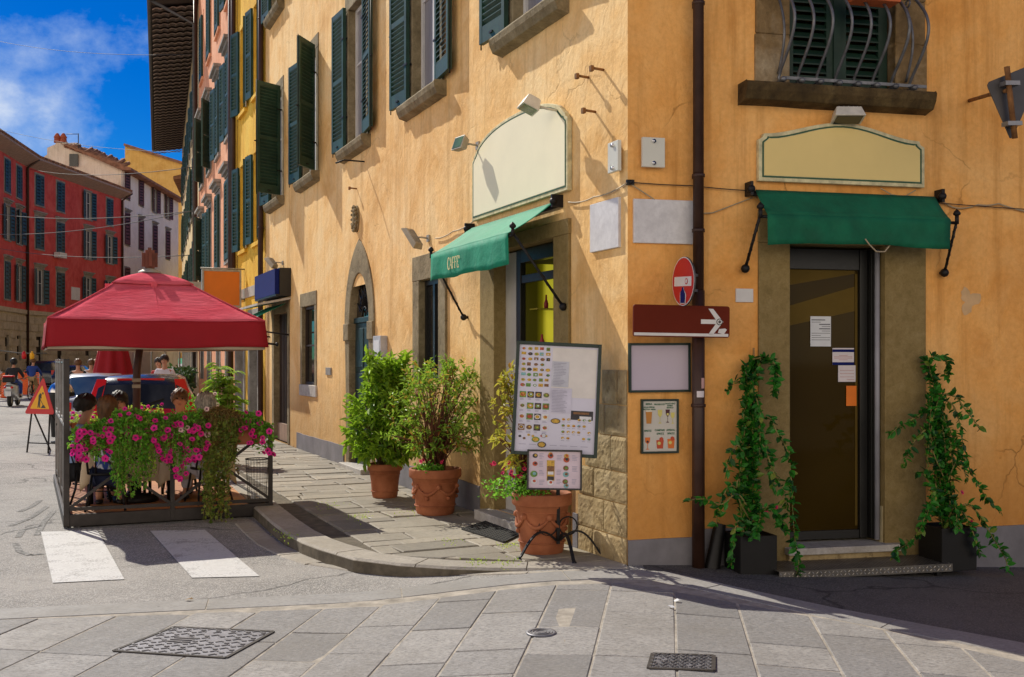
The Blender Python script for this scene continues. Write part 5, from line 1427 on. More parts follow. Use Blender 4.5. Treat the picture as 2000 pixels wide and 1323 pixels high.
def disc(mb, u, v, ru, m, y=-.006, asp=1.0, n=12):
    a = uv(u, v); R_ = ru*(u1-u0); mb.add([(a[0]+R_*cos(2*pi*i/n), y, a[1]+R_*asp*sin(2*pi*i/n)) for i in range(n)], [tuple(range(n))], m)
q = random.Random(8)
for row in range(8):
    for c in range(5 if row < 6 else 5):
        if q.random() < .05: continue
        m = q.choice([0,1,1,2,4,5,3,1,2]); u, v = .03+c*.078+q.uniform(-.006,.006), .02+row*.049
        if q.random() < .5: rect(mb, u, v, q.uniform(.045,.06), q.uniform(.024,.034), m)
        else: disc(mb, u+.03, v+.017, q.uniform(.02,.03), m, asp=.7)
        if q.random() < .7: disc(mb, u+.03+q.uniform(-.008,.008), v+.017, q.uniform(.008,.016), q.choice([1,3,2,7,0]), -.008, .7)
for row, v in enumerate((.44, .545, .645, .745)):
    for c in range(4):
        u = .03+c*.099; rect(mb, u, v, .082, .058, q.choice([5,0,7,2,5]))
        disc(mb, u+.041, v+.029, .037, q.choice([7,0,1]), asp=.78); disc(mb, u+.041, v+.029, .027, q.choice([0,1,2,3,3]), -.008, .78); disc(mb, u+.045, v+.026, .012, q.choice([1,2,7,3]), -.010, .78)
        for l in range(2): rect(mb, u+.006, v+.066+l*.010, .06*q.uniform(.6,1), .004, 6)
rect(mb, .425, .02, .565, .46, 8); rect(mb, .425, .145, .215, .24, 9, -.0062); rect(mb, .42, .395, .27, .235, 10, -.0066)
for l in range(15): rect(mb, .445, .16+l*.0145, .16*q.uniform(.5,1), .0045, 6, -.0085)
for l in range(15): rect(mb, .44, .42+l*.0138, .22*q.uniform(.6,1), .0045, 6, -.0088)
rect(mb, .69, .60, .28, .085, 5); rect(mb, .80, .65, .15, .035, 7, -.006); rect(mb, .72, .612, .2, .02, 0, -.0062)
disc(mb, .50, .705, .062, 5, asp=.55); disc(mb, .50, .705, .052, 1, -.008, .5)
for row in range(4):
    for c in range(6):
        if q.random() < .18: continue
        u, v = .60+c*.066, .685+row*.058; disc(mb, u, v, .021, q.choice([1,1,1,4,2,1]), asp=.75); disc(mb, u+.006, v+.004, .010, q.choice([0,3,1,7]), -.008, .75); rect(mb, u-.02, v+.022, .04, .004, 6)
for i in range(7): disc(mb, .06+i*.055, .86+.02*sin(i*2), .018, q.choice([1,0,3,2,5]), asp=.8); rect(mb, .05+i*.13, .93, .09, .004, 6)
disc(mb, .26, .885, .05, 2, asp=.7); disc(mb, .26, .885, .036, 1, -.008, .7); disc(mb, .36, .845, .032, 6, asp=1); disc(mb, .36, .845, .024, 7, -.008, 1); disc(mb, .34, .93, .055, 5, asp=.7, y=-.007); disc(mb, .34, .93, .042, 1, -.009, .7)
mb.build('menu_pictures', BK+[MENUC, mk('menu_grey_panel', (.58,.59,.66), .5), mk('menu_lilac_panel', (.64,.62,.74), .5)], big)
cS = at(1083, 918, 8.13); MS = Matrix.Translation(cS) @ Matrix.Rotation(radians(-1), 4, 'Z') @ Matrix.Rotation(radians(.8), 4, 'Y') @ Matrix.Rotation(radians(-5), 4, 'X')
sw_, sh_ = .213, .155; f_ = .014; mb = MB(MS)
for x0, x1, z0, z1 in ((-sw_,-sw_+f_,-sh_,sh_),(sw_-f_,sw_,-sh_,sh_),(-sw_+f_,sw_-f_,-sh_,-sh_+f_),(-sw_+f_,sw_-f_,sh_-f_,sh_)): mb.box(x0, x1, -.016, .014, z0, z1)
mb.box(-sw_+f_, sw_-f_, .0, .012, -sh_+f_, sh_-f_)
sm_ = mb.build('small_menu_frame', BLACKF, r, bevel=.002)
mb = MB(MS); mb.quad((-sw_+f_,-.002,-sh_+f_),(sw_-f_,-.002,-sh_+f_),(sw_-f_,-.002,sh_-f_),(-sw_+f_,-.002,sh_-f_)); mb.build('menu_sheet', mk('pink_menu_paper', (.68,.56,.64), .4, .12, 6, .02), sm_)
mb = MB(MS); u0, v0, u1, v1 = -sw_+f_, sh_-f_, sw_-f_, -sh_+f_
for u, v, ru, m in ((.12,.12,.05,5),(.12,.34,.05,3),(.10,.62,.07,2),(.10,.82,.06,7),(.42,.12,.055,3),(.42,.07,.04,1),(.73,.12,.05,1),(.73,.22,.06,3),(.72,.45,.055,0),(.72,.62,.06,4),(.71,.82,.055,0),(.73,.93,.05,4),(.42,.85,.06,7)): disc(mb, u, v, ru, m, asp=.9); disc(mb, u+.01, v-.01, ru*.5, (m+2) % 6, -.008, .9)
rect(mb, .35, .24, .15, .56, 1); rect(mb, .36, .40, .13, .14, 0, -.006); rect(mb, .37, .55, .11, .08, 7, -.0065); rect(mb, .36, .68, .13, .1, 5, -.006)
for u, v in ((.2,.06),(.2,.28),(.2,.52),(.2,.78),(.54,.1),(.54,.5),(.54,.75),(.84,.1),(.84,.4),(.84,.75)):
    for l in range(4): rect(mb, u, v+l*.04, .11*q.uniform(.5,1), .014, 6)
mb.build('menu_pictures', BK, sm_)
mb = MB(); b2 = cB+V((0,.03,-.1)); mb.bar(bp+V((0,.0,.98)), b2, .03, .02); mb.bar(bp+V((0,.02,.6)), cS+V((0,.02,0)), .02, .02); mb.build('bracket', IRON, r)
# ---------------------------------------------------------------- things on and before the shaded front
# brown direction sign with white arrow, no-entry disc: both clamped to the drainpipe
(a, zt), (b, zb_) = Rp(1236, 600, .22), Rp(1424, 655, .22)
c = FR @ V(((a+b)/2, -.22, (zt+zb_)/2 )); r = thing('direction_sign', 'brown direction sign with a white arrow pointing right', 'sign', c, AR)
M_ = WM[r] @ Matrix.Rotation(radians(.6), 4, 'Y'); hw, hh = (b-a)/2, .122
def rrect(hw, hh, rad, n=4):
    P = []
    for cx_, cz_, a0 in ((hw-rad, -hh+rad, -pi/2), (hw-rad, hh-rad, 0), (-hw+rad, hh-rad, pi/2), (-hw+rad, -hh+rad, pi)):
        P += [(cx_+rad*cos(a0+pi/2*i/n), cz_+rad*sin(a0+pi/2*i/n)) for i in range(n+1)]
    return P
mb = MB(M_); mb.prism(rrect(hw, hh, .02), -.012, .006); mb.build('panel', BROWNS, r, bevel=.002)
mb = MB(M_); mb.box(-hw+.006, hw-.012, -.0145, -.0125, -hh+.008, -hh+.030); mb.build('white_strip', WHITES, r)
mb = MB(M_); ax = hw-.075; y = -.015; t = .017
mb.quad((ax-.165,y,-t),(ax-.02,y,-t),(ax-.02,y,t),(ax-.165,y,t))
for sg in (1, -1): P = [(ax-.105,sg*.10),(ax-.065,sg*.10),(ax+.02,0.0),(ax-.03,sg*.0)]; P = P if sg > 0 else P[::-1]; mb.add([(p[0],y-.0005*sg,p[1]) for p in P], [(3,2,1,0)])
tag(mb.build('arrow', WHITES, r), 'white arrow')
mb = MB(M_); n = 14; 
for rr_, m, yy in ((.026,0,-.0165),(.020,1,-.018),(.012,2,-.0195)): mb.add([(ax-.012+rr_*cos(2*pi*i/n), yy, rr_*sin(2*pi*i/n)) for i in range(n)], [tuple(range(n))], m)
mb.add([(hw-.10,-.0165,-.085),(hw-.05,-.0165,-.095),(hw-.025,-.0165,-.06),(hw-.04,-.0165,-.05),(hw-.09,-.0165,-.055)], [(0,1,2,3,4)], 1)
mb.build('sticker', [BLACKF, WHITES, GREYS], r)
mb = MB(FR); mb.box(xp-.055, xp+.055, -.205, -.03, (zt+zb_)/2-.05, (zt+zb_)/2-.02); mb.box(xp-.055, xp+.055, -.205, -.03, (zt+zb_)/2+.05, (zt+zb_)/2+.08); mb.build('clamp', GALV, r)

c = at(1334.5, 550, 8.02); r = thing('no_entry_sign', 'round red no-entry sign turned half away beside the drainpipe', 'traffic sign', c, radians(-73))
M_ = WM[r] @ Matrix.Rotation(radians(3), 4, 'Y'); n = 40; R_ = .188
circ = lambda q_: [(q_*cos(2*pi*i/n), q_*sin(2*pi*i/n)) for i in range(n)]
mb = MB(M_); mb.prism(circ(R_), .0, .012); mb.build('plate', GREYS, r)
mb = MB(M_); mb.add([(p[0],-.0015,p[1]) for p in circ(R_*.995)], [tuple(range(n))], 1); mb.add([(p[0],-.003,p[1]) for p in circ(R_*.955)], [tuple(range(n))], 0); mb.build('red_face', [REDS, WHITES], r)
mb = MB(M_); mb.box(-.145, .145, -.0055, -.0035, -.036, .036); mb.build('white_bar', WHITES, r)
mb = MB(M_); k = 16; mb.add([(.065+.024*cos(2*pi*i/k), -.007, .0+.024*sin(2*pi*i/k)) for i in range(k)], [tuple(range(k))], 0); mb.add([(.065+.016*cos(2*pi*i/k), -.008, .0+.016*sin(2*pi*i/k)) for i in range(k)], [tuple(range(k))], 1)
bott = [(-.03,-.165),(.045,-.165),(.05,-.10),(.03,-.07),(.02,-.062),(.02,-.045),(-.01,-.045),(-.01,-.062),(-.035,-.085)]
mb.add([(p[0]*1.25,-.005,p[1]*1.03) for p in bott], [tuple(range(9))], 1); mb.add([(p[0],-.0065,p[1]) for p in bott], [tuple(range(9))], 2)
mb.build('sticker', [REDS, WHITES, BLUES], r)
mb = MB(); mb.bar(c+V((.03,.02,.06)), FR @ V((xp, -.10, c.z+.06)), .03, .02); mb.bar(c+V((.03,.02,-.06)), FR @ V((xp, -.10, c.z-.06)), .03, .02); mb.build('clamp', GALV, r)

def framed(label, x0, x1, z0, z1, f_, face, cat='frame', name='wall_frame', roll=0.0):
    c = RF((x0+x1)/2, (z0+z1)/2); r = thing(name, label, cat, c, AR); M_ = WM[r] @ Matrix.Rotation(radians(roll), 4, 'Y'); hw, hh = (x1-x0)/2, (z1-z0)/2
    mb = MB(M_)
    for a, b, c_, d in ((-hw,-hw+f_,-hh,hh),(hw-f_,hw,-hh,hh),(-hw+f_,hw-f_,-hh,-hh+f_),(-hw+f_,hw-f_,hh-f_,hh)): mb.box(a, b, -.035, -.002, c_, d)
    mb.build('frame', FRAMEG, r, bevel=.003)
    mb = MB(M_); mb.quad((-hw+f_,-.022,-hh+f_),(hw-f_,-.022,-hh+f_),(hw-f_,-.022,hh-f_),(-hw+f_,-.022,hh-f_)); mb.build('panel', face, r)
    return r, M_, hw-f_, hh-f_
(a, zt), (b, zb_) = Rp(1228, 670, .02), Rp(1348, 766, .02)
framed('blank lilac panel in a dark frame beside the corner', a, b, zb_, zt, .018, LILAC, 'framed panel', 'framed_panel', -.4)
(a, zt), (b, zb_) = Rp(1252, 780, .02), Rp(1325, 885, .02)
r, M_, hw, hh = framed('drinks poster with glasses in a dark frame under the lilac panel', a, b, zb_, zt, .016, mk('poster_paper', (.60,.57,.50), .5, .06, 3, .02), 'poster', 'drinks_poster')
GR_T = flat('poster_green_print', (.02,.13,.06), .6)
mb = MB(M_); u0, v0, u1, v1 = -hw, hh, hw, -hh; yy = -.024
def glass_shape(u, v, w_, h_, m, kind):
    a = uv(u, v); W_, H_ = w_*(u1-u0), h_*(v0-v1)
    if kind == 'pint': P = [(-.32,-.5),(.32,-.5),(.45,.5),(-.45,.5)]
    elif kind == 'tumbler': P = [(-.4,-.5),(.4,-.5),(.5,.5),(-.5,.5)]
    else: P = [(-.3,-.5),(.3,-.5),(.3,-.46),(.04,-.42),(.04,-.05),(.38,.12),(.45,.5),(-.45,.5),(-.38,.12),(-.04,-.05),(-.04,-.42),(-.3,-.46)]
    mb.add([(a[0]+p[0]*W_, yy-.001, a[1]+p[1]*H_) for p in P], [tuple(range(len(P)))], m)
    if kind == 'pint': mb.add([(a[0]+x*W_, yy-.002, a[1]+z*H_) for x, z in ((-.43,.36),(.43,.36),(.45,.5),(-.45,.5))], [(0,1,2,3)], 4)
    if kind == 'tumbler': disc(mb, u+.04, v-.10*1, .06, 3, yy-.002); disc(mb, u-.03, v-.02, .05, 1, yy-.003)
    if kind == 'wine': disc(mb, u, v-.035, .035, 2 if m == 5 else 1, yy-.002)
glass_shape(.17,.31,.22,.27,0,'pint'); glass_shape(.50,.31,.15,.27,1,'wine'); glass_shape(.73,.30,.14,.26,2,'wine'); glass_shape(.88,.34,.13,.22,1,'wine')
glass_shape(.13,.84,.17,.24,5,'wine'); glass_shape(.50,.86,.22,.17,3,'tumbler'); glass_shape(.83,.85,.22,.19,5,'tumbler')
mb.build('drawn_glasses', [flat('beer_amber', (.55,.22,.03), .4), flat('wine_yellow', (.68,.60,.16), .4), flat('wine_dark', (.07,.012,.02), .4), flat('drink_red', (.55,.07,.02), .4), flat('foam', (.72,.66,.5), .5), flat('drink_orange', (.72,.17,.02), .4)], r)
def text_mesh(name, s, T, size, mat, parent, align='CENTER', bold=.0):
    cu = bpy.data.curves.new(name, 'FONT'); cu.body = s; cu.size = size; cu.align_x = align; cu.offset = bold; cu.resolution_u = 2
    tmp = bpy.data.objects.new('tmp_text', cu); COL.objects.link(tmp)
    dg = bpy.context.evaluated_depsgraph_get(); me0 = tmp.evaluated_get(dg).to_mesh(); mb_ = MB(T)
    mb_.add([(v.co.x, 0, v.co.y) for v in me0.vertices], [tuple(p.vertices) for p in me0.polygons])
    bpy.data.objects.remove(tmp); bpy.data.curves.remove(cu)
    return mb_.build(name, mat, parent)
for s_, u, v, sz in (('BIRRA',.17,.055,.030),('ALLA SPINA',.18,.115,.026),('PICCOLA  MEDIA',.19,.155,.020),('PROSECCO',.48,.06,.026),('CALICE VINO',.80,.045,.022),('ROSSO',.80,.085,.022),('BIANCO',.80,.125,.022),('SPRITZ',.14,.585,.030),('CAMPARI',.49,.575,.030),('SPRITZ',.51,.645,.030),('APEROL',.82,.575,.030),('SPRITZ',.83,.645,.030)):
    a = uv(u, v); text_mesh('poster_text', s_, M_ @ Matrix.Translation((a[0], yy-.001, a[1]-.008)), sz*.66, GR_T, r, bold=.0006)

# papers on the door glass
def sheet_on_door(px0, py0, px1, py1, label, mat, name='paper_notice', y=.183):
    (a, zt), (b, zb_) = Rp(px0, py0, -.18), Rp(px1, py1, -.18); c = FR @ V(((a+b)/2, y, (zt+zb_)/2))
    r = thing(name, label, 'notice', c, AR); hw, hh = (b-a)/2, (zt-zb_)/2
    mb = MB(WM[r]); mb.box(-hw, hw, -.002, .0, -hh, hh); mb.build('sheet', mat, r); return r, hw, hh
INK = flat('printed_ink', (.12,.12,.14), .6); INKR = flat('printed_red_ink', (.5,.2,.18), .6)
r, hw, hh = sheet_on_door(1583, 618, 1623, 677, 'white printed letter, highest sheet on the front door glass', PAPER); q = random.Random(4)
mb = MB(WM[r])
for i, (w0, w1) in enumerate(((.05,.72),(.05,.5),(.42,.96),(.55,.96),(.42,.96),(.55,.96),(.05,.96),(.05,.5),(.05,.95),(.05,.95))):
    z = hh-(.13+.08*i)*2*hh*.92; t = .004 if i in (0, 2, 4) else .002; mb.quad((-hw+w0*2*hw,-.003,z-t),(-hw+w1*2*hw,-.003,z-t),(-hw+w1*2*hw,-.003,z+t),(-hw+w0*2*hw,-.003,z+t))
mb.build('printed_lines', INK, r)
r, hw, hh = sheet_on_door(1626, 680, 1668, 713, 'white card with two blue bands on the front door glass', PAPERP)
mb = MB(WM[r])
for z0, z1, m in ((.26,.42,0),(-.5+.0,-.34,0)): mb.box(-hw, hw, -.0035, -.0021, z0*2*hh-.0, z1*2*hh-.0, m)
for k, z in enumerate((.06,-.02,-.10,-.2)): mb.box(-hw*(.4 if k in (0,3) else .85), hw*(.4 if k in (0,3) else .85), -.003, -.0021, z*2*hh-.0015, z*2*hh+.0015, 1)
mb.build('printed_bands', [BLUES, INKR], r)
r, hw, hh = sheet_on_door(1637, 714, 1671, 746, 'small pinkish paper under the blue banded card', PAPERP, y=.1815); mb = MB(WM[r])
for k, z in enumerate((.2,.0,-.2,-.36)): mb.box(-hw*.8 if k < 3 else 0, hw*.8, -.003, -.0021, z*2*hh-.0015, z*2*hh+.0015)
mb.build('printed_lines', INKR, r)
sheet_on_door(1653, 754, 1673, 793, 'plain orange card, lowest sheet on the front door glass', ORANGE, 'orange_card')

# chequer plate step
(a, z_), (b, _) = Rp(1519, 1100, .42), Rp(1857, 1100, .42); zt = Rp(1690, 1108, .42)[1]
cst = RF((a+b)/2, zt-.09, .25); r = thing('metal_step', 'chequer plate metal step in front of the front door', 'step', cst, AR)
mb = MB(FR); mb.box(a, b, -.44, -.04, zt-.004, zt, 0); mb.box(a, b, -.444, -.440, zt-.062, zt, 0)
CHK = mk('worn_aluminium', (.20,.185,.165), .42, .4, 7, .1, 60, .002, .75, dirt=.5)
mb.build('tread', CHK, r)
mb = MB(FR); i = 0; x = a+.012
while x < b-.012:
    j = 0; y = -.43
    while y < -.05:
        s_ = 1 if (i+j) % 2 else -1; d = V((s_*.7, .7, 0))*.0155; c = V((x, y, zt+.0015)); w_ = V((-d.y, d.x, 0))*.28
        mb.add([c-d, c+w_+V((0,0,.0018)), c+d, c-w_+V((0,0,.0018))], [(0,3,2,1)]); y += .034; j += 1
    for k in range(2):
        s_ = 1 if (i+k) % 2 else -1; d = V((s_*.7, 0, .7))*.014; c = V((x, -.4455, zt-.018-.024*k)); w_ = V((-d.z, 0, d.x))*.3; mb.add([c-d, c+w_+V((0,-.0015,0)), c+d, c-w_+V((0,-.0015,0))], [(0,1,2,3)])
    x += .034; i += 1
mb.build('chequer_pattern', mk('bright_worn_aluminium', (.44,.41,.37), .35, .2, 9, .05, metal=.6), r)
for u in (.06, .5, .94):
    mb = MB(FR); x = a+(b-a)*u; mb.box(x-.02, x+.02, -.40, -.36, zt-.20, zt-.005); mb.build('foot', IRON, r)

# black square planters with trailing vines
def vine(mbs, mbl, pts, q, dens=.020, L=(.034,.084), W=.52, r0=.008):
    P = [V(p) for p in pts]; sm = []
    for i in range(len(P)-1):
        p0, p1_, p2_, p3_ = P[max(i-1,0)], P[i], P[i+1], P[min(i+2,len(P)-1)]
        for k in range(6):
            t = k/6; sm.append(.5*((2*p1_)+(p2_-p0)*t+(2*p0-5*p1_+4*p2_-p3_)*t*t+(3*p1_-p0-3*p2_+p3_)*t**3))
    sm.append(P[-1]); n = len(sm)
    mbs.tube(sm, [r0*(1-.7*i/n) for i in range(n)], 5)
    for a, b in zip(sm, sm[1:]):
        l = (b-a).length; k = max(1, int(l/(dens*1.05)+q.random())); t_ = (b-a).normalized()
        for j in range(k):
            p = a.lerp(b, (j+q.random())/k); d = (rv(q)*.9+t_*.5+V((0,-.25,.0))).normalized(); ln = q.uniform(*L)
            leaf(mbl, p, d, V((0,-.6,.7))+rv(q)*.6, ln, ln*W, curl=.12, fold=.12)
def planter(px0, px1, pyb, pyt, label, o):
    (a, zt), (b, zb_) = Rp(px0, pyt, o), Rp(px1, pyb, o); c = RF((a+b)/2, zb_, o-.16)
    r = thing('square_planter', label, 'planter', c, AR, 'black square planters beside the front door')
    mb = MB(FR); w_ = .012; y0, y1 = -o, -max(.03, o-(b-a)*1.0)
    mb.box(a, b, y0, y0+w_, zb_, zt); mb.box(a, b, y1-w_, y1, zb_, zt); mb.box(a, a+w_, y0+w_, y1-w_, zb_, zt); mb.box(b-w_, b, y0+w_, y1-w_, zb_, zt); mb.box(a+w_, b-w_, y0+w_, y1-w_, zb_, zb_+.02)
    mb.build('box', BLACKP, r, bevel=.004)
    mb = MB(FR); mb.box(a+w_, b-w_, y0+w_, y1-w_, zt-.06, zt-.03); mb.build('soil', SOIL, r)
    return (a, b, y0, y1, zb_, zt)
PA = planter(1447, 1518, 1133, 1049, 'black square planter left of the front door', .36)
PB_ = planter(1840, 1908, 1114, 1033, 'black square planter right of the front door, at the step end', .40)
def climber(label, box, routes, q, extra=0, loc=None):
    r = thing('climbing_plant', label, 'climbing plant', FR @ V(((box[0]+box[1])/2, (box[2]+box[3])/2, box[5]-.03)), AR)
    ms, ml = MB(FR), MB(FR)
    for pts, dens in routes: vine(ms, ml, pts, q, dens)
    ms.build('stems', STEMG, r); ml.build('foliage', LEAF_VINE, r); 
    mf = MB(FR)
    for i in range(3): flower(mf, V((q.uniform(box[0], box[1]), box[2]-.03-q.random()*.05, box[5]+q.uniform(.0,.35))), V((0,-1,.3))+rv(q)*.4, .020)
    mf.build('flowers', [PETALR, PETALD], r)
    return r
def RV(px, py, o): x, z = Rp(px, py, o); return (x, -o, z)
q = random.Random(41)
root = ((PA[0]+PA[1])/2, (PA[2]+PA[3])/2, PA[5]-.04)
mainL = [RV(1470,1040,.25), RV(1462,960,.2), RV(1455,880,.14), RV(1458,800,.12), RV(1462,740,.10), RV(1472,702,.07)]
routes = [(mainL, .0032), ([RV(1475,1040,.22), RV(1470,930,.2), RV(1470,850,.18), RV(1462,770,.16), RV(1455,715,.12)], .0034),
  ([RV(1462,1035,.22), RV(1448,930,.2), RV(1450,830,.18), RV(1470,750,.16), RV(1490,702,.12), RV(1515,715,.2), RV(1510,770,.24)], .006),
  ([RV(1470,702,.10), RV(1500,700,.16), RV(1518,725,.2), RV(1512,775,.2)], .011),
  ([RV(1465,830,.14), RV(1500,815,.2), RV(1520,850,.26), RV(1538,880,.3), RV(1545,930,.33), RV(1548,990,.36), RV(1552,1050,.42), RV(1560,1095,.45), RV(1556,1122,.46)], .010),
  ([RV(1462,870,.16), RV(1490,870,.26), RV(1510,920,.32), RV(1530,960,.36), RV(1540,1010,.4)], .010),
  ([RV(1460,900,.2), RV(1440,870,.26), RV(1424,900,.28), RV(1418,925,.3)], .012),
  ([RV(1462,760,.14), RV(1435,745,.2), RV(1420,766,.22)], .014),
  ([RV(1465,1000,.3), RV(1440,965,.36), RV(1410,985,.36), RV(1375,975,.3), RV(1345,978,.28)], .014),
  ([RV(1455,1020,.34), RV(1440,1020,.42), RV(1432,1060,.44), RV(1428,1105,.45)], .008),
  ([RV(1475,1020,.34), RV(1500,990,.42), RV(1520,1010,.44), RV(1535,1040,.45)], .007),
  ([RV(1470,1020,.3), RV(1485,1000,.38), RV(1480,1030,.42), RV(1470,1050,.42)], .006), ([RV(1450,960,.2), RV(1425,950,.28), RV(1405,990,.3), RV(1398,1030,.32)], .012)]
for i in range(5): routes.append(([RV(1468+q.uniform(-22,22), 1040, .24)] + [RV(1462+q.uniform(-34,34)*(1-.25*k), 1040-85*k, .10+q.random()*.16) for k in range(1, 4)] , .012))
for i in range(2): routes.append(([RV(1462+q.uniform(-12,12), 850+q.uniform(-120,60), .14), RV(1462+q.uniform(-50,55), 860+q.uniform(-120,60), .22), RV(1462+q.uniform(-58,62), 930+q.uniform(-110,50), .26)], .012))
climber('dark leafy climber in the left planter, trained up a cane', PA, routes, q)
mainR = [RV(1850,1030,.25), RV(1845,960,.2), RV(1838,880,.15), RV(1832,800,.12), RV(1820,740,.10), RV(1808,700,.08)]
routes = [(mainR, .0036), ([RV(1860,1030,.25), RV(1850,920,.22), RV(1842,840,.2), RV(1828,770,.16), RV(1815,705,.12), RV(1845,698,.16), RV(1852,740,.2)], .006),
  ([RV(1842,1030,.22), RV(1836,940,.2), RV(1830,850,.18), RV(1836,780,.14)], .005),
  ([RV(1832,770,.14), RV(1865,775,.22), RV(1885,800,.26), RV(1905,825,.28), RV(1914,838,.3)], .012),
  ([RV(1832,780,.14), RV(1860,790,.2), RV(1875,830,.24), RV(1882,880,.26)], .013),
  ([RV(1825,790,.14), RV(1790,815,.24), RV(1760,830,.28), RV(1738,850,.3)], .011), ([RV(1822,830,.16), RV(1795,850,.26), RV(1775,880,.3), RV(1765,912,.32)], .012),
  ([RV(1842,880,.18), RV(1880,890,.26), RV(1900,930,.3), RV(1925,970,.33), RV(1955,1000,.34)], .010),
  ([RV(1845,960,.24), RV(1870,900,.3), RV(1890,940,.34)], .010),
  ([RV(1850,1010,.3), RV(1890,985,.38), RV(1920,1020,.42), RV(1945,1060,.43), RV(1965,1095,.44), RV(1966,1118,.44)], .010),
  ([RV(1840,1010,.3), RV(1815,985,.38), RV(1800,1030,.44), RV(1775,1060,.46), RV(1752,1075,.5), RV(1745,1090,.5)], .010),
  ([RV(1850,1010,.3), RV(1880,1000,.4), RV(1900,1040,.45), RV(1915,1085,.46)], .009), ([RV(1835,1015,.3), RV(1825,960,.38), RV(1810,1010,.44)], .008), ([RV(1850,1020,.3), RV(1865,990,.4), RV(1870,1035,.45)], .007)]
for i in range(5): routes.append(([RV(1852+q.uniform(-26,26), 1030, .24)] + [RV(1845+q.uniform(-36,36)*(1-.2*k)-7*k, 1030-85*k, .10+q.random()*.16) for k in range(1, 4)] , .012))
for i in range(2): routes.append(([RV(1832+q.uniform(-12,12), 850+q.uniform(-120,60), .14), RV(1836+q.uniform(-45,50), 850+q.uniform(-110,60), .22), RV(1838+q.uniform(-55,60), 930+q.uniform(-110,50), .26)], .012))
climber('sprawling dark leafy climber in the right planter', PB_, routes, q)
for bx, pts in ((PA, [RV(1474,1045,.2), RV(1472,680,.06)]), (PB_, [RV(1852,1040,.22), RV(1812,715,.06)])):
    mb = MB(FR); mb.tube(pts, .008, 6); c = FR @ V(pts[0])
    tag(mb.build('bamboo_cane', mk('bamboo', (.42,.25,.09), .7), None, c, AR), 'thin bamboo cane in the left planter' if bx is PA else 'leaning bamboo cane in the right planter', 'cane')

# black corrugated hose leaning against the wall
a, b = V(RV(1390, 1117, .12)), V(RV(1406, 1024, .06)); mb = MB(FR); n = 60; d = b-a
mb.tube([a+d*i/n for i in range(n+1)], [.060-.014*i/n+(.005 if i % 2 else 0) for i in range(n+1)], 14, caps=False); mb.tube([b-d*.02, b-d*.3], .040, 12)
tag(mb.build('corrugated_hose', BLACKP, None, FR @ a, AR), 'black corrugated hose standing between drainpipe and left planter', 'hose')

# back of a triangular road sign on a rusty bracket
cT = at(1968, 195, 7.9); r = thing('triangle_sign', 'dark back of a triangular road sign on a rusty bracket', 'traffic sign', cT, radians(16))
M_ = WM[r] @ Matrix.Rotation(radians(-4), 4, 'Y'); P = [(.01,-.285),(.225,.175),(.215,.205),(.195,.215),(-.185,.135),(-.20,.11),(-.195,.085)]
P = [(.005,-.29),(.03,-.285),(.36,.27),(.34,.30),(-.155,.135),(-.172,.11),(-.165,.085)]
mb = MB(M_); mb.prism(P, .0, .010); mb.build('plate', GREYS, r, bevel=.003)
mb = MB(M_); mb.tube([(.005,-.045,-.30),(-.03,-.045,.235)], .021, 10); mb.build('post', RUSTY, r)
mb = MB(); mb.tube([at(1965, 178, 7.86), at(1930, 186, 8.3), FR @ V((*[Rp(1893, 197)[0], 0, Rp(1893,197)[1]],))], .016, 8); mb.build('bracket', RUSTY, r)
for z in (-.19, .11):
    mb = MB(M_); mb.box(-.07, .06, -.070, -.001, z-.016, z+.016); mb.build('clamp', GALV, r)

# orange flower box hanging in the belly grille
c = Rp(1715, -6, .3); cc = FR @ V((c[0], -.22, c[1])); r = thing('flower_box', 'orange terracotta trough hung on the belly grille at the upper window', 'flower box', cc, AR)
mb = MB(WM[r]); mb.add([(-.20,-.09,-.03),(.20,-.09,-.03),(.20,.07,-.03),(-.20,.07,-.03),(-.22,-.11,.14),(.22,-.11,.14),(.22,.09,.14),(-.22,.09,.14)], [(0,3,2,1),(0,1,5,4),(1,2,6,5),(2,3,7,6),(3,0,4,7)])
mb.build('trough', mk('orange_terracotta', (.62,.15,.05), .7, .15, 5, .2), r, bevel=.008)
mb = MB(WM[r]); mb.box(-.205,.205,-.095,.075,.09,.11); mb.build('soil', SOIL, r)
# ---------------------------------------------------------------- the cafe terrace in the parking bay
TA = atan2(DL.x*-1, DL.y)+radians(1.2); TO = V((-4.55, 10.72, 0)); TT = frame(TO, TA); TW, TLn = 2.07, 4.2
def tp(x, y, z=0): return TT @ V((x, y, z))
def tpx(px, y):          # local x of a measured column at local depth y
    k = (px-PX0)/F; o = tp(0, y); d = TT.to_3x3() @ V((1,0,0)); return (k*o.y-o.x)/(d.x-k*d.y)
def tz(px, py, y): return EYE+(HZ-py)*tp(tpx(px, y), y).y/F
r = thing('terrace_platform', 'low cafe terrace with orange deck boards and a grey steel railing', 'terrace', tp(TW/2, TLn/2, -.1), TA)
mb = MB(TT); n = 18
for i in range(n): a = TLn*i/n; mb.box(.05, TW-.05, a+.003, a+TLn/n-.003, -.03, .0)
deck = mb.build('deck', WOODO, r)
for x0, x1, y0, y1 in ((0,TW,-.03,.03),(0,TW,TLn-.03,TLn+.03),(-.03,.0,-.03,TLn+.03),(TW,TW+.03,-.03,TLn+.03)):
    mb = MB(TT); mb.box(x0, x1, y0, y1, -.095, .028); mb.build('base_beam', STEEL, r, bevel=.003)
for x in (.1, TW-.1):
    for y in (.08, TLn*.5, TLn-.08): mb = MB(TT); mb.box(x-.03, x+.03, y-.03, y+.03, -.17, -.095); mb.build('foot', GALV, r)
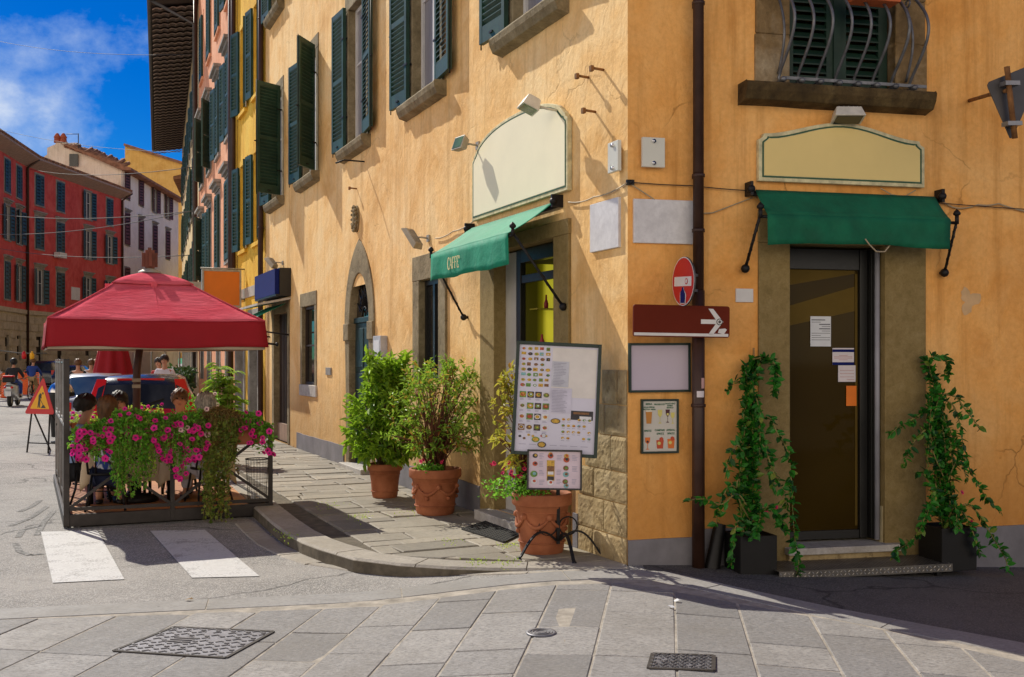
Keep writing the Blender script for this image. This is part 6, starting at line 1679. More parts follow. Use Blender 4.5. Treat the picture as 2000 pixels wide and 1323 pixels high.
for x, h in ((.0, .90), (TW/2, .86), (TW, .88)):
    mb = MB(TT); w_ = .045 if x else .055; mb.box(x-w_/2, x+w_/2, -.031-w_*.2, -.031+w_*.8, -.09, h if x else 1.62); mb.build('post', STEEL, r, bevel=.003)
mb = MB(TT); mb.bar((0,-.02,.87),(TW,-.02,.86),.04,.03); mb.build('top_rail', STEEL, r)
mb = MB(TT); mb.bar((0,-.02,.085),(TW,-.02,.065),.035,.035); mb.build('bottom_rail', STEEL, r)
for a, b in ((0, TW/2), (TW/2, TW)):
    for z0, z1 in ((.09, .84), (.84, .09)): mb = MB(TT); mb.bar((a+.02,-.02-(.008 if z0<.5 else -.008),z0),(b-.02,-.02-(.008 if z0<.5 else -.008),z1),.016,.03); mb.build('brace', STEEL, r)
for x in (.02,):                                        # left flank
    mb = MB(TT); mb.bar((x,-.03,.90),(x,TLn,.90),.05,.03); mb.build('top_rail', GALV, r)
    mb = MB(TT); mb.bar((x,0,.09),(x,TLn,.09),.03,.03); mb.build('bottom_rail', STEEL, r)
    for i in range(1, 24): mb = MB(TT); y = TLn*i/24; mb.bar((x,y,.09),(x,y,.89),.016,.016); mb.build('baluster', STEEL, r)
for y in (1.05, 2.1, 3.15, 4.2): mb = MB(TT); mb.box(-.008, .03, y-.02, y+.02, -.09, 1.62); mb.build('post', GALV, r, bevel=.003)
CLEAR = N('clear_pane'); g_ = CLEAR.n('ShaderNodeBsdfGlossy', {'Roughness': .03}); t_ = CLEAR.n('ShaderNodeBsdfTransparent', {'Color': (.86,.9,.9)}); fr = CLEAR.n('ShaderNodeFresnel', {'IOR': 1.45})
mx = CLEAR.n('ShaderNodeMixShader', {0: fr.outputs[0], 1: t_.outputs[0], 2: g_.outputs[0]}); CLEAR.t.links.new(mx.outputs[0], CLEAR.out.inputs[0])
for i in range(4):
    y0, y1 = 1.05*i+.04, 1.05*(i+1)-.04; mb = MB(TT); mb.box(.012, .02, y0, y1, .96, 1.58); mb.build('glass_pane', CLEAR.mat, r)
    mb = MB(TT)
    for z in (.945, 1.585): mb.box(.004, .026, y0, y1, z-.010, z+.010)
    mb.build('pane_rail', GALV, r)
mb = MB(TT); mb.bar((0,TLn,.72),(TW,TLn,.72),.04,.03); mb.bar((0,TLn,.1),(TW,TLn,.1),.035,.035)
for i in range(16): x = TW*(i+.5)/16; mb.bar((x,TLn,.1),(x,TLn,.71),.014,.014)
mb.build('back_railing', STEEL, r)

# ---- red square parasol
UC = (.905, .965); uh = 1.085; rp = (tpx(266, UC[1]+.02), UC[1]+.05)
u = thing('parasol', 'big square wine red parasol shading the cafe terrace', 'parasol', tp(rp[0], rp[1], 0), TA)
def sqr(cx, cy, h, z): return [(cx-h,cy-h,z),(cx+h,cy-h,z),(cx+h,cy+h,z),(cx-h,cy+h,z)]
ze, zvb = 2.03, 2.475; mb = MB(TT); n = 14
for s_ in range(4):
    vs = []
    for j in range(n+1):
        t = j/n; h = uh*(1-t)+.36*t; z = ze+(zvb-ze)*t-.012*sin(pi*t)
        c = sqr(UC[0], UC[1], h, z); a, b = V(c[s_]), V(c[(s_+1)%4])
        for i in range(n+1):
            w_ = i/n; p = a.lerp(b, w_); p.z -= .022*sin(pi*w_)*(1-t)**.6*.55 + .006*sin(w_*19+t*7)*(1-t)
            if abs(w_-.5) < .02: p.z += .004
            vs.append(p)
    mb.add(vs, [(j*(n+1)+i, j*(n+1)+i+1, (j+1)*(n+1)+i+1, (j+1)*(n+1)+i) for j in range(n) for i in range(n)], 0, True)
cano = mb.build('canopy', REDT, u, solid=.004)
mb = MB(TT)
for s_ in range(4):
    c = sqr(UC[0], UC[1], .43, 2.485); a, b = V(c[s_]), V(c[(s_+1)%4]); vs = []
    for j in range(7):
        t = j/6
        for i in range(9):
            p = a.lerp(b, i/8).lerp(V((UC[0], UC[1], 2.62)), t*.93); p.z += .008*sin(pi*t)*.9 - .012*sin(pi*i/8)*(1-t) - (.03*(1-t)**6); vs.append(p)
    mb.add(vs, [(j*9+i, j*9+i+1, (j+1)*9+i+1, (j+1)*9+i) for j in range(6) for i in range(8)], 0, True)
mb.build('vent_cap', REDT, cano, solid=.004)
mb = MB(TT); 
for s_ in range(4):
    c = sqr(UC[0], UC[1], uh, ze); c2 = sqr(UC[0], UC[1], uh+.02, ze-.29); vs = []
    for j in range(7):
        t = j/6
        for i in range(25):
            w_ = i/24; p = V(c[s_]).lerp(V(c[(s_+1)%4]), w_).lerp(V(c2[s_]).lerp(V(c2[(s_+1)%4]), w_), t)
            p.z -= .022*sin(pi*w_)*.55*(1-t) - .012*t*sin(w_*9+s_); out = (p-V((UC[0],UC[1],p.z))).normalized(); p += out*(.016*t*sin(w_*21+s_*2)-.02*sin(pi*t)*sin(pi*w_)); vs.append(p)
    mb.add(vs, [(j*25+i, j*25+i+1, (j+1)*25+i+1, (j+1)*25+i) for j in range(6) for i in range(24)], 0, True)
mb.build('valance', REDC, u, solid=.004)
mb = MB(TT)
for s_ in range(4):
    c0, c1 = sqr(UC[0], UC[1], uh, ze), sqr(UC[0], UC[1], .36, zvb); m0 = (V(c0[s_])+V(c0[(s_+1)%4]))/2; m1 = (V(c1[s_])+V(c1[(s_+1)%4]))/2
    mb.tube([m0.lerp(m1, k/10)+V((0,0,.004-.012*sin(pi*k/10)-.012*(1-k/10)**.6)) for k in range(11)], .006, 5)
    mb.tube([V(c0[s_]).lerp(V(c1[s_]), k/10)+V((0,0,.004-.012*sin(pi*k/10))) for k in range(11)], .008, 5)
    p = m1.lerp(m0, .12); mb.box(p.x-.03, p.x+.03, p.y-.012, p.y+.012, p.z-.035, p.z+.045)
mb.build('seam', REDT, u)
mb = MB(TT)
for s_ in range(4): c = sqr(UC[0], UC[1], uh-.005, 1.735); mb.bar(c[s_], c[(s_+1)%4], .012, .03)
mb.build('hem', REDCD, u)
for s_ in range(4):
    c = sqr(UC[0], UC[1], uh-.03, ze-.03); mb = MB(TT); mb.bar((UC[0], UC[1], 2.45), c[s_], .02, .03); mb.build('rib', WOODD, u)
    c = sqr(UC[0], UC[1], uh*.55, ze+.14); mb = MB(TT); mb.bar((rp[0], rp[1], 1.93), c[s_], .018, .026); mb.build('strut', WOODD, u)
POLEW = mk('red_brown_pole', (.085,.030,.020), .5, .3, 8, .15)
mb = MB(TT); mb.tube([(rp[0], rp[1], .0), (rp[0]+.01, rp[1], 1.5), (UC[0], UC[1], 2.6)], [.042, .042, .034], 14); mb.build('pole', POLEW, u)
mb = MB(TT); mb.box(rp[0]-.046, rp[0]+.046, rp[1]-.048, rp[1]-.042, 1.36, 1.40); mb.box(rp[0]-.046, rp[0]+.046, rp[1]-.048, rp[1]-.042, 1.29, 1.33); mb.build('paper_strip', REDCD, u)
mb = MB(TT); cx_, cy_ = UC; mb.lathe([(.13,.0),(.12,.02),(.05,.05),(.04,.06)], (cx_, cy_, 2.60), 16, 1)
mb.box(cx_-.05, cx_+.05, cy_-.05, cy_+.05, 2.655, 2.86)
for dx, dy in ((-1,0),(1,0),(0,-1),(0,1)): mb.box(cx_+dx*.068-.018, cx_+dx*.068+.018, cy_+dy*.068-.018, cy_+dy*.068+.018, 2.67, 2.83)
mb.box(cx_-.02, cx_+.02, cy_-.02, cy_+.02, 2.86, 2.89); mb.build('finial', [mk('red_brown_finial', (.16,.045,.025), .6, .3, 8, .2), LAMPM], u)
mb = MB(TT); mb.tube([(UC[0]+uh+.01, UC[1]-uh-.01, 1.79), (UC[0]+uh+.12, UC[1]-uh-.0, 1.78)], .012, 6); mb.ball((UC[0]+uh+.13, UC[1]-uh, 1.78), .022, n=8, k=6); mb.build('corner_hook', IRON, u)
mb = MB(TT); mb.lathe([(.0,.0),(.25,.0),(.25,.06),(.06,.09),(.06,.3),(.0,.3)], (rp[0], rp[1], .002), 20); mb.build('base', IRON, u)

# ---- tables with cream cloths
def cloth(mb, cx, cy, hw, hd, zt, zb):
    n = 10; ring = []
    for s_ in range(4):
        c = [(-hw,-hd),(hw,-hd),(hw,hd),(-hw,hd)]
        for i in range(n): a, b = V((*c[s_],0)), V((*c[(s_+1)%4],0)); ring.append(a.lerp(b, i/n))
    vs = [(cx, cy, zt)]; k = len(ring); rows = 7
    for j in range(rows):
        t = j/(rows-1)
        for i, p in enumerate(ring):
            corner = abs(((i % n)/n)-.0) < .11 or (i % n)/n > .89
            fl = 1+.05*t+(.10*t if corner else .02*t*sin(i*1.7)); zz = zt-(zt-zb)*t*(1.18 if i % n == 0 else 1)
            vs.append((cx+p.x*fl, cy+p.y*fl, max(zb-.12, zz)))
    fs = [(0, 1+i, 1+(i+1)%k) for i in range(k)] + [(1+j*k+i, 1+(j+1)*k+i, 1+(j+1)*k+(i+1)%k, 1+j*k+(i+1)%k) for j in range(rows-1) for i in range(k)]
    mb.add(vs, fs, 0, True)
for i, (cx_, cy_) in enumerate(((.60, 1.28), (1.42, 1.24))):
    lab = ('left', 'right')[i]
    t_ = thing('cafe_table', f'{lab} cafe table of the terrace, under a cream cloth', 'table', tp(cx_, cy_), TA)
    mb = MB(TT); mb.box(cx_-.37, cx_+.37, cy_-.36, cy_+.36, .70, .725); mb.build('tabletop', WOODD, t_)
    for a in (-1, 1):
        for b in (-1, 1): mb = MB(TT); mb.tube([(cx_+a*.31, cy_+b*.30, .0), (cx_+a*.31, cy_+b*.30, .70)], .018, 6); mb.build('leg', IRON, t_)
    mb = MB(TT); cloth(mb, cx_, cy_, .38, .37, .735, .24)
    tag(mb.build('tablecloth', CLOTH, None, tp(cx_, cy_, .73), TA, solid=.003), f'cream cloth draped over the {lab} cafe table', 'tablecloth')
b_ = tp(1.25, 1.1, .738); mb = MB(frame(b_)); mb.lathe([(.0,.0),(.034,.0),(.036,.1),(.034,.13),(.013,.18),(.013,.23),(.0,.23)], n=12); tag(mb.build('bottle', glassy('cobalt_glass', (.01,.03,.30)), None, b_), 'small cobalt blue bottle on the right cafe table', 'bottle')

# ---- people
def add_skin(name, verts, edges, mat, parent, W, sub=2, root=0):
    me = bpy.data.meshes.new(name); me.from_pydata([tuple(v[0]) for v in verts], edges, []); me.materials.append(mat)
    o = bpy.data.objects.new(name, me); COL.objects.link(o); o.parent = parent; WM[o] = WM[parent]
    sk = o.modifiers.new('Skin', 'SKIN'); sk.use_smooth_shade = True; sk.branch_smoothing = .4
    if not me.skin_vertices: pass
    for i, v in enumerate(verts): rr_ = v[1]; me.skin_vertices[0].data[i].radius = rr_ if isinstance(rr_, tuple) else (rr_, rr_)
    for i in range(len(verts)): me.skin_vertices[0].data[i].use_root = (i == root)
    s_ = o.modifiers.new('Sub', 'SUBSURF'); s_.levels = sub; s_.render_levels = sub
    return o
def person(label, loc, ang, pose, cfg, group=None):
    """pose: joints in person space (x right, y forward, z up)"""
    s = cfg.get('s', 1.0); r = thing('person', label, 'person', loc, ang, group); P = lambda p: V(p)*s
    zp = pose['z']; ln = pose.get('lean', .03); hx = pose.get('headx', 0)
    vs = []; es = []
    def v(p, rad, par=None):
        vs.append((P(p), (rad[0]*s, rad[1]*s) if isinstance(rad, tuple) else rad*s)); i = len(vs)-1
        if par is not None: es.append((par, i))
        return i
    pel = v((0,0,zp), (.135,.105)); wai = v((0,ln*.4,zp+.16), (.125,.095), pel); che = v((0,ln*.9,zp+.36), (.145,.105), wai); nb = v((0,ln*1.4,zp+.50), .078, che)
    nk = v((hx*.3,ln*1.8+.01,zp+.565), .054, nb); jaw = v((hx*.8,ln*2+.045,zp+.635), .066, nk); hd = v((hx,ln*2+.030,zp+.72), (.080,.092), jaw); top = v((hx,ln*2+.012,zp+.79), (.062,.072), hd)
    nose = v((hx,ln*2+.125,zp+.685), .013, hd)
    for sg in (-1, 1): v((hx+sg*.088,ln*2+.02,zp+.70), .016, hd)
    hands = []
    for sg, k in ((-1, 'L'), (1, 'R')):
        el, wr = pose['el'+k], pose['wr'+k]
        sh = v((sg*.175,ln*1.2,zp+.455), .066, che); e = v(el, .043, sh); w_ = v(wr, .029, e); d = (V(wr)-V(el)).normalized()
        pm = v(tuple(V(wr)+d*.055), (.034,.020), w_); sd = d.cross(V((0,0,1))); sd = sd.normalized() if sd.length > .1 else V((1,0,0)); up = sd.cross(d)
        for f in range(4):
            b_ = v(tuple(V(wr)+d*.095+sd*(.026-.0175*f)), .0105, pm); c_ = v(tuple(V(wr)+d*(.135-.006*abs(f-1.3))+sd*(.028-.019*f)-up*.008), .0092, b_); v(tuple(V(wr)+d*(.160-.008*abs(f-1.3))+sd*(.028-.019*f)-up*.028), .008, c_)
        t1 = v(tuple(V(wr)+d*.05+sd*(.044)-up*.006), .0115, pm); v(tuple(V(wr)+d*.088+sd*(.056)-up*.016), .0095, t1)
        hp = v((sg*.09,0,zp-.04), .095, pel); kn = v(pose['kn'+k], .060, hp); an = v(pose['an'+k], .040, kn); ft = pose.get('foot', V((0,1,0))); v(tuple(V(pose['an'+k])+V(ft)*.13+V((0,0,-.045))), (.036,.026), an)
    add_skin('body', vs, es, cfg.get('skin', SKIN), r, WM[r])
    # shirt
    q_ = []; e2 = []
    def w2(p, rad, par=None): q_.append((P(p), (rad[0]*s, rad[1]*s) if isinstance(rad, tuple) else rad*s)); i = len(q_)-1; (e2.append((par, i)) if par is not None else None); return i
    a = w2((0,-.01,zp-.05), (.172,.142)); b = w2((0,ln*.4,zp+.16), (.145,.115), a); c = w2((0,ln*.9,zp+.36), (.163,.123), b); w2((0,ln*1.35,zp+.475), .088, c)
    for sg, k in ((-1, 'L'), (1, 'R')):
        sl = cfg.get('sleeve', .8); sh = w2((sg*.178,ln*1.2,zp+.455), .082, c); m_ = V((sg*.178,ln*1.2,zp+.455)).lerp(V(pose['el'+k]), min(1, sl)); e_ = w2(tuple(m_), .060, sh)
        if sl > 1: w2(tuple(V(pose['el'+k]).lerp(V(pose['wr'+k]), sl-1)), .046, e_)
    add_skin('shirt', q_, e2, cfg['shirt'], r, WM[r])
    q_ = []; e2 = []; a = w2((0,0,zp-.02), (.146,.118))
    for sg, k in ((-1, 'L'), (1, 'R')):
        hp = w2((sg*.09,0,zp-.045), .108, a); kn = w2(pose['kn'+k], .078, hp); tl = cfg.get('leg', .85); w2(tuple(V(pose['kn'+k]).lerp(V(pose['an'+k]), tl)), .062, kn)
    add_skin('trousers', q_, e2, cfg['legs'], r, WM[r])
    # hair cap, eyes, mouth, shoes
    M_ = WM[r] @ Matrix.Scale(s, 4); c = V((hx, ln*2+.018, zp+.735)); mb = MB(M_); hl = cfg.get('hairlen', .0); q = random.Random(int(abs(loc[0])*1000))
    n, k = 28, 14; hv = []
    for i in range(k+1):
        th = pi*i/k*.74
        for j in range(n):
            a_ = 2*pi*j/n; f_ = sin(a_)                          # +1 = face side
            tt = th*(1-.36*max(0, f_)**1.3) if f_ > 0 else th*(1+hl*.5)
            R_ = (.102+.007*sin(a_*7+i*.8)+.006*sin(a_*19+i*2.1)+.009*q.random())*cfg.get('hairvol', 1)
            hv.append((c.x+R_*.93*sin(tt)*cos(a_), c.y+R_*1.1*sin(tt)*sin(a_)-.006, c.z+R_*1.04*cos(tt)-(hl*.12*max(0,(i/k-.6))*2.5 if f_ < .3 else 0)))
    mb.add(hv, [(i*n+j, i*n+(j+1)%n, (i+1)*n+(j+1)%n, (i+1)*n+j) for i in range(k) for j in range(n)], 0, True)
    if not cfg.get('helmet'): mb.build('hair', cfg['hair'], r, solid=.012)
    else:
        mb = MB(M_); mb.ball((c.x, c.y, c.z+.01), .135, .15, .14, 18, 12); mb.build('helmet', cfg['hair'], r)
    mb = MB(M_)
    for sg in (-1, 1): mb.ball((hx+sg*.032, ln*2+.108, zp+.722), .0125, .009, .009, 8, 6)
    mb.build('eyes', EYEM, r); mb = MB(M_); mb.ball((hx, ln*2+.108, zp+.648), .024, .008, .006, 8, 6); mb.build('mouth', LIP, r)
    for k_ in 'LR':
        a_ = V(pose['an'+k_]); mb = MB(M_ @ Matrix.Translation(a_+V((0,.055,-.055)))); mb.ball((0,0,0), .045, .125, .030, 12, 8); mb.build('shoe', cfg.get('shoe', IRON), r)
    return r
def sit(zp=.50, kn=.42, reach=.36, lean=.03, spread=.11, hx=0.0, cross=False, hz=.76):
    return dict(z=zp, lean=lean, headx=hx, elL=(-.23,.16,zp+.24), wrL=(-.12,reach,hz), elR=(.24,.14,zp+.24), wrR=(.14,reach-.03,hz), knL=(-spread,kn,zp-.02), anL=(-spread-.01,kn-.02,.085), knR=(spread,kn,zp-.02), anR=(spread+.01,kn-.06,.085))
def stand(zp=.92, st=.12, arm=.12): return dict(z=zp, lean=.02, elL=(-.23,-arm*.4,zp+.20), wrL=(-.22,arm*.3,zp-.02), elR=(.23,arm*.3,zp+.20), wrR=(.22,arm,zp), knL=(-.09,st*.6,.50), anL=(-.09,st,.085), knR=(.09,-st*.1,.50), anR=(.09,-st,.085))
def ikat(s):
    v = s.co(); n1 = s.noise(s.co((1,1,.55)), 8.5, 3, .5, 1.6); s.bsdf(s.ramp(n1, [(.44, (.03,.07,.34)), (.49, (.72,.74,.80))]), .8)
IKAT = flags('blue_white_print_cotton', ikat)
NAVY = mk('navy_cotton', (.012,.018,.055), .85, .25, 5, .2); WHC = mk('white_linen', (.66,.64,.72), .85, .1, 5, .3); LBL = mk('light_blue_cotton', (.25,.33,.52), .85, .2, 5, .2); DKC = mk('dark_cotton', (.02,.022,.028), .85, .2, 5, .2); KHA = mk('khaki_cotton', (.34,.23,.11), .85, .2, 5, .2); REDCL = mk('red_cotton', (.42,.03,.03), .85, .2, 5, .2); BLUC = mk('blue_cotton', (.02,.05,.24), .85, .2, 5, .2)
SANDAL = mk('black_sandal', (.02,.018,.018), .6)
def chair(label, x, y, face):
    """bentwood metal bistro chair; face = direction the sitter looks (deg, 0 = +y of the terrace)"""
    p = tp(x, y); a = TA+radians(face); r = thing('cafe_chair', label, 'chair', p, a, 'metal bistro chairs on the terrace'); T = WM[r] @ Matrix.Diagonal((1, 1, .87, 1))
    mb = MB(T); mb.lathe([(.0,.435),(.19,.435),(.20,.445),(.20,.458),(.18,.466),(.0,.462)], n=22); mb.build('seat', IRON, r)
    for sx in (-1, 1):
        for sy in (-1, 1): mb = MB(T); mb.tube([(sx*.14, sy*.14, .44), (sx*.17, sy*.17, .2), (sx*.20, sy*.20+(.03 if sy < 0 else 0)*-1, .003)], .013, 8); mb.build('leg', IRON, r)
    mb = MB(T); mb.tube([(.165*cos(t), .165*sin(t), .24) for t in [2*pi*k/20 for k in range(21)]], .008, 6, caps=False); mb.build('leg_ring', IRON, r)
    mb = MB(T); mb.tube([(-.18,-.11,.45),(-.19,-.20,.66),(-.16,-.235,.82),(0,-.25,.87),(.16,-.235,.82),(.19,-.20,.66),(.18,-.11,.45)], .012, 8)
    mb.tube([(-.10,-.16,.45),(-.10,-.21,.65),(-.06,-.235,.77),(0,-.24,.80),(.06,-.235,.77),(.10,-.21,.65),(.10,-.16,.45)], .009, 7); mb.build('backrest', IRON, r)
    return r
seats = [(.42,.50,-8,'near left'), (.27,1.22,-82,'far left by the glass'), (.66,2.10,178,'back left'), (1.36,1.92,172,'back right'), (1.50,.60,12,'near right')]
for x, y, f_, w_ in seats: chair(f'black bistro chair at the {w_} seat of the terrace tables', x, y, f_)
def on(i, dy=0.04): x, y, f_, _ = seats[i]; return tp(x, y, 0), TA+radians(f_)
p, a = on(0); person('chestnut haired woman from behind in a blue and white blouse on the terrace', p, a, sit(.425, hx=.0, reach=.40), dict(s=.95, shirt=IKAT, legs=NAVY, hair=HAIR_BR, hairlen=.6, hairvol=1.12, leg=.7, shoe=SANDAL))
p, a = on(1); p = tp(.17, 1.22); person('dark haired man in a light blue shirt at the left end of the terrace', p, a, sit(.42), dict(s=.96, shirt=LBL, legs=DKC, hair=HAIR_DK, leg=.95, hairvol=1.06))
p, a = on(2); person('dark haired woman in navy seated at the back of the terrace', p, a, sit(.435), dict(s=.95, shirt=NAVY, legs=DKC, hair=HAIR_DK, hairlen=.7, hairvol=1.1))
p, a = on(3); person('sunburnt man in khaki facing the street corner, seated at the back right of the terrace', p, a, sit(.435), dict(s=.98, shirt=DKC, legs=KHA, hair=HAIR_BR, skin=SKIN_D, hairvol=1.0))
p, a = on(4); person('grey haired person in white linen trousers seated with their back to the railing', p, a, sit(.435), dict(s=.96, shirt=WHC, legs=WHC, hair=HAIR_WH, hairvol=1.1, hairlen=.2, leg=.9, shoe=SANDAL))

# ---- planters hung on the front rail, petunias and trailing greens
def trough(x0, x1, y, zt, label, rot=0):
    c = tp((x0+x1)/2, y, zt-.16); r = thing('flower_trough', label, 'flower trough', c, TA, 'terracotta troughs on the terrace railing'); T = WM[r]; hw = (x1-x0)/2
    mb = MB(T); a, b = .075, .09
    mb.add([(-hw+.02,-a,0),(hw-.02,-a,0),(hw-.02,a,0),(-hw+.02,a,0),(-hw,-b,.15),(hw,-b,.15),(hw,b,.15),(-hw,b,.15)], [(0,3,2,1),(0,1,5,4),(1,2,6,5),(2,3,7,6),(3,0,4,7)]); 
    for p_, q_ in (((-hw,-b,.15),(hw,-b,.15)),((-hw,b,.15),(hw,b,.15)),((-hw,-b,.15),(-hw,b,.15)),((hw,-b,.15),(hw,b,.15))): mb.bar(p_, q_, .02, .024)
    mb.build('trough', TERRA, r); mb = MB(T); mb.box(-hw+.01, hw-.01, -b+.01, b-.01, .11, .13); mb.build('soil', SOIL, r)
    mb = MB(T)
    for x in (-hw*.6, hw*.6): mb.tube([(x,.10,.16),(x,-.10,.165),(x,-.095,-.012),(x,.1,-.012)], .005, 5)
    mb.build('wire_cradle', IRON, r)
y_ = -.14
for x0, x1, lab in ((.16, .66, 'terracotta trough at the left of the terrace front'), (.78, 1.30, 'terracotta trough at the middle of the terrace front'), (1.46, 1.93, 'terracotta trough at the right of the terrace front')): trough(x0, x1, y_, .86, lab)
trough(.75, 1.35, TLn-.02, .74, 'terracotta trough on the back rail of the terrace'); trough(.1, .55, TLn-.02, .74, 'short terracotta trough at the back rail corner'); trough(1.55, 2.0, 3.2, .93, 'terracotta trough on the footway side of the terrace')
def cascade(label, px0, px1, top, bot, leafm, q, strands=50, name='trailing_plant', flowers=None, nf=0, y=-.14, L=(.02,.042), W=.6, fz=None, mound=.10, dens=.016, cat='trailing plant', fr=(.024,.042)):
    """strands grow from the trough, arch over its lip and hang; top/bot(px) give the measured outline"""
    xm = tpx((px0+px1)/2, y); r = thing(name, label, cat, tp(xm, y, .84), TA); ml, ms, mf = MB(TT), MB(TT), MB(TT)
    for i in range(strands):
        px = q.uniform(px0, px1); zt = tz(px, top(px), y)-q.random()*.04; zb = tz(px, bot(px), y); L_ = q.random()**.65; ze_ = zt+(zb-zt)*L_
        x = tpx(px, y); x0 = xm+(x-xm)*.75; yy = y-.02-q.random()*.13; q1 = q.uniform(-.05,.05)
        pts = [V((x0, y+q.uniform(-.06,.06), min(.84, zt-.03))), V((x0*.5+x*.5, y+q.uniform(-.10,.06), zt))]
        n = max(2, int((zt-ze_)/.09)); 
        for k in range(1, n+1): pts.append(V((x+q1*k/n+q.uniform(-.015,.015), yy-.03*sin(pi*k/n), zt+(ze_-zt)*k/n)))
        ms.tube(pts, .0022, 4, caps=False)
        for a, b in zip(pts, pts[1:]):
            kk = max(1, int((b-a).length/dens))
            for j in range(kk):
                p_ = a.lerp(b, (j+q.random())/kk)+rv(q)*.014; d = (rv(q)+V((0,-.35,-.1))).normalized(); l = q.uniform(*L); leaf(ml, p_, d, V((0,-.5,.8))+rv(q)*.7, l, l*W, curl=.2)
    ms.build('stems', STEMG, r); ml.build('foliage', leafm, r)
    if flowers:
        for i in range(nf):
            px = q.uniform(px0-2, px1+2); t = q.random()**fz if fz else q.random(); zt = tz(px, top(px), y)+.02; zb = tz(px, bot(px), y); z = zt+(zb-zt)*t
            flower(mf, V((tpx(px, y), y-.10-q.random()*.11, z)), rv(q)*.55+V((0,-1,.35)), q.uniform(*fr))
        mf.build('flowers', [flowers, PETALD], r)
    return r
lin = lambda *pts: (lambda px: next((pts[i][1]+(pts[i+1][1]-pts[i][1])*(px-pts[i][0])/(pts[i+1][0]-pts[i][0]) for i in range(len(pts)-1) if px <= pts[i+1][0]), pts[-1][1]))
q = random.Random(77)
cascade('magenta petunias at the left corner of the terrace front', 140, 218, lin((130,842),(150,832),(180,828),(225,818)), lin((130,885),(160,900),(200,905),(220,870)), LEAF_PET, q, 44, 'petunia_plant', PETAL, 40, fz=.5, cat='petunias', L=(.025,.05))
cascade('bright green trailing plant hanging at the centre left of the terrace front', 220, 318, lin((214,818),(232,806),(260,800),(318,806)), lin((214,900),(232,985),(262,975),(290,935),(318,900)), LEAF_PET, q, 100, L=(.022,.05), dens=.015)
cascade('lime tinted trailing strands in front of the green cascade', 228, 300, lin((228,855),(300,850)), lin((228,955),(240,990),(270,960),(300,925)), LEAF_LIME, q, 34, L=(.016,.032), dens=.018)
cascade('mound of leaves above the left trough behind the petunias', 168, 262, lin((168,826),(200,815),(232,800),(262,800)), lin((168,850),(262,845)), LEAF_PET, q, 20, L=(.03,.055), flowers=PETAL, nf=9, cat='leafy plant')
cascade('magenta petunias spilling from the middle trough', 298, 402, lin((298,815),(330,805),(402,815)), lin((298,870),(330,925),(352,940),(375,905),(402,880)), LEAF_PET, q, 85, 'petunia_plant', PETAL, 64, fz=.65, cat='petunias', L=(.022,.045), dens=.02)
cascade('few pale pink blooms above the middle trough', 340, 400, lin((340,808),(400,800)), lin((340,840),(400,850)), LEAF_PET, q, 30, 'petunia_plant', PETALW, 6, cat='petunias')
cascade('olive ivy column hanging down to the road at the right of the terrace', 386, 462, lin((386,815),(420,800),(462,812)), lin((386,890),(396,960),(405,1030),(425,1042),(438,1020),(446,950),(462,890)), LEAF_IVY, q, 88, 'trailing_ivy', L=(.024,.046), W=.85, dens=.016, cat='ivy')
cascade('bronze heather like tuft above the ivy', 392, 470, lin((392,800),(430,792),(470,806)), lin((392,835),(470,850)), LEAF_BRN, q, 95, 'bronze_plant', L=(.016,.034), W=.35, dens=.010, cat='plant')
cascade('magenta petunias at the right end of the terrace front', 462, 530, lin((462,808),(490,800),(530,828)), lin((462,850),(500,880),(530,890)), LEAF_PET, q, 42, 'petunia_plant', PETAL, 20, cat='petunias', L=(.025,.05))
cascade('scattered magenta blooms above the green cascade', 232, 312, lin((232,808),(312,808)), lin((232,850),(312,860)), LEAF_LIME, q, 22, 'petunia_plant', PETAL, 10, cat='petunias', L=(.02,.04))
def mound(label, x, y, z, hw, hh, n, leafm, q, petals=None, nf=0, name='bedding_plant', L=(.03,.06)):
    r = thing(name, label, 'flowers', tp(x, y, z), TA); ml, mf = MB(TT), MB(TT)
    for i in range(n):
        p = V((x+q.uniform(-hw,hw), y+q.uniform(-.12,.12), z+hh*q.random()*(.5+.5*abs(sin(i*.37))))); leaf(ml, p, (rv(q)+V((0,0,.5))).normalized(), V((0,-.4,1))+rv(q)*.6, q.uniform(*L), q.uniform(.018,.035))
    ml.build('foliage', leafm, r)
    if petals:
        for i in range(nf): flower(mf, V((x+q.uniform(-hw,hw), y-.1+q.uniform(-.08,.08), z+hh*q.uniform(.2,1.05))), rv(q)*.6+V((0,-1,.4)), .03)
        mf.build('flowers', [petals, PETALD], r)
mound('lime green bedding plant with pink blooms on the back rail', 1.05, TLn-.02, .71, .36, .27, 420, LEAF_LIME, q, PETAL, 18)
mound('small lime green plant with pink blooms at the back rail corner', .32, TLn-.02, .71, .26, .18, 260, LEAF_LIME, q, PETAL, 10)
mound('dark green plant with pale blooms on the footway side', 1.78, 3.2, .90, .26, .24, 260, LEAF_PET, q, PETALW, 8)

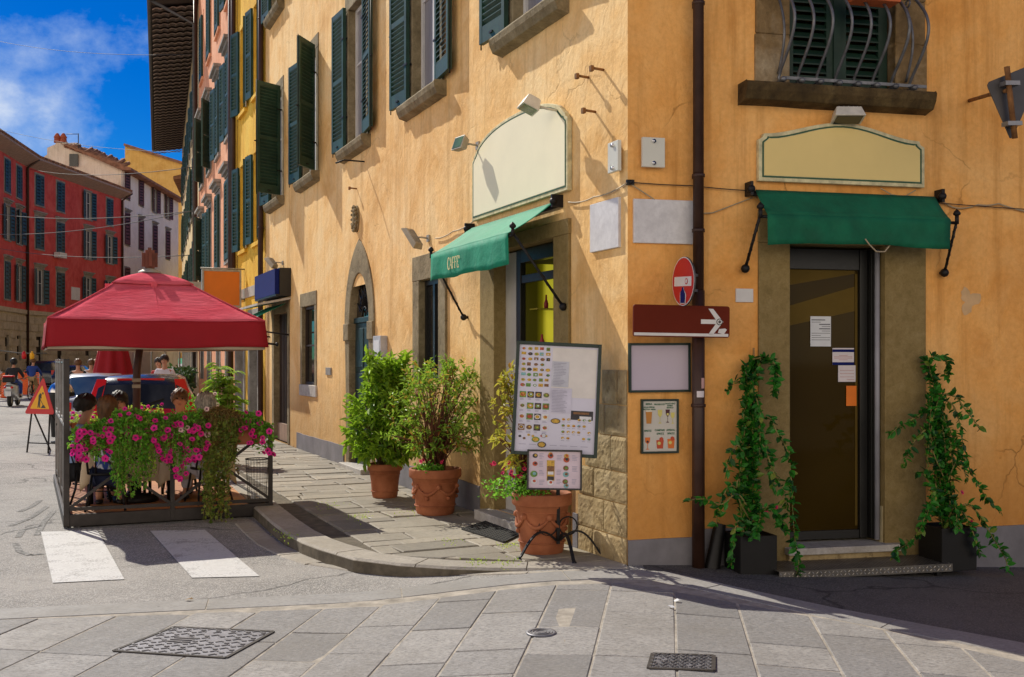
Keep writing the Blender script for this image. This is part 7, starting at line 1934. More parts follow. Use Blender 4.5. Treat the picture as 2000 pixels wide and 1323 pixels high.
# ---- wire waste basket on the deck
x, y = tpx(502, .25), .25; r = thing('waste_basket', 'black wire waste basket at the right corner of the terrace', 'waste basket', tp(x, y), TA); T = WM[r]
mb = MB(T); 
for z, rr_ in ((.01,.10),(.50,.125)): mb = MB(T); mb.tube([(rr_*cos(t), rr_*sin(t), z) for t in [2*pi*k/28 for k in range(29)]], .007, 6, caps=False); mb.build('rim', IRON, r); mb = MB(T)
for k in range(1, 9): z = .01+.49*k/9; rr_ = .10+.025*k/9; mb.tube([(rr_*cos(t), rr_*sin(t), z) for t in [2*pi*j/24 for j in range(25)]], .0018, 4, caps=False)
for k in range(22): t = 2*pi*k/22; mb.tube([(.10*cos(t), .10*sin(t), .01), (.125*cos(t), .125*sin(t), .50)], .0018, 4)
mb.build('wire_mesh', IRON, r); mb = MB(T); mb.lathe([(0,.01),(.098,.01),(.10,.03)], n=20); mb.build('bottom', IRON, r)
q = random.Random(3); mb = MB(T)
for i in range(5): a_ = q.uniform(0,6.28); mb.ball((.05*cos(a_), .05*sin(a_), .05+.015*i), .03, .035, .02, 7, 5)
tag(mb.build('litter', PAPER, None, tp(x, y, .02), TA), 'crumpled paper at the bottom of the wire waste basket', 'litter')

# ---- potted palm behind the terrace
pl = tp(TW+.34, 4.9); pl.z = 0.0
r = thing('potted_palm', 'bright green bamboo palm in a small pot behind the terrace', 'potted plant', pl, 0)
mb = MB(frame(pl)); mb.lathe(pot_prof(.20, .38), n=24); mb.build('pot', TERRA, r)
ms, ml = MB(), MB(); q = random.Random(12)
for i in range(14):
    a = q.uniform(0, 6.28); t_ = pl+V((.12*cos(a)+q.uniform(-.06,.06), .12*sin(a), q.uniform(1.0, 1.6))); b0 = pl+V((.08*cos(a), .08*sin(a), .3)); ms.tube([b0, b0.lerp(t_, .5)+V((q.uniform(-.03,.03),0,0)), t_], [.012,.010,.006], 6)
    for f in range(9):
        z = q.uniform(.5, 1.0); bp_ = b0.lerp(t_, z); a2 = q.uniform(0, 6.28); d = V((cos(a2), sin(a2), .75)); L_ = q.uniform(.11,.20); pts = [bp_+d*L_*k/6+V((0,0,-.55*L_*(k/6)**2)) for k in range(7)]; ms.tube(pts, .0035, 4)
        for k in range(1, 7):
            dd = (pts[k]-pts[k-1]).normalized(); sd = dd.cross(V((0,0,1))).normalized()
            for sg in (-1, 1): leaf(ml, pts[k], (dd*.7+sd*sg+V((0,0,-.15))).normalized(), V((0,0,1)), q.uniform(.08,.13), .020, curl=.25)
ms.build('canes', STEMG, r); ml.build('foliage', LEAF_PALM, r)
# ---------------------------------------------------------------- vehicles, people and street things beyond the terrace
def wheel(parent, T, x, y, rad, w_, m_t=RUBBER):
    M_ = T @ Matrix.Translation((x, y, rad)) @ Matrix.Rotation(pi/2, 4, 'Y')
    mb = MB(M_); mb.lathe([(rad*.62,-w_/2),(rad*.92,-w_/2),(rad,-w_/2+.03),(rad,w_/2-.03),(rad*.92,w_/2),(rad*.62,w_/2)], n=24); o = mb.build('wheel', m_t, parent)
    mb = MB(M_); mb.lathe([(.0,-w_/2+.02),(rad*.2,-w_/2+.0),(rad*.6,-w_/2+.03),(rad*.62,-w_/2),(rad*.62,w_/2),(rad*.6,w_/2-.03),(rad*.2,w_/2),(0,w_/2-.02)], n=18); mb.build('rim', GALV, o)
def car(name, label, loc, ang, paint, roofp, st, W=.84, pillar=None, scale=1.0):
    r = thing(name, label, 'car', loc, ang); T = WM[r] @ Matrix.Scale(scale, 4); mb = MB(T); rows = []
    for (y, zb, zbelt, zt, wb, wt) in st:
        rows.append([(0,y,zb),(wb*.86,y,zb),(wb*.98,y,zb+.12),(wb,y,(zb+zbelt)*.5),(wb*.985,y,zbelt-.02),(wb*.955,y,zbelt+.012),(wt,y,zt-.045),(wt*.86,y,zt),(0,y,zt+.018)])
    k = len(rows[0]); full = [rw + [(-x, y, z) for x, y, z in rw[-2:0:-1]] for rw in rows]; m = len(full[0]); vs = [p for rw in full for p in rw]; fs = []; ms_ = []
    for i in range(len(full)-1):
        for j in range(m):
            jj = j if j < k-1 else m-1-j; rise0, rise1 = st[i][3]-st[i][2], st[i+1][3]-st[i+1][2]; mat = 0
            if jj == 5 and min(rise0, rise1) > .30: mat = 1
            if jj in (6, 7):
                if abs(rise0-rise1) > .15 : mat = 1
                elif min(rise0, rise1) > .35: mat = 2
            if jj == 5 and abs(rise0-rise1) > .05 and max(rise0, rise1) > .3: mat = 3
            fs.append((i*m+j, (i+1)*m+j, (i+1)*m+(j+1)%m, i*m+(j+1)%m)); ms_.append(mat)
    b = len(mb.v); mb.add(vs, fs, 0, True); mb.m[-len(fs):] = ms_; mb.add([p for p in full[0]], [tuple(range(m))], 0); mb.add([p for p in full[-1]], [tuple(range(m-1,-1,-1))], 0)
    body = mb.build('body', [paint, GLASSC, roofp, pillar or paint], r)
    ys = [s_[0] for s_ in st]; fr_, rr_ = ys[-1]-.75, ys[0]+.72
    for y in (rr_, fr_):
        for sg in (-1, 1): wheel(r, T, sg*(W-.10), y, .30, .20)
    return r, T
GLASSC = glassy('car_glass', (.03,.035,.04), .04, .01, .35)
HATCH = [(-1.98,.34,.62,.66,.72,.62),(-1.95,.28,.80,.86,.80,.70),(-1.88,.26,.90,.96,.83,.70),(-1.72,.24,.93,1.33,.84,.62),(-1.62,.22,.94,1.43,.845,.595),(-1.0,.2,.93,1.475,.85,.60),(-.95,.2,.93,1.475,.85,.60),(-.1,.2,.92,1.475,.85,.60),(-.05,.2,.92,1.47,.85,.60),(.45,.2,.91,1.38,.85,.60),(1.05,.2,.90,.96,.84,.70),(1.6,.22,.84,.88,.81,.64),(1.95,.28,.66,.70,.74,.60),(2.03,.34,.50,.54,.68,.55)]
SALOON = [(-2.2,.34,.62,.66,.70,.62),(-2.15,.28,.84,.90,.80,.66),(-1.5,.24,.92,.98,.83,.68),(-.95,.22,.93,1.36,.84,.60),(-.7,.2,.93,1.40,.845,.58),(-.1,.2,.92,1.42,.85,.585),(-.05,.2,.92,1.42,.85,.585),(.35,.2,.91,1.36,.85,.59),(1.0,.2,.89,.95,.84,.70),(1.7,.22,.84,.88,.81,.64),(2.1,.28,.66,.70,.74,.60),(2.2,.34,.50,.54,.68,.55)]
SUV = [(a, b+.05, c*1.1, d*1.16, e, f) for a, b, c, d, e, f in HATCH]
ca = atan2(-DL.x, DL.y)
ch = radians(15); hl = V((-5.72, 16.1, -.11))+V((-sin(ch), cos(ch), 0))*2.0; r, T = car('parked_car', 'red hatchback with a black roof parked right behind the terrace', hl, ch, CARRED, CARBLK, HATCH)
for sg in (-1, 1):
    mb = MB(T); mb.add([(sg*.83,-1.90,.80),(sg*.60,-1.95,.80),(sg*.50,-1.67,1.42),(sg*.64,-1.635,1.42),(sg*.865,-1.74,.80),(sg*.65,-1.52,1.42)], [(0,1,2,3),(4,0,3,5)] if sg > 0 else [(3,2,1,0),(5,3,0,4)]); mb.build('tail_light', TAILL, r, solid=.02)
mb = MB(T); mb.box(-.35,.35,-1.655,-1.62,1.405,1.435); mb.build('brake_light', TAILL, r)
mb = MB(T); mb.box(-.55,.55,-2.01,-1.95,.52,.64); mb.build('plate_recess', BLACKP, r); mb = MB(T); mb.box(-.26,.26,-2.02,-2.0,.53,.63); mb.build('number_plate', PAPER, r)
mb = MB(T); mb.bar((.0,-1.93,1.0),(.35,-1.83,1.12),.015,.02); mb.build('rear_wiper', BLACKP, r)
for sg in (-1, 1): mb = MB(T); mb.ball((sg*.93,.62,1.0), .07, .06, .06, 10, 8); mb.build('wing_mirror', CARBLK, r)
r, T = car('parked_car', 'silver saloon parked ahead of the red hatchback', V((-9.35, 23.6, -.11)), ca, CARSIL, CARSIL, SALOON)
for sg in (-1, 1): mb = MB(T); mb.box(sg*.55, sg*.80, -2.2, -2.1, .68, .86); mb.build('tail_light', TAILL, r)
r, T = car('parked_car', 'dark blue off-road car by the red building', V((-28.2, 64, -.11)), .12, CARBLU, CARBLU, SUV)
for sg in (-1, 1): mb = MB(T); mb.box(sg*.70, sg*.84, -2.0, -1.85, .9, 1.15); mb.build('tail_light', TAILL, r)
r, T = car('parked_car', 'black car half hidden behind the walkers', V((-23.5, 56.5, -.11)), .2, CARBLK, CARBLK, HATCH)
r, T = car('parked_car', 'dark grey car at the far end of the street', V((-12.6, 40, -.11)), .36, CARBLK, CARBLK, SALOON)

# scooter and rider
sp = Gp(27, 793, -.11); r = thing('scooter', 'silver grey scooter with a red topped case riding away', 'scooter', sp, radians(14)); T = WM[r]
wheel(r, T, 0, -.62, .25, .13); wheel(r, T, 0, .66, .25, .12)
mb = MB(T); vs = []; 
for y, w_, z0, z1 in ((-.95,.10,.58,.74),(-.85,.17,.42,.82),(-.6,.20,.34,.84),(-.2,.20,.30,.82),(.05,.18,.24,.74),(.12,.18,.22,.40),(.40,.18,.22,.36),(.46,.22,.24,.98),(.62,.14,.40,1.0),(.68,.05,.6,.95)):
    vs += [(-w_,y,z0+.05),(-w_*.6,y,z0),(w_*.6,y,z0),(w_,y,z0+.05),(w_,y,z1-.07),(w_*.6,y,z1),(-w_*.6,y,z1),(-w_,y,z1-.07)]
mb.add(vs, [(i*8+j, i*8+(j+1)%8, (i+1)*8+(j+1)%8, (i+1)*8+j) for i in range(9) for j in range(8)] + [tuple(range(7,-1,-1)), tuple(range(72,80))], 0, True); mb.build('body', CARSIL, r, bevel=.01)
mb = MB(T); mb.box(-.16,.16,-.55,.08,.80,.88); mb.build('seat', BLACKP, r, bevel=.03)
mb = MB(T); mb.box(-.20,.20,-1.02,-.66,.90,1.10); o = mb.build('top_case', BLACKP, r, bevel=.04); mb = MB(T); mb.box(-.19,.19,-1.01,-.67,1.10,1.17); mb.build('lid', REDS, o, bevel=.04)
for sg in (-1, 1): mb = MB(T); mb.ball((sg*.12,-.93,.72), .055, .04, .045, 8, 6); mb.build('tail_light', TAILL, r)
mb = MB(T); mb.box(-.10,.10,-.99,-.975,.40,.58); mb.build('number_plate', PAPER, r); mb = MB(T); mb.tube([(-.34,.52,1.04),(0,.56,1.0),(.34,.52,1.04)], .018, 6); mb.build('handlebar', BLACKP, r)
for sg in (-1, 1): mb = MB(T); mb.tube([(sg*.24,.53,1.03),(sg*.30,.56,1.25)], .008, 5); mb.ball((sg*.31,.56,1.28), .06, .02, .04, 8, 6); mb.build('mirror', BLACKP, r)
ride = dict(z=.94, lean=.05, elL=(-.28,.22,1.18), wrL=(-.27,.46,1.07), elR=(.28,.22,1.18), wrR=(.27,.46,1.07), knL=(-.2,.36,.82), anL=(-.2,.28,.40), knR=(.2,.36,.82), anR=(.2,.28,.40))
person('scooter rider in a dark jacket and black helmet', T @ V((0,-.12,0)), radians(14), ride, dict(s=1.0, shirt=DKC, legs=BLUC, hair=BLACKP, helmet=True, sleeve=1.9, leg=.95))
# bicycle and rider
bpos = Gp(66, 781, -.11); ba = radians(8); r = thing('bicycle', 'black bicycle ridden away past the road works', 'bicycle', bpos, ba); T = WM[r]
for y in (-.52, .52):
    mb = MB(T); mb.tube([(0, y+.33*cos(t), .34+.33*sin(t)) for t in [2*pi*k/28 for k in range(29)]], .018, 6, caps=False); w_ = mb.build('wheel', RUBBER, r)
    mb = MB(T)
    for k in range(12): t = 2*pi*k/12; mb.tube([(0,y,.34),(0,y+.32*cos(t),.34+.32*sin(t))], .0025, 4)
    mb.build('spokes', CHROME, w_)
mb = MB(T)
for a, b in (((0,-.52,.34),(0,-.1,.32)),((0,-.1,.32),(0,-.2,.85)),((0,-.52,.34),(0,-.19,.78)),((0,-.1,.32),(0,.38,.80)),((0,-.18,.76),(0,.38,.84)),((0,.36,.92),(0,.52,.34))): mb.tube([a, b], .016, 6)
mb.build('frame', IRON, r); mb = MB(T); mb.tube([(-.28,.28,1.0),(-.1,.38,.98),(.1,.38,.98),(.28,.28,1.0)], .013, 6); mb.build('handlebar', CHROME, r); mb = MB(T); mb.ball((0,-.22,.90), .09, .14, .035, 10, 6); mb.build('saddle', BLACKP, r)
person('cyclist in a blue jumper seen from behind', T @ V((0,-.22,0)), ba, dict(z=.98, lean=.06, elL=(-.27,.2,1.22), wrL=(-.27,.46,1.04), elR=(.27,.2,1.22), wrR=(.27,.46,1.04), knL=(-.1,.32,.78), anL=(-.1,.14,.30), knR=(.1,.22,.62), anR=(.1,.08,.16)), dict(s=1.0, shirt=BLUC, legs=KHA, hair=HAIR_BR, sleeve=1.9, leg=.95))
# walkers
def walker(px, Y, label, cfg, ang, st=.14): p = at(px, 705, Y); p.z = -.11; return person(label, p, ang, stand(.92, st), cfg, None)
walker(152, 31, 'walker in dark clothes with short fair hair, left of the folded parasol', dict(shirt=DKC, legs=DKC, hair=HAIR_BR, sleeve=1.8), .3)
walker(178, 34, 'walker in a white shirt next to the folded parasol', dict(shirt=WHC, legs=KHA, hair=HAIR_BR), .4)
walker(187, 36, 'bald walker in white just left of the folded parasol', dict(shirt=WHC, legs=DKC, hair=SKIN, hairvol=.97), .2, .1)
walker(322, 27.5, 'walker in a white shirt and red jacket on the far footway', dict(shirt=WHC, legs=DKC, hair=HAIR_DK, s=1.06), 3.3)
walker(312, 29, 'walker in a red top beside the one in white', dict(shirt=REDCL, legs=DKC, hair=HAIR_DK, s=1.02), 3.0)
walker(-8, 40, 'walker in light clothes at the left edge of the street', dict(shirt=WHC, legs=KHA, hair=HAIR_BR), 2.6)

# road works sign on a folding frame
fp = V((-8.75, 19.6, -.11)); r = thing('road_works_sign', 'triangular road works sign with a digging man on a black folding frame', 'road sign', fp, radians(-22)); T = WM[r]; tilt = T @ Matrix.Translation((0,-.10,.72)) @ Matrix.Rotation(radians(-8), 4, 'X')
def tri(h, rr_, dz=0):
    c = [(-.35*h, -.0+dz), (.35*h, -.0+dz), (0, .66*h+dz)]; P = []
    cen = V((0, .22*h+dz))
    for i in range(3):
        p = V(c[i]); a = (V(c[i-1])-p).normalized(); b = (V(c[(i+1)%3])-p).normalized()
        for t in (0, .5, 1): P.append(tuple(p+(a*rr_)*(1-t)+(b*rr_)*t - (p-cen).normalized()*(-.25*rr_*(t == .5))))
    return P
mb = MB(tilt); mb.prism(tri(1.06, .05, 0), .0, .01); mb.build('plate', REDS, r)
mb = MB(tilt); P = tri(.68, .02, .095); mb.add([(p[0], -.003, p[1]) for p in P], [tuple(range(len(P)))]); mb.build('yellow_field', YELS, r)
mb = MB(tilt); y = -.006
def blk(P): mb.add([(p[0]*.80, y, .095+p[1]*.80) for p in P], [tuple(range(len(P)))])
blk([(.055,.335),(.075,.355),(.065,.385),(.04,.39),(.025,.37),(.035,.345)]); blk([(-.045,.36),(-.075,.31),(-.065,.20),(-.02,.19),(.005,.27),(.02,.33),(-.01,.365)]); blk([(-.065,.205),(-.07,.03),(-.04,.03),(-.03,.19)]); blk([(-.045,.20),(-.02,.03),(.01,.03),(-.012,.20)])
blk([(.0,.32),(.03,.25),(.02,.24),(-.02,.29)]); blk([(-.06,.26),(.10,.08),(.11,.09),(-.05,.275)]); blk([(.03,.02),(.09,.10),(.13,.085),(.19,.02)])
mb.build('digging_man', BLACKF, r)
mb = MB(T)
for sg in (-1, 1): mb.bar((sg*.26,-.14,.0),(sg*.22,-.06,.78),.022,.022); mb.bar((sg*.26,.42,.0),(sg*.20,-.04,.76),.022,.022)
mb.bar((-.255,-.125,.18),(.255,-.125,.18),.02,.02); mb.bar((-.25,.33,.14),(.25,.33,.14),.02,.02); mb.bar((-.22,-.05,.74),(.22,-.05,.74),.02,.02); mb.build('folding_frame', IRON, r)
# domed litter bin between sign and terrace
p = V((-9.45, 22, -.11)); r = thing('litter_bin', 'black litter bin with a silver dome lid beside the terrace glass', 'litter bin', p, 0); T = WM[r]
mb = MB(T); mb.lathe([(.0,.12),(.19,.12),(.24,.95),(.25,1.0),(.25,1.05),(.22,1.05)], n=24); mb.build('drum', BLACKP, r); mb = MB(T); mb.lathe([(.26,1.052),(.25,1.10),(.20,1.20),(.10,1.27),(.0,1.29)], n=24); mb.build('lid', CHROME, r); mb = MB(T); mb.box(-.03,.03,.2,.26,-.0,1.0); mb.lathe([(.0,.0),(.2,.0),(.2,.03),(.0,.03)], n=20); mb.build('stand', IRON, r)
p = V((-6.55, 20.6, 0)); r = thing('litter_bin', 'dark street litter bin with a hoop on the footway beyond the terrace', 'litter bin', p, 0); T = WM[r]
mb = MB(T); mb.lathe([(.0,.45),(.17,.45),(.20,1.15),(.18,1.15)], n=20); mb.build('drum', IRON, r); mb = MB(T); mb.tube([(.2*cos(t), 0, 1.15+.18*sin(t)) for t in [pi*k/10 for k in range(11)]], .015, 6); mb.tube([(.0,.22,.0),(.0,.22,1.2)], .03, 8); mb.build('hoop_and_post', IRON, r)
# orange road-work barriers and lamps
ORNET = mk('orange_plastic_net', (.80,.13,.02), .6, .15, 30, .2)
for i, (px, Y, lab) in enumerate(((6, 47, 'orange plastic barrier at the left edge of the street'), (30, 50, 'orange plastic barrier behind the scooter rider'), (52, 52, 'orange plastic barrier nearest the dark blue car'))):
    p = at(px, 705, Y); p.z = -.11; r = thing('road_barrier', lab, 'barrier', p, radians(10)); T = WM[r]; mb = MB(T)
    for z in [.1+.09*k for k in range(12)]: mb.box(-.58,.58,-.01,.01,z,z+.045)
    for x in [-.56+.124*k for k in range(10)]: mb.box(x-.012, x+.012, -.012, .012, .1, 1.1)
    mb.build('net', ORNET, r)
    mb = MB(T)
    for x in (-.6, .6): mb.box(x-.02, x+.02, -.02, .02, 0, 1.2); mb.box(x-.03, x+.03, -.25, .25, 0, .05)
    mb.build('posts', GALV, r)
for px, py, m, lab in ((48, 770, ORNET, 'orange traffic cone beside the cyclist'), (8, 778, ORNET, 'orange traffic cone at the left edge of the street')):
    p = Gp(px, py, -.11); r = thing('traffic_cone', lab, 'traffic cone', p, 0); T = WM[r]; mb = MB(T); mb.lathe([(.17,.02),(.14,.06),(.035,.50),(.0,.50)], n=16); mb.build('cone', m, r); mb = MB(T); mb.box(-.2,.2,-.2,.2,0,.03); mb.build('foot', BLACKP, r); mb = MB(T); mb.lathe([(.118,.16),(.085,.28)], n=16); mb.build('white_band', WHITES, r)
pa, pb_ = at(-6, 684, 46), at(92, 690, 46)
mb = MB(); mb.tube([pa, pa.lerp(pb_, .5)+V((0,0,-.08)), pb_], .025, 5); tag(mb.build('warning_rope', CABLEW, None, pa), 'pale rope of warning lamps strung over the road works', 'rope')
for t, m, lab in ((.54, REDS, 'red warning lamp on the rope'), (.70, YELS, 'yellow warning lamp on the rope')):
    p = pa.lerp(pb_, t)+V((0,0,-.16)); mb = MB(frame(p)); mb.lathe([(0,-.17),(.08,-.15),(.10,0),(.08,.12),(.03,.15),(.03,.2),(0,.2)], n=12); tag(mb.build('warning_lamp', m, None, p), lab, 'warning lamp', 'warning lamps on the rope')
# folded red parasol further down
p = at(221, 705, 25.5); p.z = -.11; r = thing('folded_parasol', 'folded wine red parasol standing beyond the parked cars', 'parasol', p, 0); T = WM[r]
mb = MB(T); n = 48; vs = []; prof = [(.42,1.30),(.40,1.5),(.32,1.9),(.22,2.4),(.10,2.85),(.03,3.0)]
for rr_, z in prof: vs += [((rr_*(1+.28*(.5+.5*sin(8*t))))*cos(t)*.9, (rr_*(1+.28*(.5+.5*sin(8*t))))*sin(t)*.9, z) for t in [2*pi*k/n for k in range(n)]]
mb.add(vs, [(i*n+j, i*n+(j+1)%n, (i+1)*n+(j+1)%n, (i+1)*n+j) for i in range(len(prof)-1) for j in range(n)], 0, True); mb.build('canopy', REDC, r)
mb = MB(T); mb.tube([(0,0,0),(0,0,3.1)], .035, 8); mb.lathe([(0,0),(.3,0),(.3,.08),(0,.08)], n=16); mb.build('pole', POLEW, r)
# cream market tent with plants
p = V((-11.9, 34.5, -.11)); r = thing('market_tent', 'cream canvas shelter with thin posts along the far pavement', 'shelter', p, ca); T = WM[r]
mb = MB(T); mb.add([(-1.5,-2,2.25),(1.3,-2,2.25),(1.3,3,2.25),(-1.5,3,2.25),(-.1,-2,2.6),(-.1,3,2.6),(-1.5,-2,2.0),(1.3,-2,2.0),(1.3,3,2.0),(-1.5,3,2.0)], [(0,4,5,3),(4,1,2,5),(0,1,4),(6,7,1,0),(7,8,2,1),(9,6,0,3)]); mb.build('canvas', CLOTH, r, solid=.01)
for x in (-1.45, -.6, .3, 1.25):
    for y in (-1.95, 2.95): mb = MB(T); mb.tube([(x,y,0),(x,y,2.2)], .03, 6); mb.build('post', LAMPM, r)
mb = MB(T); mb.box(-1.5,1.3,-2.02,-1.98,.0,.9); mb.build('side_panel', CLOTH, r)
def bush(label, c, sz, n, q, name='hedge'):
    r = thing(name, label, 'hedge', c, ca); T = WM[r]; mb = MB(T)
    for i in range(n): p_ = V((q.uniform(-1,1)*sz[0], q.uniform(-1,1)*sz[1], q.uniform(.35,1)*sz[2])); leaf(mb, p_, rv(q), V((0,0,1))+rv(q), q.uniform(.10,.2), q.uniform(.06,.12))
    mb.build('foliage', HEDGE, r); mb = MB(T); mb.box(-sz[0], sz[0], -sz[1], sz[1], 0, sz[2]*.4); mb.build('planter_box', WOODD, r)
q = random.Random(9)
bush('dark clipped hedge in a box before the cream shelter', V((-9.9, 31.2, -.11)), (.35, .9, 1.5), 900, q); bush('dark hedge in a box left of the cream shelter', V((-13.6, 35.6, -.11)), (.4, 1.0, 1.7), 900, q)

# lids in the paving
def lid_quad(pts, h=.0): return [V((*Gp(*p)[:2], 0)) for p in pts]
def cover(name, label, pts, q, style):
    P = lid_quad(pts); c = sum(P, V())/4; z = gz(c.x, c.y)+.016; c.z = z; r = thing(name, label, 'manhole cover', c, 0)
    zf = lambda p: gz(p.x, p.y)+.0195
    mb = MB(); vs = [(p.x, p.y, zf(p)) for p in P]+[(p.x, p.y, zf(p)-.03) for p in P]; mb.add(vs, [(3,2,1,0),(0,1,5,4),(1,2,6,5),(2,3,7,6),(3,0,4,7)]); mb.build('lid', LIDM, r)
    mb = MB()
    for a, b in zip(P, P[1:]+P[:1]): a_, b_ = V((a.x,a.y,zf(a)+.001)), V((b.x,b.y,zf(b)+.001)); mb.bar(a_, b_, .022, .006)
    mb.build('rim', LIDF, r)
    mb = MB(); U, W_ = 13, 9
    for i in range(U):
        for j in range(W_):
            if style == 0 and (i, j) in ((3,4),(4,4),(5,4)) : continue
            if q.random() < .07: continue
            u, v = (i+.5+(j % 2)*.5)/(U+.5), (j+.5)/W_; p_ = P[0].lerp(P[1], u).lerp(P[3].lerp(P[2], u), v); du = (P[1]-P[0]).normalized(); dv = (P[3]-P[0]).normalized()
            lu, lv = (P[1]-P[0]).length/U*.40, (P[3]-P[0]).length/W_*.36; z_ = V((0,0,gz(p_.x, p_.y)+.0215)); s_ = 1 if (i+j) % 2 else -1
            mb.bar(p_-du*lu+dv*lv*s_*.2+z_, p_+du*lu*.2-dv*lv*s_+z_, .011, .006); 
            if style == 0: mb.bar(p_+du*lu*.2-dv*lv*s_+z_, p_+du*lu-dv*lv*s_*.4+z_, .011, .006)
    if style == 0:
        for k in range(3): a_, b_ = P[0].lerp(P[1], .24).lerp(P[3].lerp(P[2], .24), .42+.07*k), P[0].lerp(P[1], .46).lerp(P[3].lerp(P[2], .46), .42+.07*k); mb.bar(a_+V((0,0,gz(a_.x,a_.y)+.022)), b_+V((0,0,gz(b_.x,b_.y)+.022)), .016, .007)
    mb.build('raised_pattern', LIDP, r)
LIDM = mk('cast_iron_lid', (.25,.25,.27), .5, .3, 12, .3, 60, .004, .5); LIDF = mk('dark_lid_rim', (.05,.042,.036), .7, .3, 12, .3); LIDP = mk('cast_iron_ribs', (.19,.185,.19), .5, .3, 12, .3, 60, .003, .6)
q = random.Random(6)
cover('manhole_cover', 'large rectangular cast iron cover with a chevron pattern in the paving', [(340,1231),(534,1240),(441,1292),(222,1278)], q, 0)
cover('manhole_cover', 'small brownish square cover in the paving near the bottom edge', [(1275,1284),(1394,1288),(1393,1317),(1267,1313)], q, 1)
c = Gp(1057, 1242); c.z += .017; r = thing('manhole_cover', 'small round iron cover set in the paving', 'manhole cover', c, 0); T = WM[r]
mb = MB(T); mb.lathe([(.0,.005),(.07,.005),(.075,.007),(.088,.007),(.09,.0)], n=28); mb.build('lid', LIDM, r); mb = MB(T)
for rr_ in (.03, .05, .066): mb.tube([(rr_*cos(t), rr_*sin(t), .006) for t in [2*pi*k/28 for k in range(29)]], .003, 4, caps=False)
mb.build('raised_pattern', LIDP, r)
q = random.Random(15)                                  # scraps of litter and weeds on the stones
for px, py, lab in ((721,1036,'white paper scrap on the footway'), (370,1178,'brown dry leaf by the crossing'), (1310,1193,'white scrap on the paving, right of centre'), (1323,1181,'tiny white scrap at the shadow edge')):
    c = Gp(px, py); c.z = (0.006 if py < 1100 else gz(c.x, c.y)+.02); mb = MB(frame(c, q.random()*3)); mb.add([(-.03,-.012,.004),(.0,-.02,.012),(.03,.0,.005),(.012,.016,.016),(-.02,.014,.006)], [(0,1,3,4),(1,2,3)]); tag(mb.build('litter_scrap', PAPER if 'white' in lab else KHA, None, c), lab, 'litter')
mb = MB()
for i in range(420):
    px, py = q.choice([(880,1060),(560,1045),(930,1100),(985,1098),(700,1010),(1000,1065),(640,990),(800,1000)]); c = Gp(px+q.gauss(0,16), py+q.gauss(0,5), .004); leaf(mb, c, (rv(q)+V((0,0,.6))).normalized(), V((0,0,1)), q.uniform(.012,.03), .01)
tag(mb.build('weeds', LEAF_LIME, None, Gp(880, 1060, 0)), 'small green weeds growing between the flagstones', kind='stuff')

# wires over the street
for i, (a, b, Y0, Y1, rr_, m, lab) in enumerate((((-40,72),(395,106),58,37,.009,CABLED,'topmost thin wire crossing the sky'), ((-40,243),(372,298),58,46,.009,CABLED,'second thin wire crossing the sky above the roofs'), ((-40,413),(388,411),58,37,.015,CABLEW,'upper pale wire before the red building'), ((-40,456),(386,410),58,37.5,.015,CABLEW,'lower slanting pale wire before the red building'), ((-40,478),(380,498),60,38,.014,CABLED,'lowest dark wire before the red building'), ((55,330),(380,326),67,38,.014,CABLED,'dark wire before the white house'))):
    p, q_ = at(*a, Y0), at(*b, Y1); mb = MB(); mb.tube([p.lerp(q_, k/12)+V((0,0,-.35*4*(k/12)*(1-k/12))) for k in range(13)], rr_, 5); tag(mb.build('overhead_wire', m, None, p), lab, 'wire')
# ---------------------------------------------------------------- sky, sun, camera
T_SUN = V((.75, -.83, -1.0)).normalized()          # direction the light travels
w = bpy.data.worlds.new('World'); SC.world = w; w.use_nodes = True
nt = w.node_tree; nt.nodes.clear()
S = N.__new__(N); S.t = nt; S.tc = None; S.mat = None
wo = nt.nodes.new('ShaderNodeOutputWorld'); bg = nt.nodes.new('ShaderNodeBackground')
sky = S.n('ShaderNodeTexSky', sky_type='NISHITA', sun_disc=False)
sky.sun_elevation = math.asin(-T_SUN.z); sky.sun_rotation = atan2(-T_SUN.x, -T_SUN.y); sky.altitude = 50; sky.air_density = 1.0; sky.dust_density = .3; sky.ozone_density = 3.0
vec = S.n('ShaderNodeTexCoord').outputs['Generated']
hs = S.n('ShaderNodeHueSaturation', {'Color': sky.outputs[0], 'Saturation': 1.75, 'Value': 1.0}).outputs[0]
deep = S.mix(1.0, hs, (.13, .50, .80), 'MULTIPLY')
mp = S.n('ShaderNodeMapping', {'Vector': vec, 'Scale': (1.0, 1.0, 1.35), 'Location': (.33, .1, .13)}).outputs[0]
c1 = S.noise(mp, 4.2, 12, .62, .0); c2 = S.noise(mp, 1.25, 4, .5)
sep = S.n('ShaderNodeSeparateXYZ', {0: vec})
dd = S.n('ShaderNodeVectorMath', {0: vec, 1: (-.435, .873, .22)}, operation='DISTANCE').outputs['Value']
high = S.math('MULTIPLY', S.ramp(sep.outputs[2], [(.25, 0), (.34, 1)]), -.05)
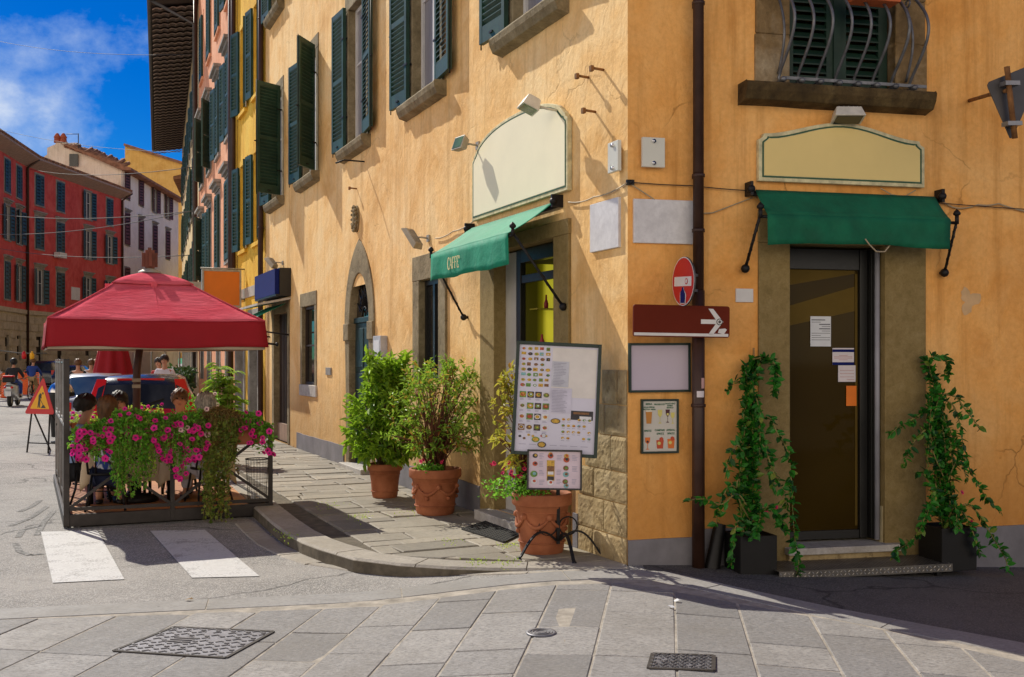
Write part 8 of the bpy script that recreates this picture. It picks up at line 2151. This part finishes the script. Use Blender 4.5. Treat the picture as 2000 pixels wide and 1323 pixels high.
puff = S.ramp(dd, [(.0, .20), (.05, .16), (.125, 0)])
left = S.ramp(S.math('MULTIPLY', sep.outputs[0], -1.0), [(.30, -.05), (.47, .0)])
dens = S.math('ADD', S.math('ADD', S.math('MULTIPLY', c1, .62), S.math('MULTIPLY', c2, .38)), S.math('ADD', puff, S.math('ADD', left, high)))
mask = S.ramp(dens, [(.62, 0), (.68, .35), (.76, .95)])
cl = S.ramp(dens, [(.55, (2.6, 4.4, 7.5)), (.66, (5.5, 7.0, 9.0)), (.8, (9.5, 9.6, 9.8))])
skyc = S.mix(mask, deep, cl)
fill_bank = S.math('MULTIPLY', S.ramp(S.math('ADD', S.math('MULTIPLY', sep.outputs[1], -.95), S.math('MULTIPLY', sep.outputs[0], -.25)), [(.05, 0), (.50, 1)]), S.ramp(sep.outputs[2], [(.0, 1), (.38, 1), (.62, 0)]))  # unseen low cloud bank added behind the view as fill light for the walls
skyc = S.mix(S.math('MULTIPLY', fill_bank, S.ramp(c1, [(.35, .75), (.6, 1)])), skyc, (16.5, 14.0, 11.0))
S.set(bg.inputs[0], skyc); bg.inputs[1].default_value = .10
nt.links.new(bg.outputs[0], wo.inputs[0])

sl = bpy.data.lights.new('sun', 'SUN'); sl.energy = 5.0; sl.angle = radians(.5); sl.color = (1.0, .93, .80)
so = bpy.data.objects.new('sun', sl); COL.objects.link(so); so.location = (-8, 10, 20)
so.rotation_euler = T_SUN.to_track_quat('-Z', 'Y').to_euler()

cam = bpy.data.cameras.new('camera'); co = bpy.data.objects.new('camera', cam); COL.objects.link(co)
co.location = (0, 0, EYE); co.rotation_euler = (pi/2, 0, 0)
cam.sensor_width = 36; cam.lens = F / 2000 * 36; cam.shift_y = (HZ - 661.5) / 2000; cam.clip_start = .05; cam.clip_end = 2000
SC.camera = co
SC.render.engine = 'CYCLES'
SC.view_settings.view_transform = 'Standard'; SC.view_settings.look = 'None'; SC.view_settings.exposure = 0; SC.view_settings.gamma = 1
SC.cycles.max_bounces = 6; SC.cycles.use_denoising = True
